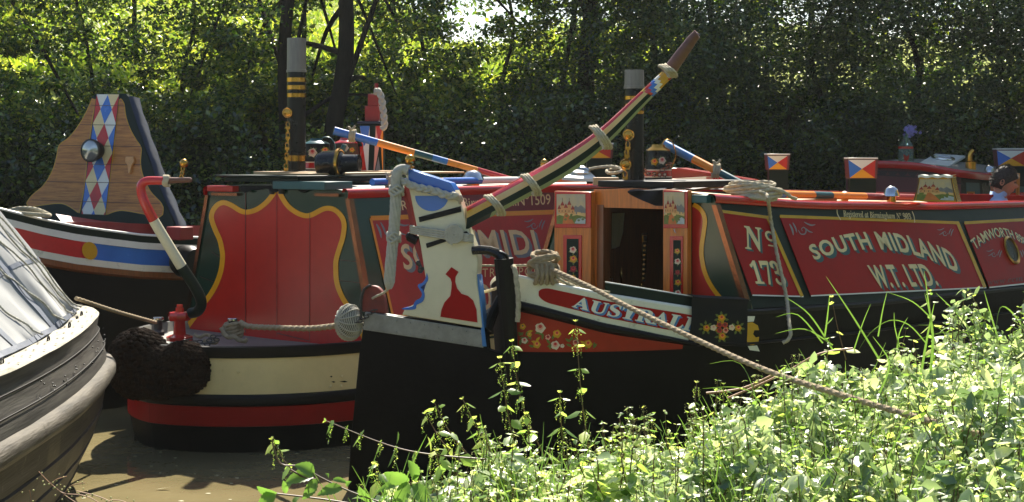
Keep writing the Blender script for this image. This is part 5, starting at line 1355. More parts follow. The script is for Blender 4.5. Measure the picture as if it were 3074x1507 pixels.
# ================================================================ boat with the diamond-painted cratch (C)
C_ = Frame((-5.83, 12.63), 52)
def wC(u): return 1.05 * math.sin(math.pi / 2 * min(1, max(0, u) / 2.2)) ** 0.8
def ztC(u): return itp(u, [(0, 1.95), (1, 1.78), (1.75, 1.563), (2.5, 1.443), (3.2, 1.38), (5, 1.32)])
UC = [0, .03, .08, .16, .3, .5, .75, 1, 1.3, 1.6, 1.9, 2.2, 2.6, 3, 3.4, 3.8]
def hullC(u, z, off=0.0, sd=1, k=1.0):
    w = wC(u) * k; dw = (wC(u + .02) - wC(max(0, u - .02))) / (0.04 if u > .02 else .02 + u); l = math.hypot(dw, 1)
    return C_.pt(u - off * dw / l, sd * (w + off / l), z)
c_root = thing("narrowboat", "old boat with white, red and blue banded bow and tall diamond-painted cratch", "boat", tuple(C_.pt(2.5, 0, 0)))
mb = MB()
for sd in (1, -1): mb.grid([[hullC(u, f(u), 0, sd, k) for u in UC] for f, k in ((lambda u: ztC(u) + .13, 1), (lambda u: ztC(u) - .3, 1), (lambda u: .7, .98), (lambda u: -.3, .9))])
mb.grid([[hullC(u, ztC(u) + .08, 0, 1) for u in UC], [hullC(u, ztC(u) + .08, 0, -1) for u in UC]])
mb.grid([[C_.pt(3.8, -1.05, 1.4), C_.pt(3.8, 1.05, 1.4)], [C_.pt(3.8, -1, -.3), C_.pt(3.8, 1, -.3)]])
hC = mb.build("hull", "hull_black", c_root)
def bandC(name, t0, t1, m, off=.01, par=hC, us=UC):
    MB().grid([[hullC(u, ztC(u) + t0, off - .006) for u in us], [hullC(u, ztC(u) + t0, off) for u in us], [hullC(u, ztC(u) + t1, off) for u in us], [hullC(u, ztC(u) + t1, off - .006) for u in us]]).build(name, m, par)
for sd in (1, -1): MB().grid([[hullC(u, ztC(u) + h, o, sd) for u in UC] for h, o in ((.12, .012), (.130, .016), (.137, .012), (.141, .002), (.142, -.02), (.13, -.06))]).build("gunwale", "white", c_root, sharp=60)
bandC("green_band", .12, .06, "green_dark"); bandC("white_band", .06, .0, "white", .02); bandC("white_band", -.145, -.205, "white_chip", .02)
MB().grid([[hullC(u, ztC(u) - .205 - d, o) for u in UC] for d, o in ((0, .0), (.0, .03), (.05, .034), (.07, .0))]).build("rubbing_wale", "brown_wood", c_root)
us_r = [u for u in np.arange(.0, 2.06, .1)]; us_b = [u for u in np.arange(2.05, 3.81, .1)]
bandC("red_band", 0, -.145, "rose_red", .010, hC, us_r); bandC("blue_band", 0, -.145, "blue", .010, hC, us_b)
def discC(u, r, name):
    z0 = ztC(u) - .0725; mb = MB(); pts = []
    for k in range(28):
        a = 2 * math.pi * k / 28; pts.append(hullC(u + r * math.cos(a), z0 + (ztC(u + r * math.cos(a)) - ztC(u)) + r * math.sin(a), .026))
    mb.add(pts, [list(range(28))]); mb.build(name, "gold", hC)
discC(2.03, .078, "gold_disc"); discC(3.12, .07, "gold_disc")
MB().grid([[C_.pt(u, .86, ztC(u) + .10) for u in (1.9, 2.4, 3.0, 3.5)], [C_.pt(u, .84, ztC(u) + h) for u, h in ((1.9, .16), (2.4, .22), (3.0, .24), (3.5, .24))], [C_.pt(u, .75, ztC(u) + .23) for u in (1.9, 2.4, 3.0, 3.5)]]).build("coaming", "red_dull", c_root)
MB().box(P(540, 700, 14.1), C_.c * .1, C_.d * .08, V((0, 0, .06))).build("coaming_end", "red_dull", c_root, bev=.01)
mb = MB(); mb.lathe(P(563, 785, 14.2), [(0, -.12), (.12, -.12), (.15, -.06), (.15, .06), (.12, .12), (0, .12)], 20, axis=C_.c); mb.build("side_fender", "black", c_root)
CB = Pl(P(70, 650, 15.0), P(535, 690, 14.3), P(340, 286, 14.85))
out = sm2([(72, 662), (120, 600), (180, 500), (240, 380), (268, 310), (276, 290)], 12) + [(290, 281), (378, 281)] + sm2([(386, 292), (420, 400), (470, 540), (530, 690)], 12)
mb = MB(); mb.prism([CB.hit(*p) for p in out], -CB.n * .05); cr_ = mb.build("cratch", "green_dark", c_root)
lw = sm2([(276, 296), (262, 330), (240, 370), (210, 410), (178, 436), (170, 470), (158, 510), (132, 555), (98, 585), (80, 610), (85, 622), (130, 615), (190, 612), (238, 640)], 8) + [(254, 560), (262, 470), (280, 340), (290, 300)]
rw = sm2([(362, 296), (372, 310), (378, 350), (392, 390), (412, 425), (424, 445), (422, 490), (430, 530), (452, 575), (484, 610), (490, 632), (478, 652), (420, 640), (360, 632), (318, 645)], 8) + [(330, 540), (342, 440), (352, 340), (358, 300)]
for q in (lw, rw):
    MB().sheet(CB, q, .004, .005).build("oak_panel", "board_oak", cr_); MB().stroke(CB, q, 2.5, .006, 0, True).build("gold_line", "gold", cr_)
# diamond strip
def dq(u, v): return bil((290, 283), (358, 283), (316, 645), (244, 642))(u, v)
mb = MB(); mb.sheet(CB, [dq(0, 1), dq(1, 1), dq(1, 0), dq(0, 0)], .004, .005); ds = mb.build("diamond_strip", "white", cr_)
mb = MB()
def dia(u, v, w, h, m):
    poly = [(u, v + h), (u + w, v), (u, v - h), (u - w, v)]
    for ax_, lo, up in ((0, 0, True), (0, 1, False), (1, 0, True), (1, 1, False)):      # clip to the strip
        out_ = []
        for a, b in zip(poly, poly[1:] + poly[:1]):
            ia = a[ax_] >= lo if up else a[ax_] <= lo; ib = b[ax_] >= lo if up else b[ax_] <= lo
            if ia: out_.append(a)
            if ia != ib:
                t = (lo - a[ax_]) / (b[ax_] - a[ax_]); out_.append((a[0] + (b[0] - a[0]) * t, a[1] + (b[1] - a[1]) * t))
        poly = out_
    if len(poly) > 2: mb.sheet(CB, [dq(a, b) for a, b in poly], .008, .003, m)
hh = .12
for r in range(5):
    v = 1 - (.125 + .24 * r); c1, c2 = (0, 1) if r % 2 == 0 else (1, 0)
    dia(.5, v, .25, hh, c1); dia(0, v, .25, hh, c2); dia(1, v, .25, hh, c2)
    dia(.75 if r % 2 == 0 else .25, 1 - (.005 + .24 * r), .25, hh, 2)
mb.build("painted_diamond", ["blue", "rose_red", "letter_cream"], ds)
mb = MB()
for yl, yr, x0, x1 in ((316, 318, 274, 376), (374, 376, 240, 390), (436, 440, 178, 424), (492, 494, 168, 424), (545, 550, 140, 440), (600, 612, 96, 480)): mb.stroke(CB, [(x0, yl), (x1, yr)], 1.6, .0095)
mb.stroke(CB, [(290, 283), (244, 642)], 1.5, .0095); mb.stroke(CB, [(358, 283), (316, 645)], 1.8, .0095)
mb.build("board_seam", "paint_line", cr_)
# canvas side cloth behind the cratch
mb = MB(); rows = []
for s in range(12):
    x, y = [(386, 290), (400, 335), (412, 372), (426, 412), (440, 452), (455, 492), (468, 532), (482, 566), (496, 600), (510, 634), (524, 664), (536, 694)][s]
    p = CB.hit(x, y, .02); q = p + V((.065, .12, -.01)); rows.append([p, p + V((.03 + .010 * (s % 2), .02, .005)), q + V((.012 * ((s + 1) % 2), 0, 0)), q + V((-.35, .9, -.25))])
mb.grid(rows); mb.build("side_cloth", "navy", cr_, sharp=80)
lmp = thing("bow_headlamp", "old round headlamp fixed to the diamond-painted cratch board", "lamp", tuple(CB.hit(284, 452, .1)))
ce = CB.hit(284, 452, .07); ax = (V((-.45, -1, 0))).normalized()
MB().lathe(ce, [(.03, -.08), (.08, -.05), (.105, .02), (.105, .05)], 26, axis=ax).build("shell", "black", lmp)
MB().lathe(ce, [(.105, .045), (.112, .05), (.112, .07), (.10, .075)], 26, axis=ax).build("rim", "iron", lmp)
MB().lathe(ce, [(.10, .068), (.07, .082), (0, .088)], 26, axis=ax).build("lens", "lamp_glass", lmp)
mb = MB(); mb.prism([CB.hit(x, y, .03) for x, y in ((376, 470), (400, 470), (402, 486), (394, 496), (390, 520), (384, 520), (382, 496), (375, 486))], -CB.n * .03); tag(mb.build("mounting_plate", "paint_wall", cr_, bev=.006), None, None)
t = thing("bow_rope", "loose rope coiled on the bow deck in front of the diamond-painted cratch", "rope", tuple(P(90, 636, 13.4)))
mb = MB()
for k in range(5): mb.rope([P(20 + 8 * k, 634 - k, 13.5), P(60 + 6 * k, 624 + k * 3, 13.5), P(110 + 5 * k, 628 + k * 3, 13.4), P(150, 646, 13.3), P(128, 648 - k, 13.2), P(70, 640, 13.2), P(30, 636, 13.3)], .014)
mb.build("coil", "rope", t)

# ================================================================ the sheeted grey boat in the left foreground (G)
g_root = thing("sheeted_barge", "grey weathered wooden boat with a pale grey tied canvas in the left foreground", "boat", (-2.9, 8.6, 0))
plan = smooth_path([(-2.52, 2.6, 0), (-2.50, 4.6, 0), (-2.50, 6.6, 0), (-2.51, 7.5, 0), (-2.53, 8.5, 0), (-2.61, 9.5, 0), (-2.72, 10.3, 0), (-2.84, 10.85, 0), (-3.05, 11.2, 0), (-3.45, 11.45, 0), (-4.0, 11.5, 0), (-4.5, 11.4, 0)], .09)
def gsec(p, t, nrm, off, z):
    f = max(0, min(1, (p.y - 9.2) / 1.9)); sheer = .02 * f
    q = p - nrm * off; return V((q.x, q.y, z + sheer))
nr = []
for i, p in enumerate(plan):
    t = (plan[min(i + 1, len(plan) - 1)] - plan[max(i - 1, 0)]).normalized(); nr.append(V((t.y, -t.x, 0)))
prof = [(.26, 1.165), (.245, 1.185), (.10, 1.18), (.085, 1.165), (.10, 1.08), (.06, .98), (.035, .875), (.035, .86), (-.01, .85), (-.03, .82), (-.03, .77), (-.01, .74), (.03, .73), (.06, .55), (.075, .545), (.06, .53), (.12, .36), (.135, .355), (.12, .34), (.22, .14), (.235, .135), (.22, .12), (.34, -.1), (.5, -.5)]
def gband(name, i0, i1, m, par):
    return MB().grid([[gsec(p, 0, n_, *prof[k]) + V((0, 0, .006 * noise.noise(p * 3 + V((0, 0, k))))) for p, n_ in zip(plan, nr)] for k in range(i0, i1 + 1)]).build(name, m, par, sharp=50)
gh = gband("hull", 12, 23, "hull_grey", g_root); gband("topside_plank", 3, 7, "weathered", g_root); gband("rubbing_strake", 7, 12, "weathered_strake", g_root); gt = gband("gunwale", 0, 3, "weathered_top", g_root)
mb = MB(); rs = random.Random(12)
for i in range(4, len(plan) - 8, 3):
    p, n_ = plan[i], nr[i]
    for k in range(3):
        o = .11 + .05 * k + rs.uniform(-.01, .01); q = gsec(p, 0, n_, o, 1.188); t = V((-n_.y, n_.x, 0))
        a = t * rs.uniform(.008, .02); b = n_ * .006
        mb.add([q - a - b, q + a - b, q + a + b, q - a + b], [[0, 1, 2, 3]])
    for k in range(5):
        q = gsec(p, 0, n_, .083 - .03 * 0, 1.0 + rs.uniform(-.1, .12)) + n_ * .022; 
        if rs.random() < .75 and p.y > 8.2: q = gsec(p + V((0, rs.uniform(-.05, .05), 0)), 0, n_, .055, .96 + rs.uniform(-.03, .1)); mb.ball(q + n_ * .004, .006, 6)
mb.build("nail_hole", "black", gt)
for zz_, o_ in ((1.055, .088), (.955, .050), (.60, .062)):
    MB().grid([[gsec(p, 0, n_, o_, zz_ + dz) + n_ * ex for p, n_ in zip(plan, nr)] for dz, ex in ((-.005, .002), (-.004, .006), (.004, .006), (.005, .002))]).build("plank_seam", "black", gh)
# end board with the lighter panel
# canvas
def tarp_pt(s, t):
    """s 0..1 from the near end to the far hip, t 0..1 from gunwale to ridge"""
    y = 2.8 + 7.85 * s
    i = min(range(len(plan)), key=lambda k: abs(plan[k].y - y) + (0 if k < 94 else 9))
    p = gsec(plan[i], 0, nr[i], .235, 1.19)
    ridge_y = min(y, 9.3 + .35 * (y - 9.3) if y > 9.3 else y)
    hgt = 2.12
    hip = max(0, (y - 9.0) / 1.65)
    rx_ = -3.62 + .12 * hip; rz = hgt - .05 * hip
    q = V((rx_, ridge_y + .3 * hip, rz))
    b = p.lerp(q, t); sag = (-.05 + .09 * hip) * math.sin(math.pi * t) + .02 * math.sin(math.pi * t) * math.sin(y * 5.2)
    fold = .018 * math.sin(y * 9 + t * 3) * (1 - t) ** 1.4 * (.5 + .5 * math.sin(y * 2.1)) + .014 * noise.noise(V((y * 2, t * 3, 0))) + .004 * noise.noise(V((y * 9, t * 9, 4)))
    return b + V((.6, 0, .8)) * (sag + fold)
NS, NTT = 170, 40
rows = [[tarp_pt(s / NS, t / NTT) for s in range(NS + 1)] for t in range(NTT + 1)]
mb = MB().grid(rows)
# far end of the canvas falling to the deck, and the other slope
end = [tarp_pt(1, t / NTT) for t in range(NTT + 1)]
mb.grid([end, [p + V((-.5, .35, -.25)) for p in end], [V((p.x - .8, p.y + .5, 1.15)) for p in end]])
ridge = rows[-1]; mb.grid([ridge, [V((-4.7, p.y, 1.2)) for p in ridge]])
tp_ = mb.build("canvas", "tarp", g_root, sharp=180)
mb = MB()
for tt_ in (.42,): 
    mb.grid([[tarp_pt(s / NS, tt_ + d) + V((.6, 0, .8)) * .006 for s in range(NS + 1)] for d in (-.014, 0, .014)])
for s0 in (0.588, 0.743, 0.871, .2): mb.grid([[tarp_pt(s0 + d, t / NTT) + V((.6, 0, .8)) * .006 for t in range(NTT + 1)] for d in (-.004, 0, .004)])
mb.grid([[tarp_pt(s / NS, d) + V((.6, 0, .8)) * .008 for s in range(NS + 1)] for d in (0.0, .015, .03)])
mb.build("seam", "tarp_seam", tp_)
mb = MB()
for s0, s1, b0 in ((.2, .17, 0), (.45, .41, 0), (0.678, 0.653, 0), (0.807, 0.743, 0), (0.897, 0.820, 0), (0.955, 0.871, 0), (0.977, 0.936, 0), (0.990, 0.968, 0)):
    q = [tarp_pt(s0 + (s1 - s0) * k / 20, k / 20) for k in range(21)]
    q = [q[max(0, k - 2)].lerp(q[min(20, k + 2)], .5) + V((.6, 0, .8)) * (.016 + .006 * math.sin(k * .9 + s0 * 40)) for k in range(21)]
    e = q[0] + V((.06, -.02, -.02)); MB().rope([e] + q, .0062, sub=.012).build("lashing_rope", "rope_white", g_root)
mb = MB()
for s0 in (.2, .45, 0.678, 0.807, 0.897, 0.955, 0.977):
    p = tarp_pt(s0, 0) + V((.05, -.01, 0)); mb.tube([p + V((0, .02 * math.cos(a), .02 * math.sin(a))) for a in [2 * math.pi * k / 10 for k in range(11)]], .005, 6)
    
mb.build("eyelet_hook", "iron", g_root)
t = thing("taut_bow_line", "taut brown rope from the sheeted boat to the motor boat's small stud", "rope", tuple(P(350, 920, 11.8)))
mb = MB().rope([P(228, 895, 11.0), P(350, 935, 11.6), P(468, 968, 12.4)], .014); mb.build("line", "rope_brown", t)

# ================================================================ the man behind the roof
def person(px, headtop, Y):
    S = 1.13
    top = zz(headtop, Y); hx = (px - CX) / F * Y
    t = thing("person", "dark-haired man in a pale blue shirt seen in profile beyond the roof", "person", (hx, Y, .2))
    z0 = top - 1.76 * S; Z = lambda h: z0 + h * S
    fx = V((.92, -.38, 0)); sx = V((.38, .92, 0))           # facing right, left shoulder away
    def pt(f, s, h): p = V((hx, Y, 0)) + fx * (f * S) + sx * (s * S); return V((p.x, p.y, Z(h)))
    # body: one skinned figure
    joints = {"pel": (pt(0, 0, .95), .15), "wst": (pt(0, 0, 1.12), .14), "chs": (pt(.02, 0, 1.32), .165), "nkb": (pt(.02, 0, 1.47), .085), "nck": (pt(.05, 0, 1.53), .058),
              "shl": (pt(0, -.19, 1.42), .07), "ell": (pt(.03, -.24, 1.12), .048), "wrl": (pt(.24, -.2, 1.02), .032), "shr": (pt(0, .19, 1.42), .07), "elr": (pt(.03, .24, 1.12), .048), "wrr": (pt(.24, .2, 1.02), .032),
              "hil": (pt(0, -.1, .9), .1), "knl": (pt(.03, -.11, .5), .066), "anl": (pt(0, -.11, .09), .045), "tol": (pt(.15, -.12, .04), .04), "hir": (pt(0, .1, .9), .1), "knr": (pt(.03, .11, .5), .066), "anr": (pt(0, .11, .09), .045), "tor": (pt(.15, .12, .04), .04)}
    ed = [("pel", "wst"), ("wst", "chs"), ("chs", "nkb"), ("nkb", "nck"), ("chs", "shl"), ("shl", "ell"), ("ell", "wrl"), ("chs", "shr"), ("shr", "elr"), ("elr", "wrr"), ("pel", "hil"), ("hil", "knl"), ("knl", "anl"), ("anl", "tol"), ("pel", "hir"), ("hir", "knr"), ("knr", "anr"), ("anr", "tor")]
    for sgn, w in ((-1, "wrl"), (1, "wrr")):
        joints["pm" + w] = (pt(.31, sgn * .2, .99), .028); ed.append((w, "pm" + w))
        for k in range(5):
            a = pt(.345 - (.03 if k == 4 else 0), sgn * (.2 + (k - 1.5) * .018) - (sgn * .03 if k == 4 else 0), .985); b = pt(.39 - (.05 if k == 4 else abs(k - 1.5) * .008), sgn * (.2 + (k - 1.5) * .02) - (sgn * .045 if k == 4 else 0), .965)
            joints["f%s%d" % (w, k)] = (a, .0085); joints["g%s%d" % (w, k)] = (b, .0075); ed += [("pm" + w, "f%s%d" % (w, k)), ("f%s%d" % (w, k), "g%s%d" % (w, k))]
    ks = list(joints); me = bpy.data.meshes.new("body"); off = t.location
    me.from_pydata([tuple(joints[k][0] - off) for k in ks], [(ks.index(a), ks.index(b)) for a, b in ed], [])
    o = bpy.data.objects.new("body", me); COL.objects.link(o); o.parent = t
    sk = o.modifiers.new("skin", 'SKIN'); sk.use_smooth_shade = True
    for i, k in enumerate(ks): me.skin_vertices[0].data[i].radius = (joints[k][1] * S, joints[k][1] * S)
    me.skin_vertices[0].data[0].use_root = True
    sb = o.modifiers.new("sub", 'SUBSURF'); sb.levels = 2; sb.render_levels = 2
    me.materials.append(MAT["skin"])
    # head with a face, tilted forwards
    hc = pt(.075, 0, 1.645); tilt = .28; fw = (fx * math.cos(tilt) + V((0, 0, -1)) * math.sin(tilt)).normalized(); upv = (V((0, 0, 1)) * math.cos(tilt) + fx * math.sin(tilt)).normalized()
    mb = MB(); rows = []
    for i in range(33):
        h = -1 + 2 * i / 32; row = []
        for k in range(40):
            a = 2 * math.pi * k / 40; f, s_ = math.cos(a), math.sin(a)
            r = math.sqrt(max(0.0004, 1 - abs(h) ** 2.4))
            df, dsd = .098 * r, .076 * r
            if h < 0: df *= 1 - .10 * abs(h); dsd *= 1 - .30 * abs(h)
            ff = f * df + (.012 * (-h) if f > 0 and h < 0 else 0); front = max(0, f) ** 10
            ff += front * (.026 * math.exp(-((h + .12) / .15) ** 2) - .010 * math.exp(-((h - .12) / .10) ** 2) + .008 * math.exp(-((h + .48) / .06) ** 2) + .006 * math.exp(-((h + .60) / .05) ** 2) + .010 * math.exp(-((h + .88) / .12) ** 2))
            row.append(hc + (fw * ff + sx * (s_ * dsd) + upv * (h * .122)) * S)
        rows.append(row)
    mb.grid(rows, closed=True)
    for sg in (-1, 1):
        e = hc + (fw * -.008 + sx * (sg * .074) + upv * -.012) * S
        mb.tube([e + (fw * (.013 * math.cos(a)) + upv * (.023 * math.sin(a)) + sx * sg * .006) * S for a in [2 * math.pi * q / 14 for q in range(15)]], .008 * S, 6); mb.ball(e, .014 * S, 8)
    mb.tube([hc + (upv * -.06) * S, pt(.03, 0, 1.50)], [.058 * S, .06 * S], 16)
    mb.build("head", "skin", t, sharp=180)
    mb = MB()
    for sg in (-1, 1): mb.ball(hc + (fw * .083 + sx * (sg * .03) + upv * .012) * S, .011 * S, 10)
    mb.build("eye", "paint_line", t)
    # hair: short, wavy, down to the nape and in front of the ears
    mb = MB(); rows = []
    for i in range(26):
        a = math.pi * .68 * i / 25; row = []
        for k in range(60):
            p = 2 * math.pi * k / 60; lim = 1.0 if math.cos(p) < .0 else (1 - .44 * max(0, math.cos(p)) ** .6)
            aa = a * lim; n_ = 1.075 + .045 * noise.noise(V((math.cos(p) * 3, math.sin(p) * 3, aa * 4))) + .03 * noise.noise(V((math.cos(p) * 9, math.sin(p) * 9, aa * 9)))
            row.append(hc + (fw * (math.sin(aa) * math.cos(p) * .100) + sx * (math.sin(aa) * math.sin(p) * .080) + upv * (math.cos(aa) * .124)) * (n_ * S))
        rows.append(row)
    mb.grid(rows, closed=True); rs = random.Random(2)
    for k in range(1500):
        r = rows[rs.randrange(0, 25)]; p = r[rs.randrange(60)]; d = (p - hc).normalized(); w = V((rs.gauss(0, 1), rs.gauss(0, 1), rs.gauss(0, 1))).normalized() * .004
        mb.add([p - w, p + w, p + d * rs.uniform(.008, .026) + w * rs.uniform(2, 6) - fw * .008 + V((0, 0, -.006))], [[0, 1, 2]])
    mb.build("hair", "hair", t, sharp=80)
    # shirt and trousers follow the body
    mb = MB(); rows = []
    for h, rf, rsd, f0 in ((.98, .13, .17, 0), (1.1, .125, .165, 0), (1.25, .135, .185, .01), (1.36, .135, .205, .015), (1.43, .115, .2, .015), (1.475, .085, .14, .015), (1.51, .068, .075, .02), (1.55, .075, .078, .03), (1.545, .068, .07, .03)):
        rows.append([pt(f0 + rf * math.cos(a), rsd * math.sin(a), h + .01 * math.sin(a * 5)) for a in [2 * math.pi * k / 32 for k in range(32)]])
    mb.grid(rows, closed=True)
    for sg in (-1, 1): mb.tube([pt(0, sg * .17, 1.42), pt(.0, sg * .22, 1.36), pt(.03, sg * .245, 1.15), pt(.1, sg * .235, 1.09)], [.075 * S, .078 * S, .062 * S, .058 * S], 14)
    mb.build("shirt", "shirt", t, sharp=180)
    mb = MB()
    for sg in (-1, 1): mb.tube([pt(0, sg * .07, 1.0), pt(.0, sg * .1, .88), pt(.03, sg * .11, .5), pt(0, sg * .11, .1)], [.12 * S, .115 * S, .082 * S, .065 * S], 16)
    mb.build("trousers", "jeans", t, sharp=180)
person(2988, 503, 14.8)
# ================================================================ vegetation
rng = np.random.default_rng(11)
def norm(a): return a / np.maximum(1e-9, np.linalg.norm(a, axis=1, keepdims=True))
def build_leaves(name, pos, axis, side, L, W, tone, m, parent=None, oval=False, fold=0.25, droop=0.0):
    """many small folded leaves as one mesh"""
    n = len(pos); axis = norm(axis); side = norm(side - axis * np.sum(side * axis, 1, keepdims=True)); up = np.cross(side, axis)
    L = np.asarray(L)[:, None]; W = np.asarray(W)[:, None]
    def pt(t, s, h): return pos + axis * (L * t) + side * (W * s * .5) + up * (W * h) - np.array([0, 0, 1.0]) * (L * droop * t * t)
    if oval:
        vs = [pt(0, 0, 0), pt(.3, -1, fold), pt(.66, -.72, fold), pt(1, 0, 0), pt(.66, .72, fold), pt(.3, 1, fold), pt(.3, 0, 0), pt(.66, 0, 0)]
        fc = [(0, 5, 6), (0, 6, 1), (6, 5, 4, 7), (6, 7, 2, 1), (7, 4, 3), (7, 3, 2)]
    else:
        vs = [pt(0, 0, 0), pt(.45, -1, fold), pt(1, 0, 0), pt(.45, 1, fold)]
        fc = [(0, 3, 2), (0, 2, 1)]
    k = len(vs); V_ = np.stack(vs, 1).reshape(-1, 3) - np.array(parent_loc(parent))[None]
    flat = np.concatenate([np.array(f) for f in fc]); cnt = np.array([len(f) for f in fc])
    li = (flat[None, :] + (np.arange(n) * k)[:, None]).reshape(-1); lc = np.tile(cnt, n); ls = np.concatenate([[0], np.cumsum(lc)[:-1]])
    me = bpy.data.meshes.new(name)
    me.vertices.add(n * k); me.vertices.foreach_set("co", V_.astype(np.float32).reshape(-1))
    me.loops.add(len(li)); me.loops.foreach_set("vertex_index", li.astype(np.int32))
    me.polygons.add(len(lc)); me.polygons.foreach_set("loop_start", ls.astype(np.int32)); me.polygons.foreach_set("loop_total", lc.astype(np.int32))
    at = me.attributes.new("leaf_tone", 'FLOAT', 'POINT'); at.data.foreach_set("value", np.repeat(tone, k).astype(np.float32))
    me.update(calc_edges=True); me.validate()
    me.materials.append(MAT[m])
    o = bpy.data.objects.new(name, me); COL.objects.link(o)
    if parent: o.parent = parent
    return o
def rand_dirs(n, zs=1.0):
    d = rng.normal(size=(n, 3)); d[:, 2] *= zs; return norm(d)
def cloud(centers, radii, per, flat=.7):
    """leaf positions gathered round cluster centres"""
    c = np.asarray(centers); r = np.asarray(radii); idx = np.repeat(np.arange(len(c)), per)
    d = rand_dirs(len(idx)); rad = rng.random(len(idx)) ** .45
    off = d * (rad * r[idx])[:, None]; off[:, 2] *= flat
    return c[idx] + off
def leaf_set(name, p, m, parent, lo, hi, aspect=.55, hang=-.35, oval=False, tone=None):
    n = len(p); ax = rand_dirs(n, .6); ax[:, 2] += hang; sd = rand_dirs(n, .45)
    L = rng.uniform(lo, hi, n)
    return build_leaves(name, p, ax, sd, L, L * aspect, rng.random(n) if tone is None else tone, m, parent, oval, fold=.18)
def limb_set(mb, base, h, r, ends, lean=(0, 0)):
    top = base + V((lean[0], lean[1], h)); wg = random.Random(int(base.x * 97 + base.y)); w_ = 1.0 if r < .1 else .35
    def wob(k): return V((wg.uniform(-.3, .3) * w_ * k, wg.uniform(-.2, .2) * w_ * k, 0))
    tr_ = smooth_path([base - V((0, 0, .5)), base + V((lean[0] * .1, 0, h * .15)) + wob(.4), base + V((lean[0] * .25, lean[1] * .2, h * .3)) + wob(.8), base + V((lean[0] * .4, lean[1] * .5, h * .48)) + wob(1), base + V((lean[0] * .6, lean[1] * .6, h * .7)) + wob(1.4), top], .3)
    n = len(tr_); mb.tube(tr_, [r * (1.25 if i == 0 else 1.0) * (1 - .65 * i / n) for i in range(n)], 12)
    for k, e in enumerate(ends if r >= .1 else []):
        i = int(n * (.35 + .5 * ((k * .618) % 1))); a = tr_[min(i, n - 1)]; e = V(e); mid = a.lerp(e, .5) + V((0, 0, .25))
        q = smooth_path([a, mid, e], .3); mb.tube(q, [r * .30 * (1 - .8 * j / len(q)) for j in range(len(q))], 7)

# ---- far bank: trees
def tree(px, Y, h, r, label, lowz, spread, ncl, per, m, size, seed, kind="tree", toplow=None, avoid=None, flat=.75, aspect=.55, depth=1.0, group="trees on the far bank", pw=1.25, coff=0.0):
    h = min(h, 7.9) if Y < 24 and px < 3300 else h
    rs = random.Random(seed); x = (px - CX) / F * Y; base = V((x, Y, ground_z(x, Y)))
    t = thing(kind, label, "tree", tuple(base), group)
    cen, rad = [], []
    k = 0
    while len(cen) < ncl and k < ncl * 6:
        k += 1
        z = lowz + (h - lowz) * rs.random() ** pw; f = (z - lowz) / (h - lowz); sp = spread * (1 - .55 * f * f)
        a = rs.uniform(0, 6.283); q = sp * math.sqrt(rs.random()); c = V((x + math.cos(a) * q, Y + coff + math.sin(a) * q * depth, z))
        if avoid and avoid(c): continue
        cen.append(c); rad.append((rs.uniform(.2, .62) if m == 'leaf_tree' and Y < 24 else rs.uniform(.35, .8)) * (.8 + .6 * f))
    mb = MB(); limb_set(mb, base, h * .8, r, [c for c in cen[::max(1, len(cen) // 8)]], (rs.uniform(-.3, .3), rs.uniform(0, .4)))
    mb.build("trunk", "bark", t)
    leaf_set("crown", cloud([tuple(c) for c in cen], rad, per, .5 if m == 'leaf_tree' and Y < 24 else flat), m, t, size[0], size[1], aspect)
    return t
def gap(c):                                             # openings in the canopy where the meadow and the sky show
    s = c.y
    px, py = c.x / s * F + CX, CY - (c.z - H) / s * F
    return (1330 < px < 1490 and -10 < py < 125) or (1390 < px < 1560 and 160 < py < 245) or (1180 < px < 1260 and 90 < py < 170) or (340 < px < 500 and -20 < py < 90) or (600 < px < 690 and -30 < py < 80) or (2530 < px < 2610 and py < 40)
gz3 = lambda c: gap(c)
tree(852, 19.7, 8.8, .12, "dark-trunked tree behind the tall black chimney of the motor boat", 3.0, 2.4, 100, 170, "leaf_tree", (.055, .11), 1, avoid=gap, pw=2.2, coff=2.3)
tree(998, 19.4, 9, .15, "tree with the broad straight dark trunk left of the red mast top", 3.0, 2.6, 110, 170, "leaf_tree", (.055, .11), 2, avoid=gap, pw=2.2, coff=2.5)
tree(560, 21.8, 9, .03, "slender tree with low boughs between the cratch and the tall chimney", 2.7, 2.4, 100, 170, "leaf_tree", (.055, .11), 15, avoid=gap, pw=2.0)
tree(250, 21.0, 9, .03, "loose sunlit tree above the diamond-painted cratch", 2.7, 2.6, 120, 180, "leaf_tree", (.055, .11), 3, avoid=gap, pw=2.0)
tree(-180, 19.5, 9, .16, "dark bushy tree at the far edge beyond the cratch boat's bow", 1.8, 1.9, 90, 200, "leaf_tree", (.055, .11), 4)
tree(1290, 22.5, 9, .035, "slim tree with open branches around the bright sky gap", 3.0, 2.0, 90, 160, "leaf_tree", (.055, .10), 5, avoid=gap, pw=2.2)
tree(1520, 23.2, 9.5, .035, "thin tree whose low boughs frame the sky gap behind the tiller's base", 3.2, 1.9, 80, 160, "leaf_tree", (.055, .10), 16, avoid=gap, pw=2.0)
tree(1742, 22.4, 9.5, .16, "tall tree with a dark trunk behind the middle of the raised tiller", 2.4, 1.9, 130, 200, "leaf_tree", (.05, .10), 6, avoid=gap, pw=1.6)
tree(1960, 21.8, 10, .06, "leafy tree behind the tip of the raised tiller", 1.8, 1.8, 130, 210, "leaf_willow", (.05, .09), 7, avoid=gap, pw=1.5)
tree(2210, 21.2, 8.6, .06, "dense grey-green tree behind the short striped pole", 1.0, 1.9, 150, 320, "leaf_willow", (.05, .095), 8, aspect=.42, pw=1.5)
tree(2480, 21.6, 8.4, .06, "dense dark tree behind the stand left of the flower jar", .9, 1.9, 150, 320, "leaf_willow", (.05, .095), 9, aspect=.42, avoid=gap, pw=1.5)
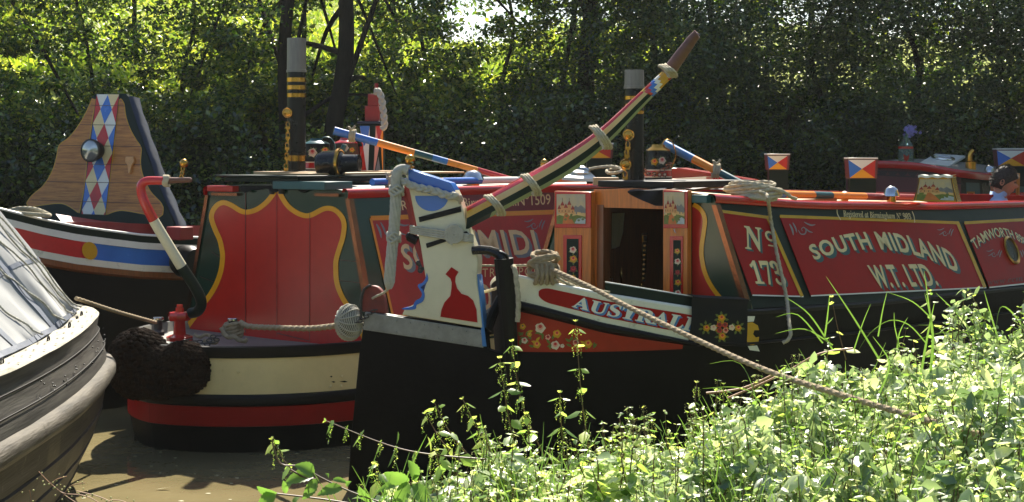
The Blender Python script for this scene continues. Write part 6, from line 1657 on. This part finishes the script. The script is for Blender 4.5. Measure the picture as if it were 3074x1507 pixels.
tree(2740, 21.4, 8.6, .06, "dense dark tree directly behind the flower jar", .9, 1.9, 150, 320, "leaf_willow", (.05, .095), 10, aspect=.42, pw=1.5)
tree(3010, 21.8, 8.6, .06, "deep-shaded tree behind the man's head", .9, 1.8, 150, 320, "leaf_willow", (.05, .095), 13, aspect=.42, pw=1.5)
tree(3290, 21.4, 9.5, .06, "dark tree at the far end of the row beyond the man", 1.0, 1.8, 110, 320, "leaf_willow", (.05, .095), 14, aspect=.42, pw=1.5)
for k, (x, y, h) in enumerate(((10.5, 22.6, 9.5), (13.5, 26, 10), (17, 29, 11), (21, 34, 12), (26, 40, 12))):  # unseen trees, added so the butty's glossy side reflects dark
    tree(x / y * F + CX, y, h, .14, ("first unseen tree past the frame edge, added for dark reflections", "second unseen tree past the frame edge, added for dark reflections", "third unseen tree past the frame edge, added for dark reflections", "fourth unseen tree past the frame edge, added for dark reflections", "last unseen tree past the frame edge, added for dark reflections")[k], .6, 2.6, 90, 110, "leaf_willow", (.16, .28), 80 + k, pw=1.0)
# second row, further back: tall crowns that shade the bank
for i, (px, Y, h, lz, sp) in enumerate(((420, 27, 12, 6.2, 3.0), (900, 28, 12, 6.4, 3.0), (1180, 29, 12, 7.2, 2.2), (1720, 28, 13, 5.0, 2.6), (2080, 27, 13, 3.4, 2.8), (2420, 27, 13, 3.2, 2.8), (2760, 27, 13, 3.2, 2.8), (3100, 27, 13, 3.2, 2.8), (3420, 27, 13, 3, 2.8))):
    lab = ("tall back-row tree glimpsed above the cratch", "tall back-row tree glimpsed between the two dark trunks", "tall back-row tree left of the sky gap", "tall back-row tree behind the dark-trunked tree at the tiller", "tall back-row tree above the rose water can", "tall back-row tree beyond the stand with the chipped top", "tall back-row tree above the white skylight lid on the red roof", "tall back-row tree above the man", "tall back-row tree past the man at the frame edge")[i]
    tree(px, Y, h, .05, lab, lz, sp, 70, 85 if px < 1900 else 125, "leaf_tree", (.11, .19), 20 + i, flat=.8)
# shrubs along the foot of the far bank
spots = [(-60, 18.2, 2.5), (120, 18.6, 2.0), (330, 19.4, 2.2), (520, 19.0, 2.3), (700, 19.3, 2.5), (930, 19.5, 2.3), (1130, 19.8, 2.6), (1330, 20.0, 2.5), (1530, 20.2, 2.7), (1720, 20.2, 2.8), (1900, 20.4, 2.9), (2100, 20.3, 3.1), (2320, 20.6, 3.0), (2560, 20.6, 3.0), (2800, 20.6, 3.0), (3050, 20.7, 3.0)]
where = ["left of the cratch boat's coiled bow rope", "behind the left shoulder of the cratch", "behind the diamond strip of the cratch", "behind the swan-neck tiller", "between the swan-neck tiller and the tall chimney", "behind the rose water cans", "behind the red mast top", "behind the middle of the long sloping pole", "below the sunlit meadow gap", "behind the middle rope knot of the tiller", "behind the brass medallion chain", "behind the upper end of the short pole", "behind the stand with the chipped top", "behind the stand left of the flower jar", "behind the white skylight lid", "behind the man's head"]
for i, (px, Y, h) in enumerate(spots):
    rs = random.Random(50 + i); x = (px - CX) / F * Y; base = V((x, Y, ground_z(x, Y)))
    t = thing("shrub", "dark ivy-clad shrub " + where[i], "shrub", tuple(base), "shrubs along the foot of the far bank")
    cen = []; rad = []
    for k in range(44):
        a = rs.uniform(0, 6.283); q = .85 * math.sqrt(rs.random()); z = base.z * .4 + rs.random() ** .8 * h
        cen.append((x + math.cos(a) * q, Y + math.sin(a) * q * .6 + .25 * z / h, z)); rad.append(rs.uniform(.22, .42))
    mb = MB()
    for k in range(5): mb.tube(smooth_path([base + V((rs.uniform(-.2, .2), 0, -.3)), base + V((rs.uniform(-.4, .4), .1, h * .4)), V(cen[k * 7])], .2), .025, 6)
    mb.build("stem", "bark", t)
    leaf_set("foliage", cloud(cen, rad, 190), "leaf_ivy", t, .05, .10, .7)
# ivy and brambles on the slope
n = 42000; xx = rng.uniform(-11, 12, n); yy = np.array([far_edge(x) for x in xx]) + .1 + rng.random(n) * 5.8
zz_ = np.array([ground_z(a, b) for a, b in zip(xx, yy)]) + rng.random(n) ** 2 * .35
p = np.stack([xx, yy, zz_], 1); ax = rand_dirs(n, .5); ax[:, 1] -= .5
L = rng.uniform(.06, .12, n)
o = build_leaves("ivy", p, ax, rand_dirs(n, .5), L, L * .75, rng.random(n), "leaf_ivy"); tag(o, None, None, kind="stuff")
# sunlit meadow growth behind the trees
n = 30000; yy = 25.5 + rng.random(n) ** 1.5 * 34; xx = (rng.uniform(-300, 2100, n) - CX) / F * yy
zz_ = np.array([ground_z(a, b) for a, b in zip(xx, yy)]) + rng.random(n) * .25
p = np.stack([xx, yy, zz_], 1); ax = rand_dirs(n, .4); ax[:, 2] += .8
L = rng.uniform(.15, .4, n); o = build_leaves("meadow_grass", p, ax, rand_dirs(n, .3), L, L * .22, rng.random(n), "leaf_meadow"); tag(o, None, None, kind="stuff")
# floating bits on the canal
mb = MB(); rs = random.Random(21)
for k in range(46):
    x, y = rs.uniform(-3.0, -.9), rs.uniform(9.2, 12.2); r = rs.uniform(.004, .014); a = rs.uniform(0, 6)
    mb.add([V((x + r * math.cos(a + q) * (1 + .6 * (q % 2)), y + r * math.sin(a + q), .004)) for q in (0, 1.5, 3, 4.5)], [[0, 1, 2, 3]])
tag(mb.build("floating_debris", "water_leaf"), None, None, kind="stuff")
x, y = P(484, 1470, 10.45).x, 10.48
mb = MB().add([V((x - .05, y, .006)), V((x - .01, y - .012, .012)), V((x + .06, y - .004, .02)), V((x + .02, y + .014, .01))], [[0, 1, 2, 3]]); tag(mb.build("floating_leaf", "water_leaf"), "single pale leaf floating on the brown water in front of the red band", "leaf")

# unseen trees and hedge on the viewer's side, added to darken gloss reflections
for k, (x, y, h) in enumerate(((12.5, 12.0, 9.5), (15.5, 15.5, 10.5), (12.0, 7.5, 9.0), (13.5, 3.0, 9.5), (17.0, 19.0, 9.5), (21.0, 23.0, 10.5))):
    tree(x / y * F + CX, y, h, .2, ("unseen added tree nearest the water to the right of the view", "unseen added tree second along the bank to the right", "unseen added tree beside the nettle bank, out to the right", "unseen added tree abreast of the viewer on the right", "unseen added tree past the second one along the right bank", "unseen added tree closing the right bank in the distance")[k], .8, 2.9, 80, 120, "leaf_tree", (.2, .34), 60 + k, pw=1.0, group="unseen trees added for reflections")
n = 26000; xx = rng.uniform(-30, 16, n); zz_ = rng.random(n) ** .8 * (6.5 + np.sin(xx * 1.3) + .7 * np.sin(xx * 3.1)); yy = -7 + rng.normal(size=n) * .7 - zz_ * .1
p = np.stack([xx, yy, zz_ + .4], 1); L = rng.uniform(.2, .36, n)
o = build_leaves("unseen_hedge", p, rand_dirs(n), rand_dirs(n), L, L * .6, rng.random(n), "leaf_ivy"); tag(o, None, None, kind="stuff")  # unseen hedge behind the viewer, added to cut skylight on shaded sides
# ---- near bank
def hveg(x, y):
    return itp(x, [(-1.4, .05), (-.9, .13), (-.45, .29), (0, .41), (.8, .48), (1.7, .58), (3.4, .74)]) * (.9 + .6 * noise.noise(V((x * 1.7, y * 1.7, 7))) + .55 * noise.noise(V((x * 4.5, y * 4.5, 2))))
def near_pts(n, x0, x1, y0):
    X, Y_, Z = [], [], []
    for _ in range(n):
        x = x0 + (x1 - x0) * random.random(); e = itp(x, BANK) + .12; y = y0 + (e - y0) * random.random()
        if x < -.36 * y - .25 or x > .36 * y + 1.9: continue
        X.append(x); Y_.append(y); Z.append(ground_z(x, min(y, itp(x, BANK) - .1)) + max(.03, hveg(x, y)))
    return np.array(X), np.array(Y_), np.array(Z)
X, Y_, Z = near_pts(140000, -1.35, 6.4, 5.0); n = len(X)
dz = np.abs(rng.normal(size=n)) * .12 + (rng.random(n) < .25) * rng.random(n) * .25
p = np.stack([X, Y_, Z - dz], 1)
ax = rand_dirs(n, .6); ax[:, 2] -= .2; sd = rand_dirs(n, .42)
L = np.clip(rng.lognormal(math.log(.042), .48, n), .016, .12)
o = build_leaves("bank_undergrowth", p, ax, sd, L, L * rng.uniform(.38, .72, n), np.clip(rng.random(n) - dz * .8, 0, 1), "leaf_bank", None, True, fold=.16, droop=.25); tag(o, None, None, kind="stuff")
# shoots with paired leaves and seed strings standing out of the mass
sp_, sa_, ss_, sL_, st_ = [], [], [], [], []; kp_, kL_ = [], []; stm = MB(); rs = random.Random(41); made = 0
while made < 900:
    x = rs.uniform(-.5, 5.6) if made < 700 else rs.uniform(-.9, .9); y = rs.uniform(5.3, itp(x, BANK) + .05)
    if x > .36 * y + 1.6: continue
    made += 1; l = rs.uniform(.10, .30) * (.7 + .25 * max(0, x) ** .5); b = V((x, y, ground_z(x, min(y, itp(x, BANK) - .1)) + hveg(x, y) - .05)); lean_ = V((rs.gauss(0, .22), rs.gauss(0, .18), 1)) * l; e = b + lean_
    stm.tube([b, b.lerp(e, .5) + V((rs.gauss(0, .012), 0, 0)), e], [.003, .0024, .001], 4, cap=False); k_ = max(3, int(l / .036)); big = rs.uniform(.7, 1.35)
    for k in range(k_ + 1):
        f = k / k_; c = b.lerp(e, f); az = k * 1.57 + rs.uniform(-.4, .4)
        for q in (0, math.pi):
            d = V((math.cos(az + q), math.sin(az + q), rs.uniform(-.95, .25) + .5 * f)); sp_.append(c); sa_.append(d); ss_.append(V((-d.y, d.x, rs.gauss(0, .55)))); sL_.append((.058 - .034 * f) * big * rs.uniform(.7, 1.15)); st_.append(rs.random())
        if made % 3 == 0 and f > .35:
            for q in range(3):
                d = V((math.cos(az + q * 2.1 + .8), math.sin(az + q * 2.1 + .8), 0)) * .014
                for j in range(rs.randint(3, 7)): kp_.append(c + d + V((rs.gauss(0, .002), rs.gauss(0, .002), -.006 * j))); kL_.append(rs.uniform(.004, .008))
A2 = lambda z_: np.array([tuple(v) for v in z_])
so_ = stm.build("weed_shoots", "stem"); tag(so_, None, None, kind="stuff")
sL_ = np.array(sL_); build_leaves("foliage", A2(sp_), A2(sa_), A2(ss_), sL_, sL_ * .58, np.array(st_), "leaf_nettle", so_, True, .14, .2)
kk = len(kp_); build_leaves("catkins", A2(kp_), rand_dirs(kk), rand_dirs(kk), np.array(kL_), np.array(kL_) * .8, rng.random(kk), "catkin", so_)
# stems under the leaves
mb = MB(); rs = random.Random(31)
for i in range(0, n, 60):
    q = V((X[i], Y_[i], Z[i])); mb.tube([q + V((rs.uniform(-.1, .1), rs.uniform(-.1, .1), -.4)), q + V((rs.uniform(-.03, .03), 0, -.15)), q], [.004, .003, .0015], 4, cap=False)
tag(mb.build("undergrowth_stems", "stem"), None, None, kind="stuff")
# grass among it
def blades(name, bases, tips, w, m="leaf_grass", lift=.3):
    mb = MB()
    for b, tp, ww in zip(bases, tips, w):
        if isinstance(tp, list): q = smooth_path([b] + tp, .04)
        else: q = smooth_path([b, b.lerp(tp, .5) + V((0, 0, lift * (tp - b).length * .3)), tp], .05)
        rows = []; nq = len(q)
        for i, pnt in enumerate(q):
            t = (q[min(i + 1, nq - 1)] - q[max(i - 1, 0)]).normalized(); s_ = t.cross(V((random.Random(i // 99).uniform(-.2, .2), 1, .3))).normalized()
            k = ww * (1 - (i / (nq - 1)) ** 2.2) + .0006; rows.append([pnt - s_ * k, pnt + V((0, .25 * k, 0)), pnt + s_ * k])
        mb.grid(rows)
    return mb.build(name, m, sharp=180)
bs, ts, ws = [], [], []
for _ in range(2600):
    x = rs.uniform(-.7, 4.0); y = rs.uniform(5.2, itp(x, BANK)); 
    if noise.noise(V((x * 1.3, y * 1.3, 20))) < .0 - .12 * (x > 1): continue
    b = V((x, y, ground_z(x, y) + hveg(x, y) * .5)); l = rs.uniform(.2, .5); a = rs.uniform(0, 6.28)
    bs.append(b); ts.append(b + V((math.cos(a) * l * .4, math.sin(a) * l * .3, l * rs.uniform(.6, 1)))); ws.append(rs.uniform(.0015, .004))
tag(blades("bank_grass", bs, ts, ws), None, None, kind="stuff")
bs, ts, ws = [], [], []
for _ in range(190):
    k_ = rs.random(); x = 1.25 + 2.5 * k_; cx_ = round(x * 2.2) / 2.2 + rs.gauss(0, .10); y = itp(cx_, BANK) - .05 - abs(rs.gauss(0, .35)); b = V((cx_, y, ground_z(cx_, y) + hveg(cx_, y) * .4)); l = rs.uniform(.30, .72); a = rs.uniform(0, 6.28); o_ = V((math.cos(a), math.sin(a) * .6, 0)) * l
    bs.append(b); ts.append([b + o_ * .12 + V((0, 0, l * .5)), b + o_ * .35 + V((0, 0, l * .85)), b + o_ * .75 + V((0, 0, l * rs.uniform(.55, 1.0)))]); ws.append(rs.uniform(.002, .0048))
tag(blades("grass_tufts", bs, ts, ws), None, None, kind="stuff")
arcs = [([(2500, 1050), (2430, 945), (2358, 892)], .007), ([(2470, 1030), (2395, 945), (2328, 952)], .006), ([(2500, 1036), (2416, 988), (2328, 1001)], .006), ([(2476, 1010), (2484, 950), (2491, 881)], .007), ([(2640, 1080), (2560, 950), (2480, 830)], .008), ([(2636, 1010), (2650, 930), (2664, 872)], .006), ([(2800, 960), (2740, 906), (2666, 878)], .005), ([(2780, 1030), (2728, 975), (2670, 962), (2612, 1000), (2578, 1050)], .005), ([(2806, 1080), (2790, 930), (2774, 812)], .008), ([(2960, 1060), (2884, 954), (2809, 879)], .008), ([(3000, 1030), (2976, 950), (2954, 872)], .007), ([(3080, 990), (3030, 930), (3002, 925), (2990, 985)], .007), ([(2690, 1080), (2700, 1000), (2726, 952)], .006), ([(2700, 1040), (2686, 980), (2684, 938)], .005), ([(2640, 1180), (2670, 1090), (2620, 1010)], .006), ([(2560, 1060), (2590, 970), (2614, 912)], .005), ([(2790, 1160), (2800, 1000), (2776, 880)], .009), ([(2760, 1150), (2784, 1010), (2806, 905)], .008), ([(2930, 1280), (2935, 1180), (2938, 1110)], .005), ([(2610, 1440), (2600, 1330), (2640, 1230)], .005), ([(2620, 1440), (2640, 1330), (2640, 1200)], .005), ([(2440, 1310), (2520, 1316), (2620, 1324)], .006), ([(2360, 1480), (2440, 1350), (2560, 1330), (2650, 1360)], .005)]
bs, ts, ws = [], [], []
for q, w in arcs:
    Yq = 9.2 if q[0][1] < 1150 else 7.4; pp = [P(a, b_, Yq - .1 * k) for k, (a, b_) in enumerate(q)]; bs.append(pp[0]); ts.append(pp[1:]); ws.append(w * .7)
tag(blades("tall_grass", bs, ts, ws), None, None, kind="stuff")
# nettles standing out of the mass
def nettle(tip, base, Y, npairs, lab, spikes=True, leafL=.05, droop=.5, m="leaf_nettle", bend=0.0, group="nettles on the near bank"):
    a, b = P(*base, Y + .03), P(*tip, Y); rs = random.Random(int(tip[0] * 7 + tip[1]))
    t = thing("nettle", lab, "nettle", tuple(a), group); ln = (b - a).length; sd = (b - a).cross(V((0, 1, 0))).normalized()
    q = smooth_path([a, a.lerp(b, .5) + sd * (bend * ln), b], .02); nq = len(q)
    MB().tube(q, [.0042 - .0030 * i / nq for i in range(nq)], 6).build("stem", "stem", t)
    pos, ax, si, L, tn = [], [], [], [], []; cp, ca, cs, cL = [], [], [], []
    for k in range(npairs):
        f = .12 + .86 * (k + .5) / npairs; i = min(nq - 1, int(f * nq)); c = q[i]; tdir = (q[min(i + 1, nq - 1)] - q[max(0, i - 1)]).normalized()
        az = k * 1.57 + rs.uniform(-.4, .4); x = tdir.cross(V((.3, .9, .2))).normalized(); y = tdir.cross(x)
        for s_ in (0, math.pi):
            if rs.random() < .12: continue
            d = x * math.cos(az + s_) + y * math.sin(az + s_); l = leafL * (1.25 - .75 * f) * rs.uniform(.75, 1.2)
            e = (d + tdir * .25 - V((0, 0, rs.uniform(.1, droop + .55)))).normalized(); pos.append(c + d * .012); ax.append(e); si.append(tdir.cross(d) + V((0, 0, rs.gauss(0, .4)))); L.append(l); tn.append(rs.random())
        if spikes and f > .3:
            for s_ in range(4):
                d = x * math.cos(az + s_ * 1.57 + .6) + y * math.sin(az + s_ * 1.57 + .6); p0 = c + d * .008; m_ = rs.randint(4, 8)
                for j in range(m_ * 2):
                    pj = p0 + d * (.012 * min(1, j / 3)) + V((rs.gauss(0, .0025), rs.gauss(0, .0025), -.0048 * j)); cp.append(pj); ca.append(V((rs.gauss(0, 1), rs.gauss(0, 1), rs.gauss(0, 1)))); cs.append(V((rs.gauss(0, 1), rs.gauss(0, 1), rs.gauss(0, 1)))); cL.append(rs.uniform(.004, .008))
    for j in range(4): pos.append(b - (b - a).normalized() * .004); ax.append((x * math.cos(j * 1.6) + y * math.sin(j * 1.6) + (b - a).normalized() * .9)); si.append(V((rs.gauss(0, 1), rs.gauss(0, 1), rs.gauss(0, 1)))); L.append(.018); tn.append(.8)
    A_ = lambda z_: np.array([tuple(v) for v in z_]); L = np.array(L)
    build_leaves("foliage", A_(pos), A_(ax), A_(si), L, L * .62, np.array(tn), m, t, True, .14, .15)
    if cp: build_leaves("catkins", A_(cp), A_(ca), A_(cs), np.array(cL), np.array(cL) * .8, rng.random(len(cp)), m, t)
    return t
nets = [((1728, 962), (1778, 1420), 7.3, 11, "tallest nettle standing straight in front of the rose-painted panel"), ((1500, 1072), (1556, 1390), 7.2, 10, "upright nettle spike in front of the black hull below the rudder's corner"), ((1536, 1022), (1648, 1400), 7.25, 11, "leaning nettle spike just right of the stern post"), ((1302, 1205), (1440, 1400), 6.9, 7, "short nettle spike in front of the lower rudder"), ((1388, 1196), (1530, 1400), 7.0, 8, "nettle spike arching left in front of the middle of the rudder"), ((1276, 1238), (1400, 1400), 6.8, 6, "lower nettle tip beside the arching stem across the rudder"), ((976, 1262), (1470, 1380), 6.6, 13, "long nettle stem lying almost level across the rudder"), ((1681, 1176), (1700, 1420), 7.2, 8, "nettle spike at the centre under the tallest nettle"), ((2092, 1146), (2080, 1400), 8.0, 8, "nettle spike below the black canvas flap"), ((2172, 1152), (2180, 1400), 8.1, 8, "nettle spike beside the rope below the flap"), ((816, 1316), (905, 1440), 6.3, 4, "bare lone nettle tip over the brown water"), ((1124, 1390), (1150, 1490), 6.3, 4, "small nettle tip in front of the rudder's foot"), ((1310, 1350), (1330, 1450), 6.6, 5, "nettle sprig in front of the black hull low down"), ((1960, 1260), (1940, 1430), 7.6, 7, "nettle spike on the crest under the name panel"), ((1840, 1300), (1830, 1430), 7.4, 6, "nettle tip among the bright leaves below the name panel"), ((2790, 872), (2810, 1080), 9.3, 9, "willowherb with narrow whorled leaves in front of the lettered side"), ((2496, 890), (2540, 1080), 9.2, 6, "bent weed with a rusty tip among the tall grass"), ((2860, 960), (2870, 1110), 9.4, 7, "pale green weed under the gold-lined panel"), ((1580, 1240), (1600, 1400), 7.0, 6, "nettle tip at the foot of the leaning spike"), ((2260, 1200), (2250, 1380), 7.9, 7, "nettle spike left of the mooring rope's middle"), ((1440, 1272), (1520, 1420), 6.9, 6, "nettle spike crossing the level stem")]
for tp_, bs_, Y, k, lab in nets: nettle(tp_, bs_, Y, max(4, int(k * .72)), lab, spikes=("willowherb" not in lab and "weed" not in lab), leafL=.082 if "willow" not in lab else .08, bend=.06 if bs_[0] - tp_[0] > 60 else .015)
# broad pointed leaves of the sprawling plant at the water's edge
def big_leaf(mb, b, t, w, Y, roll):
    a, e = P(*b, Y), P(*t, Y - .03); d = (e - a); l = d.length; d.normalize(); s_ = d.cross(V((math.sin(roll), -math.cos(roll) * .8, .55))).normalized(); u = s_.cross(d); rows = []
    for i in range(15):
        f = i / 14; k = w * math.sin(math.pi * min(1, f * .93 + .05)) ** .8 * (1 - .25 * f) * (1 + (.10 if i % 2 else -.06)); c = a + d * (l * f) - V((0, 0, .18 * l * f * f)) + u * (.1 * l * math.sin(f * 3))
        rows.append([c - s_ * k + u * k * .35, c - s_ * k * .5 + u * k * .12, c, c + s_ * k * .5 + u * k * .12, c + s_ * k + u * k * .35])
    mb.grid(rows)
def broad(lab, leaves, stems, Y):
    t = thing("broad_leaved_plant", lab, "plant", tuple(P(*stems[0][0], Y)), "broad-leaved plants at the water's edge")
    mb = MB()
    for k, (b, e, w) in enumerate(leaves): big_leaf(mb, b, e, w, Y + .02 * (k % 3), (k * 1.3) % 2 - 1)
    mb.build("foliage", "leaf_nettle", t, sharp=180)
    mb = MB()
    for q in stems: mb.tube(smooth_path([P(x, y, Y + .02) for x, y in q], .02), .0035, 6)
    mb.build("stem", "stem", t)
broad("lime green sprawling plant with pointed leaves over the brown water", [((830, 1481), (772, 1446), .026), ((942, 1424), (884, 1384), .030), ((940, 1430), (854, 1438), .034), ((950, 1440), (908, 1488), .026), ((1027, 1466), (952, 1474), .026), ((1000, 1440), (1046, 1442), .012), ((826, 1484), (772, 1512), .03), ((858, 1480), (850, 1432), .014), ((900, 1490), (880, 1515), .016), ((985, 1436), (976, 1416), .01), ((1040, 1460), (1055, 1438), .012), ((940, 1425), (942, 1384), .008)], [[(1140, 1507), (1050, 1475), (960, 1432), (905, 1400), (842, 1392), (818, 1330)], [(1100, 1520), (980, 1500), (830, 1482)], [(960, 1432), (930, 1440), (872, 1410)]], 6.0)
broad("large star of pointed bright leaves in front of the rudder's foot", [((1226, 1446), (1154, 1402), .034), ((1248, 1443), (1224, 1366), .026), ((1224, 1448), (1130, 1464), .022), ((1226, 1450), (1178, 1505), .034), ((1233, 1457), (1280, 1505), .036), ((1113, 1507), (1078, 1446), .022), ((1140, 1510), (1152, 1456), .018), ((1236, 1440), (1260, 1420), .01)], [[(1250, 1530), (1232, 1450), (1226, 1446)], [(1120, 1530), (1110, 1500)], [(1290, 1530), (1252, 1450)]], 6.0)
# dry seed heads in the bottom corner
t = thing("seed_head_plant", "dry stalk with tiny seed heads in front of the sheeted boat's hull", "plant", tuple(P(230, 1520, 5.0)))
mb = MB(); sdm = MB(); rs = random.Random(77)
for q in ([(260, 1530), (200, 1490), (150, 1450), (116, 1415)], [(150, 1455), (168, 1440), (200, 1430)], [(190, 1490), (210, 1460), (255, 1450)], [(330, 1530), (260, 1490), (190, 1480), (150, 1452)], [(360, 1520), (300, 1492), (230, 1474)], [(420, 1530), (370, 1505), (330, 1500)], [(95, 1530), (92, 1490), (88, 1472)]):
    pts = smooth_path([P(x, y, 5.0) for x, y in q], .008); mb.tube(pts, .0016, 5)
    for pnt in pts[len(pts) // 3:]:
        if rs.random() < .7: sdm.ball(pnt + V((rs.gauss(0, .012), rs.gauss(0, .01), rs.gauss(0, .012))), rs.uniform(.002, .004), 6)
mb.build("stalk", "dry_stem", t); sdm.build("seed_head", "catkin", t)
# trailing dry brambles on the bank
for q, Y, lab in (([(2185, 1195), (2290, 1150), (2380, 1105), (2460, 1062), (2560, 1046)], 8.6, "long dry reddish stem slanting up beside the mooring rope"), ([(2120, 1180), (2230, 1165), (2330, 1120)], 8.4, "thin brown bramble arching left of the mooring rope")):
    mb = MB().tube(smooth_path([P(x, y, Y) for x, y in q], .03), .006, 6); tag(mb.build("dry_stem", "dry_stem"), lab, "stem")

# ================================================================ thin scattering air, added to veil the background like lens flare
hz = MB().hexa([V((-121, -31, -2)), V((121, -31, -2)), V((121, 151, -2)), V((-121, 151, -2))], [V((-121, -31, 20)), V((121, -31, 20)), V((121, 151, 20)), V((-121, 151, 20))])
hm_ = bpy.data.materials.new("flare_veil"); hm_.use_nodes = True; nt = hm_.node_tree; nt.nodes.remove(nt.nodes["Principled BSDF"])
pv = nt.nodes.new("ShaderNodeVolumePrincipled"); pv.inputs["Color"].default_value = (0.93, 0.96, 0.90, 1); pv.inputs["Density"].default_value = 0.0004; pv.inputs["Anisotropy"].default_value = 0.45
nt.links.new(pv.outputs[0], nt.nodes["Material Output"].inputs["Volume"]); MAT["flare_veil"] = hm_
tag(hz.build("flare_veil", "flare_veil"), None, None, kind="stuff")
